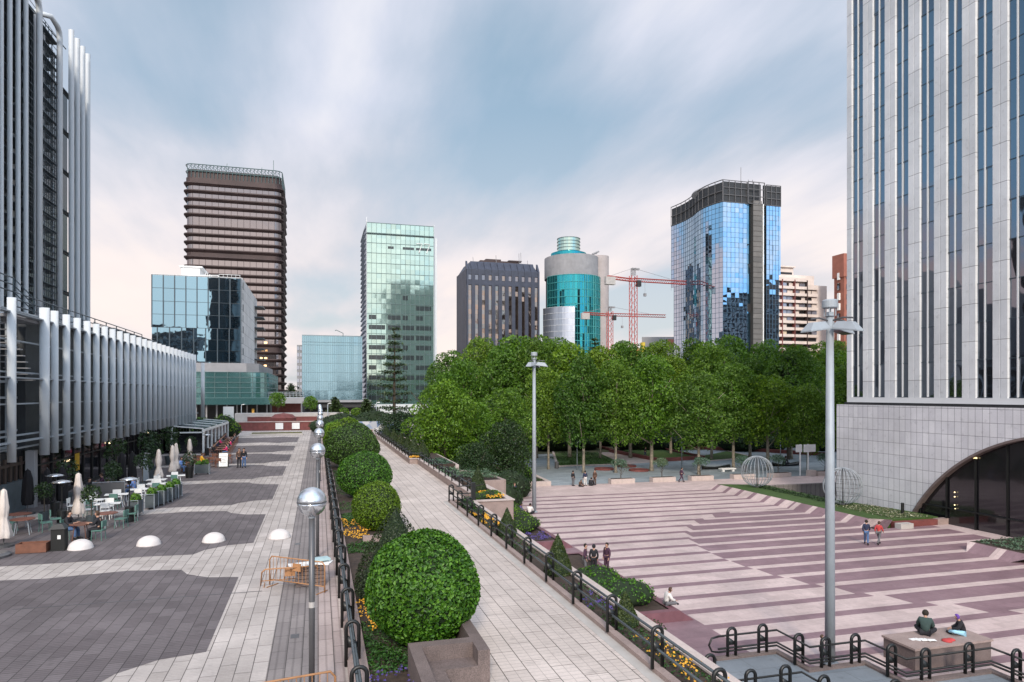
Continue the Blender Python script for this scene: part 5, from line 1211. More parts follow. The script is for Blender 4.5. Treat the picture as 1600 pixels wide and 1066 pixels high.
# ---------------- tall plaza lamps
def tall_lamp():
    t=thing('tall_lamp','x','street lamp',(0,0,0),'tall lamps of the striped plaza')
    mb=MB(); mb.tube([(0,0,0),(0,0,7),(0,0,13.6)],[.19,.17,.13],16); mb.lathe([(.32,0),(.32,.06),(.2,.1)],(0,0,0),16); mb.build('pole',M['steel'],t,True)
    mb=MB(); mb.lathe([(.0,0),(.26,0),(.285,.03),(.285,.28),(.24,.33),(0,.35)],(0,0,13.75),20)
    mb.build('cap',M['steel'],t)
    mb=MB()
    for a in range(4): mb.tube([(.2*math.cos(a*1.57+.6),.2*math.sin(a*1.57+.6),13.45),(.2*math.cos(a*1.57+.6),.2*math.sin(a*1.57+.6),13.77)],.022,5)
    mb.lathe([(.14,0),(.2,.02),(.14,.04)],(0,0,13.42),12); mb.build('cap_struts',M['steel'],t)
    for ang in (PI*.98,.12,-PI/2*.9):
        ca,sa=math.cos(ang),math.sin(ang)
        mb=MB(); mb.tube([(0,0,13.25),(ca*.55,sa*.55,13.35),(ca*.95,sa*.95,13.3)],.035,6); arm=mb.build('arm',M['dgrey'],t)
        mb=MB()
        def W(u,v,z): return (ca*u-sa*v,sa*u+ca*v,z)
        mb.add([W(.22,-.24,12.98),W(1.2,-.26,12.83),W(1.2,.26,12.83),W(.22,.24,12.98),W(.35,-.12,13.22),W(.95,-.13,13.16),W(.95,.13,13.16),W(.35,.12,13.22),W(.22,-.24,12.92),W(1.2,-.26,12.78),W(1.2,.26,12.78),W(.22,.24,12.92)],
              [(4,5,6,7),(0,1,5,4),(1,2,6,5),(2,3,7,6),(3,0,4,7),(8,11,10,9),(8,9,1,0),(9,10,2,1),(10,11,3,2),(11,8,0,3)]); lh=mb.build('lamp_head',M['steel'],t)
        mb=MB(); mb.add([W(.3,-.19,12.905),W(1.12,-.21,12.775),W(1.12,.21,12.775),W(.3,.19,12.905)],[(0,1,2,3)]); mb.build('glass',M['g_shop'],lh)
    return t
s=spawner(tall_lamp())
s((19.06,22.06,ZP),.15,'tall pale grey lamp post with flat floodlight heads, nearest, rising behind the black fence')
s((18.3,57.3,ZP),.9,'tall pale grey lamp post with flat floodlight heads, farther one beside the purple planter')
# ---------------- small park lamps
def park_lamp():
    t=thing('park_lamp','x','street lamp',(0,0,0),'small park lamps')
    mb=MB(); mb.tube([(0,0,0),(0,0,3.45)],.06,8); mb.build('pole',M['steel'],t,True)
    mb=MB(); mb.tube([(0,0,3.4),(.1,0,3.65),(.35,0,3.7)],.05,6); mb.lathe([(.0,.12),(.14,.1),(.2,0),(.0,-.02)],(.42,0,3.62),12); mb.build('lamp_head',M['white'],t,True)
    return t
s=spawner(park_lamp())
for (x,y),z,sc,l in (((22.2,77.0),ZP,1.3,'short pale lamp post with a drooping head in the shrub bed'),((34.0,87.2),ZP,1.05,'short pale lamp post in front of the left park lawn'),((49.7,86.7),ZP,1.05,'short pale lamp post in front of the red brick bed'),((70.3,92.2),ZP,1.05,'short pale lamp post in front of the small right lawn'),
    (ray(377,148),0,1.15,'pale lamp post left of the small tree before the podium'),(ray(416,172),0,1.2,'left one of a pair of pale lamp posts before the podium'),(ray(421,165),0,1.15,'right one of a pair of pale lamp posts before the podium'),(ray(430,190),4.8,.6,'lamp on the footbridge deck'),(ray(512,140),0,1.25,'pale lamp post just right of the farthest globe lamps'),(ray(588,140),0,1.3,'pale lamp post at the foot of the green tower'),(ray(518,165),0,1.2,'farther pale lamp post beyond the globe lamps')):
    s((x,y,z),0,l,sc)
# ---------------- sphere cages
def cage():
    t=thing('sphere_cage','x','sculpture',(0,0,0),'steel sphere cages'); r=1.62
    mb=MB()
    for k in range(12):
        a=PI*k/12; mb.tube([(r*math.cos(a)*math.cos(q),r*math.sin(a)*math.cos(q),r+.05+r*math.sin(q)) for q in np.linspace(-PI/2,PI*1.5,33)],.028,5,False)
    mb.build('meridian_bars',M['steel'],t,True)
    mb=MB()
    for z in (-.9,-.45,0,.45,.9):
        q=math.sqrt(1-z*z); mb.tube([(r*q*math.cos(a),r*q*math.sin(a),r+.05+r*z) for a in np.linspace(0,2*PI,29)],.02,4,False)
    mb.tube([(0,0,-.1),(0,0,r*2)],.05,6); mb.lathe([(.35,0),(.3,.15),(.06,.2)],(0,0,-.05),12); mb.build('hoops_and_mast',M['dgrey'],t,True)
    return t
s=spawner(cage()); s((44.67,62.4,-3.3),0,'open steel sphere cage on the lawn, left one near the plaza corner'); s((45.0,50.5,-3.3),.4,'open steel sphere cage partly behind the near tall lamp, beside the white tower')
# ---------------- railings with hoop posts
def hoop(mb,x,y,z,h=1.05,w=.3,r=.045,axis='x'):
    pts=[(-w/2,z),(-w/2,z+h-w/2)]+[(-w/2*math.cos(a),z+h-w/2+w/2*math.sin(a)) for a in np.linspace(.3,PI-.3,7)]+[(w/2,z+h-w/2),(w/2,z)]
    P=[(x+u,y,v) if axis=='x' else (x,y+u,v) for u,v in pts]; mb.tube(P,r,8)
    # web plate with a lower loop
    q=[(x-w/2,y,z+h*.45),(x+w/2,y,z+h*.62)]
    if axis!='x': q=[(x,y-w/2,z+h*.45),(x,y+w/2,z+h*.62)]
    a,b=q; n=(0,.02) if axis=='x' else (.02,0)
    mb.add([(a[0]-n[0],a[1]-n[1],z+h*.42),(b[0]-n[0],b[1]-n[1],z+h*.42),(b[0]-n[0],b[1]-n[1],z+h*.5),(a[0]-n[0],a[1]-n[1],z+h*.72),(a[0]+n[0],a[1]+n[1],z+h*.42),(b[0]+n[0],b[1]+n[1],z+h*.42),(b[0]+n[0],b[1]+n[1],z+h*.5),(a[0]+n[0],a[1]+n[1],z+h*.72)],
       [(0,1,2,3),(7,6,5,4),(0,4,5,1),(1,5,6,2),(2,6,7,3),(3,7,4,0)])
def railing(label,posts,pathpts,zs,axis='x',h=1.05,w=.3,rm='railm',offs=0,r=.035):
    t=thing('hoop_railing',label,'railing',posts[0])
    for p in posts:
        mb=MB(); hoop(mb,*p,h=h,w=w,axis=axis,r=.045 if rm!='black' else .06); mb.build('hoop_post',M['black'],t,True)
    for z in zs:
        mb=MB(); mb.tube([(x,y,zz+z) for x,y,zz in pathpts],r,8); mb.build('rail',M[rm],t,True)
    return t
railing('long black hoop railing between the paving and the clipped bush bed',[(.80,14.1-2.87*2+2.87*i,.0) for i in range(38)],[(.75,6,0),(.75,115,0)],(.92,),h=1.08,w=.30)
t=bpy.data.objects['hoop_railing']
mb=MB(); mb.tube([(.86,6,.52),(.86,115,.52)],.035,8); mb.build('rail',M['railm'],t,True)
railing('black hoop railing with silvery rails on the kerb right of the near walkway',[(7.72,41-.4-2.6*i,.1) for i in range(13)],[(7.72,41,.1),(7.72,7,.1)],(.85,.45),h=.98,w=.26)
railing('black hoop railing on top of the waist high planter wall',[(9.1,41.8+2.6*i,.48) for i in range(9)]+[(8.38,65+2.6*i,.48) for i in range(17)],[(9.1,41.6,.48),(9.1,63.8,.48),(8.38,64.6,.48),(8.38,108,.48)],(.5,),h=.72,w=.24)
t=bpy.data.objects['hoop_railing.002']; 
mb=MB(); mb.box(9.0,9.25,40.7,40.95,-.3,1.15); mb.tube([(8.1,40.9,.95),(9.1,40.9,.95)],.035,6); mb.tube([(8.1,40.9,.5),(9.1,40.9,.5)],.035,6); mb.tube([(9.2,41,.9),(10.5,43.9,.6)],.035,6); mb.build('end_post',M['black'],t)
# zigzag fence round the landing (far side)
zk=-3.66
FP=[(14.9,23.25),(17.55,23.25),(17.55,21.35),(20.05,21.35),(20.05,19.45),(23.95,19.45),(23.95,17.6),(28,17.6)]
posts=[(15.5,23.25),(16.9,23.25),(17.55,21.95),(18.25,21.35),(19.6,21.35),(20.05,20.1),(20.9,19.45),(22.9,19.45),(23.95,18.5),(25,17.6)]
railing('black zigzag hoop fence round the grey landing, outer run next to the striped plaza',[(x,y,zk) for x,y in posts],[(x,y,zk) for x,y in FP],(.85,.36,.24),h=1.12,w=.36,rm='black',r=.042)
t=bpy.data.objects['hoop_railing.003']; mb=MB(); mb.tube([(14.9,23.25,zk+.85),(14.62,23.25,zk+.8),(14.5,23.25,zk+.55),(14.62,23.25,zk+.3),(14.9,23.25,zk+.24)],.04,6); mb.build('end_loop',M['black'],t,True)
kerbpoly('landing_kerb','worn granite kerb following the outer zigzag fence','kerb',FP,.26,-3.9,-3.62,M['granite_d'])
NP=[(12.0,21.6),(13.2,21.6),(13.2,19.55),(15.75,19.55),(15.75,17.6),(18.3,17.6),(18.3,15.5),(22,15.5)]
posts=[(13.2,21.1),(13.75,19.55),(15.1,19.55),(15.75,18.5),(16.3,17.6),(17.7,17.6),(18.3,16.4),(19.2,15.5),(20.8,15.5)]
railing('black zigzag hoop fence on the grey landing, inner run nearest the viewer',[(x,y,-3.7) for x,y in posts],[(x,y,-3.7) for x,y in NP],(.87,.38,.26),h=1.15,w=.36,rm='black',r=.04)
# ---------------- dome bollards
def dome():
    t=thing('dome_bollard','x','bollard',(0,0,0),'white dome bollards'); mb=MB()
    mb.lathe([(.5,0),(.5,.04)]+[(.48*math.cos(a),.05+.36*math.sin(a)) for a in np.linspace(.05,PI/2,10)],(0,0,0),32); mb.build('dome',M['dome'],t,True); return t
s=spawner(dome())
for x,l in ((-9.72,'leftmost, beside the seated cafe guests'),(-7.1,'second from the left'),(-4.48,'third from the left'),(-1.7,'rightmost, on the pale strip beside the lamp')): s((x,32.95,0),0,'white dome bollard on the cafe plaza, '+l,.98)
# ---------------- orange barriers
def barrier(label,a,b,h=1.0,lean=(0,0),name='crowd_barrier'):
    a=Vector((*a,0));b=Vector((*b,0)); t=thing(name,label,'barrier',tuple(a)); u=(b-a); L=u.length; u.normalize(); l=Vector((*lean,0))
    def p(s,z): return a+u*s+l*z+Vector((0,0,z))
    mb=MB(); mb.tube([p(0,.03),p(0,h-.12),p(.1,h),p(L-.1,h),p(L,h-.12),p(L,.03)],.024,8); mb.tube([p(0,.22),p(L,.22)],.018,6); mb.build('frame',M['orange'],t,True)
    mb=MB(); n=int(L/.15)
    for i in range(1,n): mb.tube([p(i*L/n,.22),p(i*L/n,h)],.009,5)
    mb.build('bars',M['orange'],t)
    for s in (.12,L-.12):
        mb=MB(); q=p(s,.02); w=Vector((-u.y,u.x,0))*.28; mb.tube([q-w,q+w],.018,5); mb.build('foot',M['orange'],t)
    mb=MB(); c=p(L*.5,h*.72); w=u*.17; v=Vector((0,0,.13)); n_=Vector((u.y,-u.x,0))*.015
    mb.add([c-w-v+n_,c+w-v+n_,c+w+v+n_,c-w+v+n_,c-w-v-n_,c+w-v-n_,c+w+v-n_,c-w+v-n_],[(0,1,2,3),(7,6,5,4),(0,4,5,1),(1,5,6,2),(2,6,7,3),(3,7,4,0)]); mb.build('sign_plate',M['orange'],t)
    return t
barrier('orange metal crowd barrier standing beside the pile of boards',(-1.6,24.85),(.21,23.38),1.02)
barrier('orange metal crowd barrier tipped over behind the standing one',(-1.9,24.9),(-.1,24.95),.75,(.15,-1.1))
barrier('orange metal crowd barrier cut off by the bottom edge of the photo',(-1.75,13.9),(.33,14.25),1.0)
t=thing('board_pile','pallet pile of dark crates with loose white sheets on top between the barriers','pallet',(-.25,24.6,0))
mb=MB(); 
for k in range(5): mb.box(-.72+.01*k,.22-.01*k,24.3,25.0,.02+k*.13,.13+k*.13)
mb.build('crates',M['granite_d'],t)
mb=MB(); mb.cbox((-.6,24.6,.68),.75,.55,.04,.2); mb.cbox((.05,24.7,.70),.8,.55,.03,-.3); mb.cbox((-.2,24.6,.725),.5,.5,.03,.5); mb.build('white_sheets',M['white'],t)
mb=MB(); mb.cbox((.1,24.8,.78),.55,.4,.07,.3); mb.build('foam_block',pm('pale_blue_foam',(.35,.48,.50)),t)
t=tag(MB().tube([(.6,17.5,.6),(.62,18.0,.5)],.03,6).build('cable_tie',M['black']),'short black strap hanging on the long rail','strap')
bpy.data.objects.remove(t)
# ---------------- cafe furniture
def parasol(name,label,dark,h=2.5):
    t=thing(name,label,'parasol',(0,0,0),'folded black parasols' if dark else 'folded cream parasols')
    c=M['clothd'] if dark else M['cloth']
    mb=MB(); n=20; prof=[(.03,h),(.10,h-.08),(.13,h-.35),(.20,h-.8),(.16,h-1.15),(.13,h-1.3),(.22,h-1.6),(.30,h-1.95),(.27,h-2.1)]
    if dark: prof=[(.03,h),(.12,h-.1),(.2,h-.5),(.25,h-1.2),(.27,h-1.7),(.22,h-1.95)]
    vs=[];fs=[]
    for j,(r,z) in enumerate(prof):
        for k in range(n):
            a=2*PI*k/n; rr=r*(1+.22*math.sin(k*PI*2*6/n+j*.55)+random.uniform(-.05,.05)); vs.append((rr*math.cos(a),rr*math.sin(a),z+random.uniform(-.03,.03)*(j>6)))
    for j in range(len(prof)-1):
        for k in range(n): fs.append((j*n+k,(j+1)*n+k,(j+1)*n+(k+1)%n,j*n+(k+1)%n))
    mb.add(vs,fs); mb.build('folded_cloth',c,t,True)
    mb=MB(); mb.tube([(0,0,.05),(0,0,h+.06)],.025,8); mb.build('pole',M['dgrey'],t)
    mb=MB(); mb.lathe([(.38,0),(.38,.1),(.1,.13),(0,.13)],(0,0,0),16); mb.build('foot',M['dgrey'],t); return t
for x,y,l in ((-13.0,34.2,'at the left edge beside a dark round base'),(-11.9,40.0,'tied with a strap behind the cafe table with two guests'),(-11.3,55.5,'standing alone left of a pair'),(-11.1,59.4,'left one of a close pair'),(-11.3,61.9,'right one of a close pair'),(-11.2,67.5,'farthest, before the glass pergola')):
    place(parasol('folded_parasol','folded cream parasol, '+l,False,2.5),(x,y,0),random.random()*6)
for x,y,l in ((-15.3,43.2,'leftmost by the slate wall'),(-14.4,43.3,'middle one by the slate wall'),(-14.0,44.3,'right one by the slate wall'),(-13.2,53.3,'left one of two beside the dark shop windows'),(-12.7,54.0,'right one of two beside the dark shop windows')):
    place(parasol('folded_parasol','folded black parasol, '+l,True,2.45),(x,y,0),random.random()*6)
def chair(mat,name='cafe_chair'):
    t=thing(name,'x','chair',(0,0,0),'chairs of the cafe terraces')
    mb=MB(); mb.box(-.22,.22,-.22,.22,.44,.48); mb.build('seat',mat,t)
    mb=MB(); mb.box(-.22,.22,.2,.24,.62,.88); 
    for x in (-.2,.2): mb.tube([(x,.22,.46),(x,.25,.88)],.02,6)
    mb.build('backrest',mat,t)
    for x in (-.2,.2):
        for y in (-.19,.19):
            mb=MB(); mb.tube([(x,y,.45),(x*1.1,y*1.15,0)],.018,6); mb.build('leg',mat,t)
    return t
def table(mat,r=.42,name='cafe_table',round_=True,h=.74,leg=None):
    t=thing(name,'x','table',(0,0,0),'tables of the cafe terraces')
    mb=MB()
    if round_: mb.lathe([(0,-.03),(r,-.03),(r,0),(0,0)],(0,0,h),20)
    else: mb.box(-r,r,-.35,.35,h-.03,h)
    mb.build('tabletop',mat,t)
    for a in range(4):
        mb=MB(); c,s_=math.cos(a*PI/2+PI/4),math.sin(a*PI/2+PI/4); mb.tube([(c*r*.6,s_*r*.6,h-.03),(c*r*.85,s_*r*.85,0)],.02,6); mb.build('leg',leg or mat,t)
    return t
cw=spawner(chair(M['white'])); ct=spawner(chair(M['teal'])); tr=spawner(table(M['tabletop'],.5,leg=M['steel'])); tw=spawner(table(M['white'],.6,round_=False)); tm=spawner(table(M['wood'],.45,leg=M['wood']))
tr((-13.3,37.0,0),.2,'reddish round cafe table left of the folded cream parasol with the strap'); tr((-10.0,37.7,0),.9,'reddish round cafe table in front of white furniture'); tr((-14.0,38.6,0),.5,'reddish cafe table closest to the slate wall')
tm((-10.3,34.9,0),.1,'wooden cafe table with plates, two guests sitting at it, behind the leftmost dome bollard')
T=[(-12.0,42.6),(-10.8,41.0),(-11.3,44.6),(-10.5,46.6),(-10.1,49.2),(-10.6,51.5),(-9.8,53.6)]
for i,(x,y) in enumerate(T): tw((x,y,0),random.uniform(-.2,.2),'white rectangular cafe table, %s from the viewer in the white set'%ords[i])
for i,(x,y) in enumerate(T):
    cw((x-.2,y+.75,0),random.uniform(-.3,.3),'white cafe chair at the far side of the %s white table'%ords[i]); cw((x-.9,y-.1,0),1.57,'white cafe chair at the wall side of the %s white table'%ords[i])
    (ct if i%2==0 else cw)((x+.1,y-.75,0),PI+random.uniform(-.3,.3),'%s cafe chair at the near side of the %s white table'%('mint green' if i%2==0 else 'white',ords[i]))
for i,(x,y,r,l) in enumerate(((-12.5,37.4,2.2,'right of the leftmost reddish table'),(-12.4,38.4,1.9,'behind and right of the leftmost reddish table'),(-9.5,34.6,-1.7,'holding the right hand guest in dark clothes'),(-10.9,35.3,1.2,'holding the left hand guest'),(-9.3,37.5,-1.8,'right of the reddish table before the white furniture'),(-14.1,37.8,1.5,'left of the leftmost reddish table'),(-9.2,39.0,-1.6,'beside the slim black bin'))):
    ct((x,y,0),r,'mint green cafe chair '+l)
for i,(x,y) in enumerate(((-10.9,63.6),(-10.3,66.0),(-9.3,67.6),(-10.8,69.4),(-9.6,71.2),(-8.6,66.2),(-8.2,70.0))):
    tm((x,y,0),.4*i,'brown wooden cafe table, %s from the viewer near the chalk board'%ords[i])
bc=spawner(chair(M['wood']))
for i,(x,y) in enumerate(((-10.9,63.6),(-10.3,66.0),(-9.3,67.6),(-10.8,69.4),(-9.6,71.2),(-8.6,66.2),(-8.2,70.0))):
    bc((x-.7,y,0),1.5,'brown cafe chair on the wall side of the %s brown table'%ords[i]); bc((x+.1,y-.7,0),3.1,'brown cafe chair on the near side of the %s brown table'%ords[i])
for i in range(9):
    y=77+i*2.7; x=-9.9-.18*i; tm((x,y,0),.3*i,'dark wooden table in the far guest row beside the pergola, %s from the viewer'%ords[i])
    bc((x-.75,y+.2,0),1.5,'brown chair left of the far row table that is %s from the viewer'%ords[i]); bc((x+.75,y,0),-1.6,'brown chair right of the far row table that is %s from the viewer'%ords[i])
# planter boxes with plants, screens
pb=thing('planter_box','x','planter',(0,0,0),'slate planter boxes with castors'); 
mb=MB(); mb.box(-.22,.22,-.55,.55,.12,.8); mb.build('box',M['planterbox'],pb)
for y in (-.53,.53): mb=MB(); mb.tube([(-.24,y*1.04,.03),(-.24,y*1.04,.88),(.24,y*1.04,.88),(.24,y*1.04,.03)],.025,6); mb.build('end_frame',M['steel'],pb)
for y in (-.45,.45): mb=MB(); mb.lathe([(.0,-.05),(.06,-.05),(.06,.05),(0,.05)],(0,y,.06),10); mb.build('castor',M['black'],pb)
P,N=blob_points([(0,-.25,.95,.2,.25,.3),(0,.25,.9,.2,.25,.24)],220); link('plants',leafmesh('plants',P,N,.12,.6),M['leaf_ball'],pb)
s=spawner(pb)
for i,(x,y) in enumerate(((-9.5,41.1),(-9.2,43.4),(-8.95,44.7),(-8.75,46.0),(-8.65,47.4))): s((x,y,0),0,'slate grey planter box at the terrace edge, %s from the viewer'%ords[i])
s((-9.1,60.5,0),PI/2,'slate grey planter box standing crosswise in front of the brown tables')
t=thing('black_pot','tall black plant pot near the folded cream parasols','planter',(-9.7,58.3,0)); mb=MB(); mb.lathe([(.25,0),(.32,.85),(.27,.85),(.25,.7),(0,.7)],(-9.7,58.3,0),18); mb.build('pot',M['black'],t); P,N=blob_points([(0,0,1.4,.5,.5,.7)],60); link('foliage',leafmesh('foliage',P,N,.16,.6),M['leaf_dark'],t)
pl=thing('potted_tree','x','plant',(0,0,0),'potted plants of the cafe'); mb=MB(); mb.lathe([(.2,0),(.27,.5),(.22,.5),(.2,.42),(0,.42)],(0,0,0),14); mb.build('pot',M['planterbox'],pl); mb=MB(); mb.tube([(0,0,.4),(0,0,1.4)],.03,6); mb.build('stem',M['barkd'],pl)
P,N=blob_points([(0,0,1.75,.5,.5,.45),(.2,.1,1.4,.35,.35,.3)],90); link('foliage',leafmesh('foliage',P,N,.14,.6),M['leaf_dark'],pl)
s=spawner(pl)
for i,(x,y,q,l) in enumerate(((-11.5,51.6,1.15,'round bushy potted tree left of the lone folded cream parasol'),(-13.7,40.8,.9,'potted plant by the slate wall'),(-11.0,38.9,.9,'thin potted plant behind the table with the guests'),(-12.2,47.6,.95,'potted plant among the white tables'),(-12.6,58.9,1.2,'wide potted plant between the shop windows and the parasols'),(-12.9,61.5,1.3,'potted plant behind the close pair of parasols'),(-12.2,65.5,1.15,'potted plant near the farthest parasol'),(-12.9,50.0,1.0,'potted plant beside the dark shop windows'),(-14.2,56.0,1.5,'big leafy potted plant against the dark shop front'),(-13.8,63.8,1.6,'big leafy potted plant left of the close pair of parasols'),(-13.3,69.8,1.6,'big leafy potted plant at the near corner of the glass pergola'),(-14.6,47.0,1.2,'potted plant inside the white furniture by the windows'),(-11.9,72.6,1.1,'potted plant by the last brown table'))): s((x,y,0),i*1.1,l,q)

# patio heaters
def heater(name,label,pyr):
    t=thing(name,label,'patio heater',(0,0,0)); mb=MB()
    if pyr: mb.add([(-.22,-.22,.1),(.22,-.22,.1),(.22,.22,.1),(-.22,.22,.1),(-.09,-.09,2.0),(.09,-.09,2.0),(.09,.09,2.0),(-.09,.09,2.0)],[(0,3,2,1),(4,5,6,7),(0,1,5,4),(1,2,6,5),(2,3,7,6),(3,0,4,7)]); mb.build('body',M['steel'],t); mb=MB(); mb.lathe([(0,.12),(.38,.02),(.38,0),(0,0)],(0,0,2.08),4); mb.build('hood',M['dgrey'],t)
    else:
        mb.lathe([(.22,0),(.22,.75),(.16,.8)],(0,0,0),16); mb.build('gas_housing',M['black'],t); mb=MB(); mb.tube([(0,0,.8),(0,0,2.0)],.03,8); mb.lathe([(.09,0),(.1,.22)],(0,0,1.95),12); mb.build('post',M['black'],t); mb=MB(); mb.lathe([(0,.12),(.25,.08),(.47,0),(.45,-.01),(.2,.04)],(0,0,2.18),24); mb.build('reflector_hood',M['silver2'],t,True)
    return t
place(heater('patio_heater','pyramid shaped grey patio heater before the shop windows',True),(-12.4,56.5,0))
place(heater('patio_heater','slim black patio heater with silver hood beside the first planter box',False),(-9.35,39.2,0))
place(heater('patio_heater','black patio heater with silver hood behind the folded cream parasol with the strap',False),(-12.3,38.9,0))
place(heater('patio_heater','black patio heater with wide hood left of the folded cream parasols by the slate wall',False),(-13.6,42.0,0))
place(heater('patio_heater','black patio heater at the corner of the glass pergola',False),(-11.4,78.8,0))
t=thing('crate','low reddish wooden trough standing on the plaza at the left edge','crate',(-11.4,32.8,0)); mb=MB()
for a in ((-11.95,-10.85,32.5,32.55),(-11.95,-10.85,33.0,33.05),(-11.95,-11.9,32.55,33.0),(-10.9,-10.85,32.55,33.0)): mb.box(a[0],a[1],a[2],a[3],.02,.4)
mb.box(-11.9,-10.9,32.55,33.0,.02,.3); mb.build('boards',M['wood'],t)
t=thing('waste_bin','black square waste bin with a small pale label left of the leftmost dome','bin',(-10.5,32.9,0)); mb=MB(); mb.box(-10.75,-10.25,32.7,33.15,.04,.92); mb.box(-10.8,-10.2,32.65,33.2,0,.04); mb.build('body',M['black'],t); mb=MB(); mb.add([(-10.8,32.62,.92),(-10.2,32.62,.92),(-10.2,33.2,.92),(-10.8,33.2,.92),(-10.65,32.75,1.12),(-10.35,32.75,1.12),(-10.35,33.05,1.12),(-10.65,33.05,1.12)],[(0,3,2,1),(4,5,6,7),(0,1,5,4),(1,2,6,5),(2,3,7,6),(3,0,4,7)]); mb.build('lid',M['black'],t); mb=MB(); mb.box(-10.5,-10.38,32.68,32.695,.5,.66); mb.build('sticker',M['white'],t)
t=thing('parasol_base','flat dark round parasol base at the left edge of the plaza','parasol base',(-12.75,32.2,0)); mb=MB(); mb.lathe([(.75,0),(.75,.1),(.6,.17),(.1,.2),(0,.2)],(-12.75,32.2,0),24); mb.build('disc',M['dgrey'],t); mb=MB(); mb.tube([(-12.75,32.2,.18),(-12.75,32.2,.5)],.04,8); mb.build('socket',M['steel'],t)
t=thing('chalk_board','white framed sandwich board between the brown tables and the standing couple','sign',(-8.0,65.5,0)); mb=MB(); mb.add([(-8.5,65.2,.05),(-7.7,65.2,.05),(-7.7,65.5,1.35),(-8.5,65.5,1.35),(-8.5,65.8,.05),(-7.7,65.8,.05)],[(0,1,2,3),(3,2,5,4)]); mb.build('frame',M['black'],t); mb=MB(); mb.add([(-8.45,65.19,.14),(-7.75,65.19,.14),(-7.75,65.46,1.28),(-8.45,65.46,1.28)],[(0,1,2,3)]); o=mb.build('menu_sheet',M['white'],t)
for k in range(7):
    mb=MB(); z=1.12-k*.13; y=65.19+ (z-.14)*.237-.012; w=.12+.1*((k*5)%3); mb.box(-8.1-w,-8.1+w,y-.004,y,z,z+.025); mb.build('writing_line',M['dgrey'],o)
t=thing('yellow_canopy_lamp','x','lamp'); bpy.data.objects.remove(t)
# dark counter box, sofa-like screen among white tables
t=thing('wind_screen','grey wind screen behind the white tables','screen',(-12.2,45.9,0)); mb=MB(); mb.box(-12.9,-11.2,45.85,45.93,.1,1.25); mb.build('fabric',M['dgrey'],t); mb=MB(); mb.tube([(-12.9,45.89,0),(-12.9,45.89,1.3),(-11.2,45.89,1.3),(-11.2,45.89,0)],.03,6); mb.build('frame',M['steel'],t)
# notice panels in the park
t=thing('notice_board','three white square notice panels side by side on two tall posts','sign',(59.6,73.4,ZP))
mb=MB(); 
for k in range(3): mb.box(58.3+k*1.02,59.2+k*1.02,73.42-.2*(k%2),73.5-.2*(k%2),ZP+3.0,ZP+3.95)
mb.build('panel',M['white'],t); 
for x in (59.0,60.2): mb=MB(); mb.tube([(x,73.55,ZP),(x,73.55,ZP+4.0)],.09,8); mb.build('post',M['white'],t)
t=thing('stone_block','square stone block at the foot of the white notice panels','seat',(60.5,73,ZP)); mb=MB(); mb.box(59.6,60.5,72.4,73.2,ZP-.05,ZP+.75); mb.build('block',M['coping'],t)
for i,(px,py,l) in enumerate(((1119,733,'left boat shaped black lounging sculpture on the blue grey paving'),(1228,728,'right boat shaped black lounging sculpture on the blue grey paving'))):
    d=1067*(6.6-ZP)/(py-615); x,y=ray(px,d); t=thing('lounge_sculpture',l,'bench',(x,y,ZP)); mb=MB()
    n=12; vs=[];fs=[]
    for k in range(n+1):
        u=-2.2+4.4*k/n; w=.75*math.sqrt(max(0,1-(u/2.25)**2))+.03; z=.22+.35*(u/2.2)**2
        vs+=[(x+u,y-w,ZP+z),(x+u,y+w,ZP+z),(x+u,y+w*.5,ZP+.02),(x+u,y-w*.5,ZP+.02)]
    for k in range(n):
        for j in range(4): fs.append((k*4+j,k*4+(j+1)%4,(k+1)*4+(j+1)%4,(k+1)*4+j))
    fs+= [(0,1,2,3),(n*4,n*4+3,n*4+2,n*4+1)]; mb.add(vs,fs); mb.build('shell',M['black'],t,True)
    if i==0: 
        t=thing('white_bench','low white bench just in front of the left black lounging sculpture','bench',(x,y-3,ZP)); mb=MB(); mb.box(x-1.3,x+.9,y-3.4,y-2.6,ZP+.3,ZP+.45); mb.box(x-1.1,x-.8,y-3.3,y-2.7,ZP,ZP+.3); mb.box(x+.4,x+.7,y-3.3,y-2.7,ZP,ZP+.3); mb.build('slab',M['white'],t)
for i,(px,py,l) in enumerate(((1165,738,'dark litter bin left of the first sphere cage behind the boxes'),(870,732,'dark litter bin at the corner of the front park lawn'))):
    d=1067*(6.6-ZP)/(py-615); x,y=ray(px,d); t=thing('litter_bin',l,'bin',(x,y,ZP)); mb=MB(); mb.lathe([(.25,0),(.3,.1),(.3,.85),(.2,.95),(0,.95)],(x,y,ZP),14); mb.build('body',M['dgrey'],t)
t=thing('black_bollard','short black bollard in the pale ground cover below the white tower','bollard',(46,45.2,-3.3)); mb=MB(); mb.lathe([(.13,0),(.13,.85),(.1,.9),(0,.9)],(46.3,45.3,-3.3),12); mb.build('post',M['black'],t)
SK=pm('skin',(.42,.24,.17),.6,0,.05,2)
def cl(n,c): return pm(n,c,.85,0,.12,6)
C_={'black':cl('black_cloth',(.014,.014,.018)),'navy':cl('navy_cloth',(.018,.025,.06)),'grey':cl('grey_cloth',(.12,.12,.13)),'jeans':cl('blue_jeans',(.07,.13,.26)),'white':cl('white_cloth',(.6,.58,.56)),
    'red':cl('red_cloth',(.45,.05,.05)),'pink':cl('pink_cloth',(.65,.04,.16)),'yellow':cl('yellow_cloth',(.72,.38,.02)),'brown':cl('brown_cloth',(.09,.05,.035)),'blue':cl('light_blue_cloth',(.16,.27,.55)),'green':cl('dark_green_cloth',(.03,.055,.05)),'purple':cl('purple_cloth',(.12,.05,.28)),'sky':cl('sky_blue_cloth',(.30,.55,.68)),'plum':cl('plum_cloth',(.06,.025,.05))}
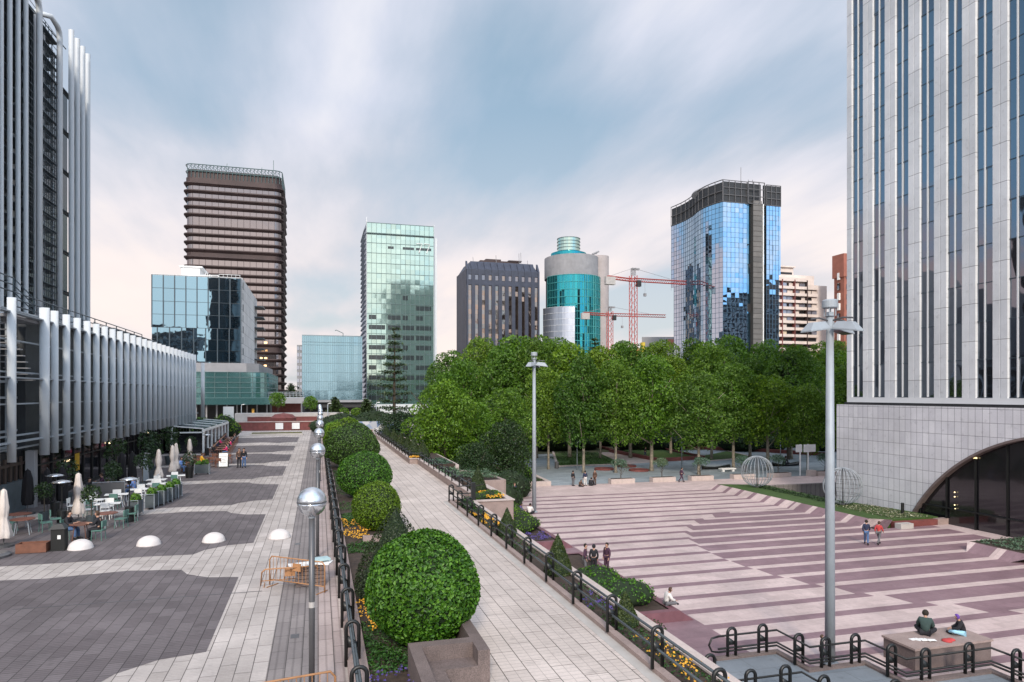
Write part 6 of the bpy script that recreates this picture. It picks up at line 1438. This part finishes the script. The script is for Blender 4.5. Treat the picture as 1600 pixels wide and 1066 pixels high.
HAIR={'dark':cl('dark_hair',(.02,.014,.01)),'brown':cl('brown_hair',(.07,.04,.025)),'blond':cl('blond_hair',(.30,.2,.1))}
def skin_mesh(name,nodes,edges,root=0,sub=1):
    me=bpy.data.meshes.new(name+'_skel'); me.from_pydata([n[0] for n in nodes],edges,[]); o=bpy.data.objects.new('tmp',me); col.objects.link(o)
    sm=o.modifiers.new('s','SKIN'); sm.use_smooth_shade=True
    for i,n in enumerate(nodes):
        r=n[1]; me.skin_vertices[0].data[i].radius=(r if isinstance(r,tuple) else (r,r)); me.skin_vertices[0].data[i].use_root=(i==root)
    if sub: ss=o.modifiers.new('u','SUBSURF'); ss.levels=sub; ss.render_levels=sub
    bpy.context.view_layer.update()
    dg=bpy.context.evaluated_depsgraph_get(); m2=bpy.data.meshes.new_from_object(o.evaluated_get(dg)); m2.name=name
    bpy.data.objects.remove(o); return m2
PC={}
def person_meshes(pose):
    if pose in PC: return PC[pose]
    V=Vector
    if pose=='stand': hip=.93; J=dict(pel=(0,0,.95),wai=(0,.01,1.12),che=(0,.0,1.32),nec=(0,.0,1.46),hb=(0,-.01,1.54),ht=(0,-.015,1.68),
        shl=(.17,0,1.40),ell=(.23,.03,1.13),wrl=(.22,-.06,.90),hpl=(.09,0,.92),knl=(.10,-.02,.50),anl=(.10,.02,.09),tol=(.11,-.14,.04),
        shr=(-.17,0,1.40),elr=(-.24,.02,1.13),wrr=(-.20,-.08,.91),hpr=(-.09,0,.92),knr=(-.11,-.03,.50),anr=(-.13,.04,.09),tor=(-.15,-.12,.04))
    elif pose=='walk': J=dict(pel=(0,0,.93),wai=(0,-.02,1.10),che=(0,-.04,1.30),nec=(0,-.05,1.44),hb=(0,-.07,1.52),ht=(0,-.085,1.66),
        shl=(.17,-.03,1.38),ell=(.22,.10,1.14),wrl=(.20,.06,.92),hpl=(.09,0,.90),knl=(.09,-.20,.52),anl=(.09,-.26,.11),tol=(.10,-.42,.07),
        shr=(-.17,-.03,1.38),elr=(-.22,-.12,1.14),wrr=(-.18,-.28,.97),hpr=(-.09,0,.90),knr=(-.09,.08,.50),anr=(-.09,.34,.16),tor=(-.10,.24,.04))
    elif pose=='sit': J=dict(pel=(0,0,.52),wai=(0,.02,.68),che=(0,-.02,.88),nec=(0,-.05,1.02),hb=(0,-.08,1.10),ht=(0,-.10,1.24),
        shl=(.17,-.03,.96),ell=(.22,-.14,.72),wrl=(.12,-.36,.76),hpl=(.09,-.02,.50),knl=(.11,-.42,.50),anl=(.11,-.42,.09),tol=(.12,-.56,.04),
        shr=(-.17,-.03,.96),elr=(-.22,-.14,.72),wrr=(-.12,-.36,.76),hpr=(-.09,-.02,.50),knr=(-.11,-.42,.50),anr=(-.11,-.40,.09),tor=(-.12,-.54,.04))
    elif pose=='floor': J=dict(pel=(0,0,.12),wai=(0,.0,.28),che=(0,-.08,.48),nec=(0,-.14,.60),hb=(0,-.19,.67),ht=(0,-.25,.79),
        shl=(.17,-.10,.55),ell=(.24,-.20,.32),wrl=(.12,-.42,.24),hpl=(.10,-.03,.11),knl=(.34,-.38,.20),anl=(.02,-.52,.08),tol=(-.10,-.58,.05),
        shr=(-.17,-.10,.55),elr=(-.24,-.20,.32),wrr=(-.12,-.42,.24),hpr=(-.10,-.03,.11),knr=(-.34,-.38,.18),anr=(-.02,-.46,.07),tor=(.12,-.50,.05))
    J={k:V(v) for k,v in J.items()}
    N=[];E=[];ix={}
    def add(k,p,r,par=None):
        ix[k]=len(N); N.append((tuple(p),r)); 
        if par: E.append((ix[par],ix[k]))
    add('pel',J['pel'],(.13,.10)); add('wai',J['wai'],(.115,.085),'pel'); add('che',J['che'],(.135,.10),'wai'); add('nec',J['nec'],(.055,.055),'che'); add('hb',J['hb'],(.06,.07),'nec')
    hm=J['hb'].lerp(J['ht'],.5); add('hm',hm+V((0,-.01,0)),(.078,.095),'hb'); add('ht',J['ht'],(.062,.075),'hm')
    for s in 'lr':
        add('sh'+s,J['sh'+s],.058,'che'); add('el'+s,J['el'+s],.042,'sh'+s); add('wr'+s,J['wr'+s],.027,'el'+s)
        d=(J['wr'+s]-J['el'+s]).normalized(); pm_=J['wr'+s]+d*.075; add('pa'+s,pm_,(.034,.018),'wr'+s)
        sx=V((1,0,0)) if abs(d.x)<.8 else V((0,1,0)); sx=(sx-d*sx.dot(d)).normalized()
        for q,(o_,L) in enumerate(((-.026,.06),(-.009,.072),(.009,.068),(.026,.052))):
            a=pm_+sx*o_+d*.03; add('f%s%d'%(s,q),a+d*L*.5,.0085,'pa'+s); add('g%s%d'%(s,q),a+d*L+V((0,-.012,0)),.007,'f%s%d'%(s,q))
        add('t1'+s,J['wr'+s]+d*.03-sx*.035,.010,'wr'+s); add('t2'+s,J['wr'+s]+d*.075-sx*.052,.008,'t1'+s)
        add('hp'+s,J['hp'+s],(.092,.092),'pel'); add('kn'+s,J['kn'+s],(.06,.06),'hp'+s); add('an'+s,J['an'+s],(.04,.042),'kn'+s); add('to'+s,J['to'+s],(.042,.03),'an'+s)
    body=skin_mesh('body',N,E)
    # face and ears in the head mesh: small nose / eye / mouth pieces
    def sub(keys,par,inc):
        n=[];e=[];m={}
        for k in keys: m[k]=len(n); r=N[ix[k]][1]; r=r if isinstance(r,tuple) else (r,r); n.append((N[ix[k]][0],(r[0]+inc,r[1]+inc)))
        for a,b in par: e.append((m[a],m[b]))
        return skin_mesh('cloth',n,e)
    coat=sub(['pel','wai','che','nec','shl','ell','wrl','shr','elr','wrr'],[('pel','wai'),('wai','che'),('che','nec'),('che','shl'),('shl','ell'),('ell','wrl'),('che','shr'),('shr','elr'),('elr','wrr')],(.022 if pose!='floor' else .045))
    tr_=sub(['pel','hpl','knl','anl','hpr','knr','anr'],[('pel','hpl'),('hpl','knl'),('knl','anl'),('pel','hpr'),('hpr','knr'),('knr','anr')],.018)
    sh=[]
    mb=MB()
    for s in 'lr':
        a=J['an'+s];b=J['to'+s]; mb.tube([a+V((0,.05,-.03)),a+V((0,0,-.02)),b,b+(b-a).normalized()*.04],[.05,.058,.05,.03],8)
    shoes=bpy.data.meshes.new('shoes'); shoes.from_pydata(mb.v,[],mb.f); shoes.update()
    up=(J['ht']-J['hb']).normalized(); mb=MB(); c=hm+up*.035+V((0,.012,0)); 
    mb.ball(tuple(c),.112,14,1.12); hair=bpy.data.meshes.new('hair'); 
    vs=[v for v in mb.v]; vs=[(v[0]*1.0,v[1]+.0,v[2]) if not (v[1]<c.y-.03 and v[2]<c.z+.035) else (c.x+(v[0]-c.x)*.6,c.y+(v[1]-c.y)*.35,c.z+(v[2]-c.z)*.6) for v in vs]
    hair.from_pydata(vs,[],mb.f); hair.update()
    mb=MB(); fc=hm+V((0,-.105,0)); mb.ball(tuple(fc+V((0,0,-.005))),.017,6,1.4); 
    face=bpy.data.meshes.new('nose'); 
    for q in (-1,1): mb.ball(tuple(hm+V((q*.085,.01,-.005))),.02,6,1.5)
    face.from_pydata(mb.v,[],mb.f); face.update()
    mb=MB()
    for q in (-1,1): mb.ball(tuple(hm+V((q*.032,-.094,.018))),.010,6)
    mb.ball(tuple(hm+V((0,-.093,-.045))),.016,6,.35); eyes=bpy.data.meshes.new('eyes_and_mouth'); eyes.from_pydata(mb.v,[],mb.f); eyes.update()
    PC[pose]=(body,coat,tr_,shoes,hair,face,eyes); return PC[pose]
def put(me,name,mat,t):
    m=me.copy(); m.name=name; m.materials.clear(); m.materials.append(mat); m.polygons.foreach_set('use_smooth',[True]*len(m.polygons)); o=bpy.data.objects.new(name,m); col.objects.link(o); o.parent=t; CH.setdefault(t.name,[]).append(o); return o
def person(label,pose,x,y,z,rz,top_,bot,hair='dark',s=1.0,group=None):
    t=thing('person',label,'person',(x,y,z),group,rz); t.scale=(s,s,s); b,c,tr_,sh,h,f_,e=person_meshes(pose)
    put(b,'body',SK,t); put(c,'jacket',C_[top_],t); put(tr_,'trousers',C_[bot],t); put(sh,'shoes',C_['black'],t); put(h,'hair',HAIR[hair] if hair in HAIR else C_[hair],t); put(f_,'nose_and_ears',SK,t); put(e,'eyes_and_mouth',C_['brown'],t); return t
person('person in a long dark coat standing on the cafe plaza, right one of the couple','stand',-6.35,64.9,0,.3,'black','jeans')
person('person in dark clothes standing on the cafe plaza, left one of the couple','stand',-6.75,65.05,0,-.2,'brown','black','brown')
person('child in dark jacket and blue jeans walking across the striped plaza','walk',36.5,38.75,ZP,2.4,'navy','jeans','dark',.98)
person('child in a red jacket striding right beside the one in blue jeans','walk',37.3,38.5,ZP,1.9,'red','grey','brown',.93)
person('person in a black hooded coat standing right of the big clipped cone','stand',15.3,36.6,ZP,2.6,'black','black','black',1.0)
person('person in grey coat standing at the left of the three dark figures by the cone','stand',14.9,36.9,ZP,1.0,'plum','grey')
person('person in plum coat standing at the right of the three dark figures by the cone','stand',16.2,36.8,ZP,-1.2,'plum','plum')
person('person in dark jacket standing by the kerb left of the far tall lamp','stand',18.35,63.7,ZP,.5,'navy','jeans','brown',1.02)
person('person in white top sitting at the foot of the far tall lamp','floor',17.6,56.4,ZP,2.6,'white','black','dark',1.05)
person('person in purple sitting low left of the far tall lamp','floor',16.95,57.4,ZP,1.2,'purple','white','dark',1.0)
person('person in navy jacket and white trousers standing in the group at the left stone box','stand',29.0,71.9,ZP,PI,'navy','white')
person('person in dark clothes standing at the left of the group by the stone box','stand',27.7,72.3,ZP,2.0,'black','grey')
person('person in brown coat standing at the right of the group by the stone box','stand',30.4,72.4,ZP,-1.0,'brown','brown')
person('person sitting crouched in black between the group members by the stone box','floor',29.7,71.9,ZP,2.5,'black','black','dark',1.05)
person('person sitting on the ground at the left of the group by the stone box','floor',28.3,71.7,ZP,.4,'brown','black','dark',.9)
person('person in white sitting on the edge of the nearer purple planter','floor',15.75,28.9,-3.35,1.5,'white','grey','brown',.95)
person('person in dark green sitting with bent back on the stone platform','floor',23.2,21.6,-3.0,2.3,'green','black','dark',1.08)
person('child in black top, light blue trousers and purple cap sitting on the stone platform','floor',24.65,21.2,-3.0,-2.3,'black','sky','purple',.92)
person('child in pink walking just behind the near tall lamp and the fence','stand',18.6,21.95,ZP,1.0,'plum','plum','brown',.68)
person('person in plum walking before the third stone box','walk',41.2,72.0,ZP,1.4,'plum','plum')
person('person in black walking on the diagonal path under the trees','walk',51.2,101,ZP+.02,1.4,'black','navy')
person('person reclining on the right black lounging sculpture','floor',*ray(1226,98),ZP+.25,2.0,'black','black','dark',1.4)
t=thing('bag_heap','scattered pale papers lying on the stone platform','paper',(22.6,21.3,-3)); mb=MB(); 
for k in range(5): mb.cbox((22.35+.13*k,21.35-.09*k,-2.998+.012*k),.28,.2,.011,k*.7)
mb.build('sheets',M['white'],t)
t=thing('cloth_heap','crumpled red cloth lying on the stone platform','cloth',(23.5,20.85,-3)); mb=MB(); mb.ball((23.45,20.85,-2.98),.2,10,.35); mb.ball((23.7,20.9,-2.98),.16,10,.3); mb.build('folds',C_['red'],t,True)
# cafe guests
person('seated guest in black at the left of the wooden table behind the leftmost dome','sit',-10.9,35.2,0,1.3,'black','jeans','dark')
person('seated guest in black at the right of the wooden table behind the leftmost dome','sit',-9.5,34.7,0,-1.7,'black','black','brown')
person('seated guest in grey shirt inside the left part of the white furniture','sit',-12.9,46.6,0,1.3,'grey','black','dark')
person('seated guest in dark red beside the guest in grey shirt','sit',-12.5,47.4,0,.2,'brown','black','brown')
person('seated guest in light blue shirt near the folded black parasols','sit',-11.3,48.4,0,-1.8,'blue','jeans','brown')
person('seated guest in black inside the shop front shade behind the white tables','sit',-13.9,48.6,0,1.0,'black','black','dark')
person('seated guest in plum behind the folded black parasols','sit',-13.8,51.2,0,-1.2,'plum','black','brown')
person('seated guest in grey at the second brown table','sit',-11.1,66.4,0,1.2,'grey','black','dark')
person('seated guest in black at the fourth brown table','sit',-11.5,69.6,0,1.4,'black','jeans','dark')
person('seated guest in pale blue at the brown tables by the planter box','sit',-11.0,62.2,0,1.0,'blue','jeans','brown')
person('seated guest in a bright yellow jacket at the brown tables','sit',-9.9,65.2,0,2.0,'yellow','black','brown',1.05)
row=['black','brown','navy','black','pink','grey','black','brown','plum','navy','black','grey']
for i in range(9):
    y=77+i*2.7; x=-9.9-.18*i
    person('guest in %s seated left of the %s table in the far cafe row'%(row[i],ords[i]),'sit',x-.7,y+.2,0,1.4,row[i],'black','dark' if i%2 else 'brown',1,'guests seated in the far cafe row')
    c=row[(i+4)%12] if i!=3 else 'pink'
    if i!=6: person('guest in %s seated right of the %s table in the far cafe row'%(c,ords[i]),'sit',x+.7,y,0,-1.5,c,'jeans' if i%3==0 else 'black','brown' if i%2 else 'dark',1,'guests seated in the far cafe row')
# ---------------------------------------------------------------- world
w=bpy.data.worlds.new('World'); scene.world=w; w.use_nodes=True; nt=w.node_tree
for n in list(nt.nodes): nt.nodes.remove(n)
out=nn(nt,'ShaderNodeOutputWorld'); bg=nn(nt,'ShaderNodeBackground'); nt.links.new(bg.outputs[0],out.inputs[0]); bg.inputs[1].default_value=.1
SUN_EL,SUN_AZ=R(32),R(196)     # azimuth measured clockwise from +Y
sky=nn(nt,'ShaderNodeTexSky',sky_type='NISHITA'); sky.sun_disc=False; sky.sun_elevation=SUN_EL; sky.sun_rotation=SUN_AZ; sky.dust_density=1.5; sky.air_density=1.2
tc=nn(nt,'ShaderNodeTexCoord'); sp=nn(nt,'ShaderNodeSeparateXYZ'); nt.links.new(tc.outputs['Generated'],sp.inputs[0])
zc_=mth(nt,'MAXIMUM',mth(nt,'ADD',sp.outputs[2],.12),.03)
cb=nn(nt,'ShaderNodeCombineXYZ'); nt.links.new(mth(nt,'DIVIDE',sp.outputs[0],zc_),cb.inputs[0]); nt.links.new(mth(nt,'DIVIDE',sp.outputs[1],zc_),cb.inputs[1])
mp=nn(nt,'ShaderNodeMapping'); mp.inputs['Rotation'].default_value=(0,0,R(0)); mp.inputs['Scale'].default_value=(1.25,.38,1); mp.inputs['Location'].default_value=(3.1,1.7,0); nt.links.new(cb.outputs[0],mp.inputs[0])
n1=noise(nt,mp.outputs[0],.75,7,.55)      # long wind-drawn streaks
mp2=nn(nt,'ShaderNodeMapping'); mp2.inputs['Location'].default_value=(7.3,2.2,0); nt.links.new(cb.outputs[0],mp2.inputs[0])
n2=noise(nt,mp2.outputs[0],.42,3,.5)      # large masses
mix=mth(nt,'ADD',mth(nt,'MULTIPLY',mth(nt,'SUBTRACT',n1,.5),.9),mth(nt,'ADD',.5,mth(nt,'MULTIPLY',mth(nt,'SUBTRACT',n2,.5),.75)))
# thinner, bluer openings and thick white banks of the cloud deck (directions on the sky)
def lobe(az,el,inner,outer):
    d_=nn(nt,'ShaderNodeVectorMath',operation='DOT_PRODUCT'); nt.links.new(tc.outputs['Generated'],d_.inputs[0])
    d_.inputs[1].default_value=(math.sin(R(az))*math.cos(R(el)),math.cos(R(az))*math.cos(R(el)),math.sin(R(el)))
    return ramp(nt,d_.outputs['Value'],[(math.cos(R(outer)),0.0),(math.cos(R(inner)),1.0)])
wob=mth(nt,'ADD',.35,mth(nt,'MULTIPLY',n1,1.3))
for az,el,i_,o_,amt in ((28,19,2,17,-.085),(12,18,2,15,-.075),(0,12,1,9,-.06),(-9,29,1,11,-.15),(46,25,2,13,-.08),(-14,15,2,10,-.02),(7,27,2,9,.02),(24,32,2,12,.04),(46,13,2,14,.06),(-15,8,2,12,.04)):
    mix=mth(nt,'ADD',mix,mth(nt,'MULTIPLY',mth(nt,'MULTIPLY',lobe(az,el,i_,o_),amt),wob))
deck=ramp(nt,mix,[(.33,(1.7,2.35,2.95)),(.42,(2.5,2.95,3.6)),(.50,(3.55,3.75,4.35)),(.60,(4.9,4.8,5.0))])
cover_=ramp(nt,mix,[(.34,.82),(.44,.97)])
c=mixc(nt,cover_,sky.outputs[0],deck)
# warm milky band towards the horizon
hz=ramp(nt,sp.outputs[2],[(0,1.0),(.14,.82),(.38,.0)])
hz=mth(nt,'MULTIPLY',hz,ramp(nt,mix,[(.34,.35),(.54,1.0)]))
c=mixc(nt,hz,c,(5.3,4.6,4.3))
# low evening light to the west (outside the view): peach at the horizon, blue above, dusky overhead
hv=nn(nt,'ShaderNodeCombineXYZ'); nt.links.new(sp.outputs[0],hv.inputs[0]); nt.links.new(sp.outputs[1],hv.inputs[1])
nv=nn(nt,'ShaderNodeVectorMath',operation='NORMALIZE'); nt.links.new(hv.outputs[0],nv.inputs[0])
wd=nn(nt,'ShaderNodeVectorMath',operation='DOT_PRODUCT'); nt.links.new(nv.outputs[0],wd.inputs[0]); wd.inputs[1].default_value=(math.sin(R(-52)),math.cos(R(-52)),0)
wm=ramp(nt,wd.outputs['Value'],[(math.cos(R(30)),0.0),(math.cos(R(14)),.9)])
wz=mth(nt,'ADD',sp.outputs[2],mth(nt,'MULTIPLY',mth(nt,'SUBTRACT',n1,.5),.35))
c=mixc(nt,wm,c,ramp(nt,wz,[(0,(7.5,5.6,5.2)),(.16,(6.6,4.6,4.3)),(.23,(2.6,4.6,6.4)),(.36,(2.2,3.9,5.4)),(.45,(2.2,2.2,2.9))]))
# open blue patches to the south-east (outside the view)
sd=nn(nt,'ShaderNodeVectorMath',operation='DOT_PRODUCT'); nt.links.new(nv.outputs[0],sd.inputs[0]); sd.inputs[1].default_value=(math.sin(R(140)),math.cos(R(140)),0)
sm_=mth(nt,'MULTIPLY',ramp(nt,sd.outputs['Value'],[(math.cos(R(38)),0.0),(math.cos(R(20)),.9)]),ramp(nt,n1,[(.44,1.0),(.56,.15)]))
c=mixc(nt,sm_,c,(2.0,3.9,6.0))
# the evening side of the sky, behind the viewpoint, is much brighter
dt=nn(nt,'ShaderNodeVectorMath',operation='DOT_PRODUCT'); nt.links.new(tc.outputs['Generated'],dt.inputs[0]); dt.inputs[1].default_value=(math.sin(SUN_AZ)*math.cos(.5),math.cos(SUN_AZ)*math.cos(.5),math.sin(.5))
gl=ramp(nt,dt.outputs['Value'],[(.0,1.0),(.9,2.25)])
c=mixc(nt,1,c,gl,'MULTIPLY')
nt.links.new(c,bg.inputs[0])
L=bpy.data.lights.new('sun','SUN'); L.energy=1.5; L.angle=R(10); L.color=(1,.89,.76); lo=bpy.data.objects.new('sun',L); col.objects.link(lo)
d=Vector((math.sin(SUN_AZ)*math.cos(SUN_EL),math.cos(SUN_AZ)*math.cos(SUN_EL),math.sin(SUN_EL))); lo.rotation_euler=d.to_track_quat('Z','Y').to_euler(); lo.location=(0,0,60)
cam=bpy.data.cameras.new('camera'); cam.sensor_width=36; cam.lens=24.0; cam.shift_y=82/1600; cam.clip_end=6000; cam.clip_start=.3
co=bpy.data.objects.new('camera',cam); col.objects.link(co); co.location=(0,0,6.6); co.rotation_euler=(R(90),0,-math.atan2(303,1067)); scene.camera=co
vs=scene.view_settings; vs.view_transform='Standard'; vs.look='None'; vs.exposure=1.0; vs.gamma=1; vs.use_curve_mapping=False
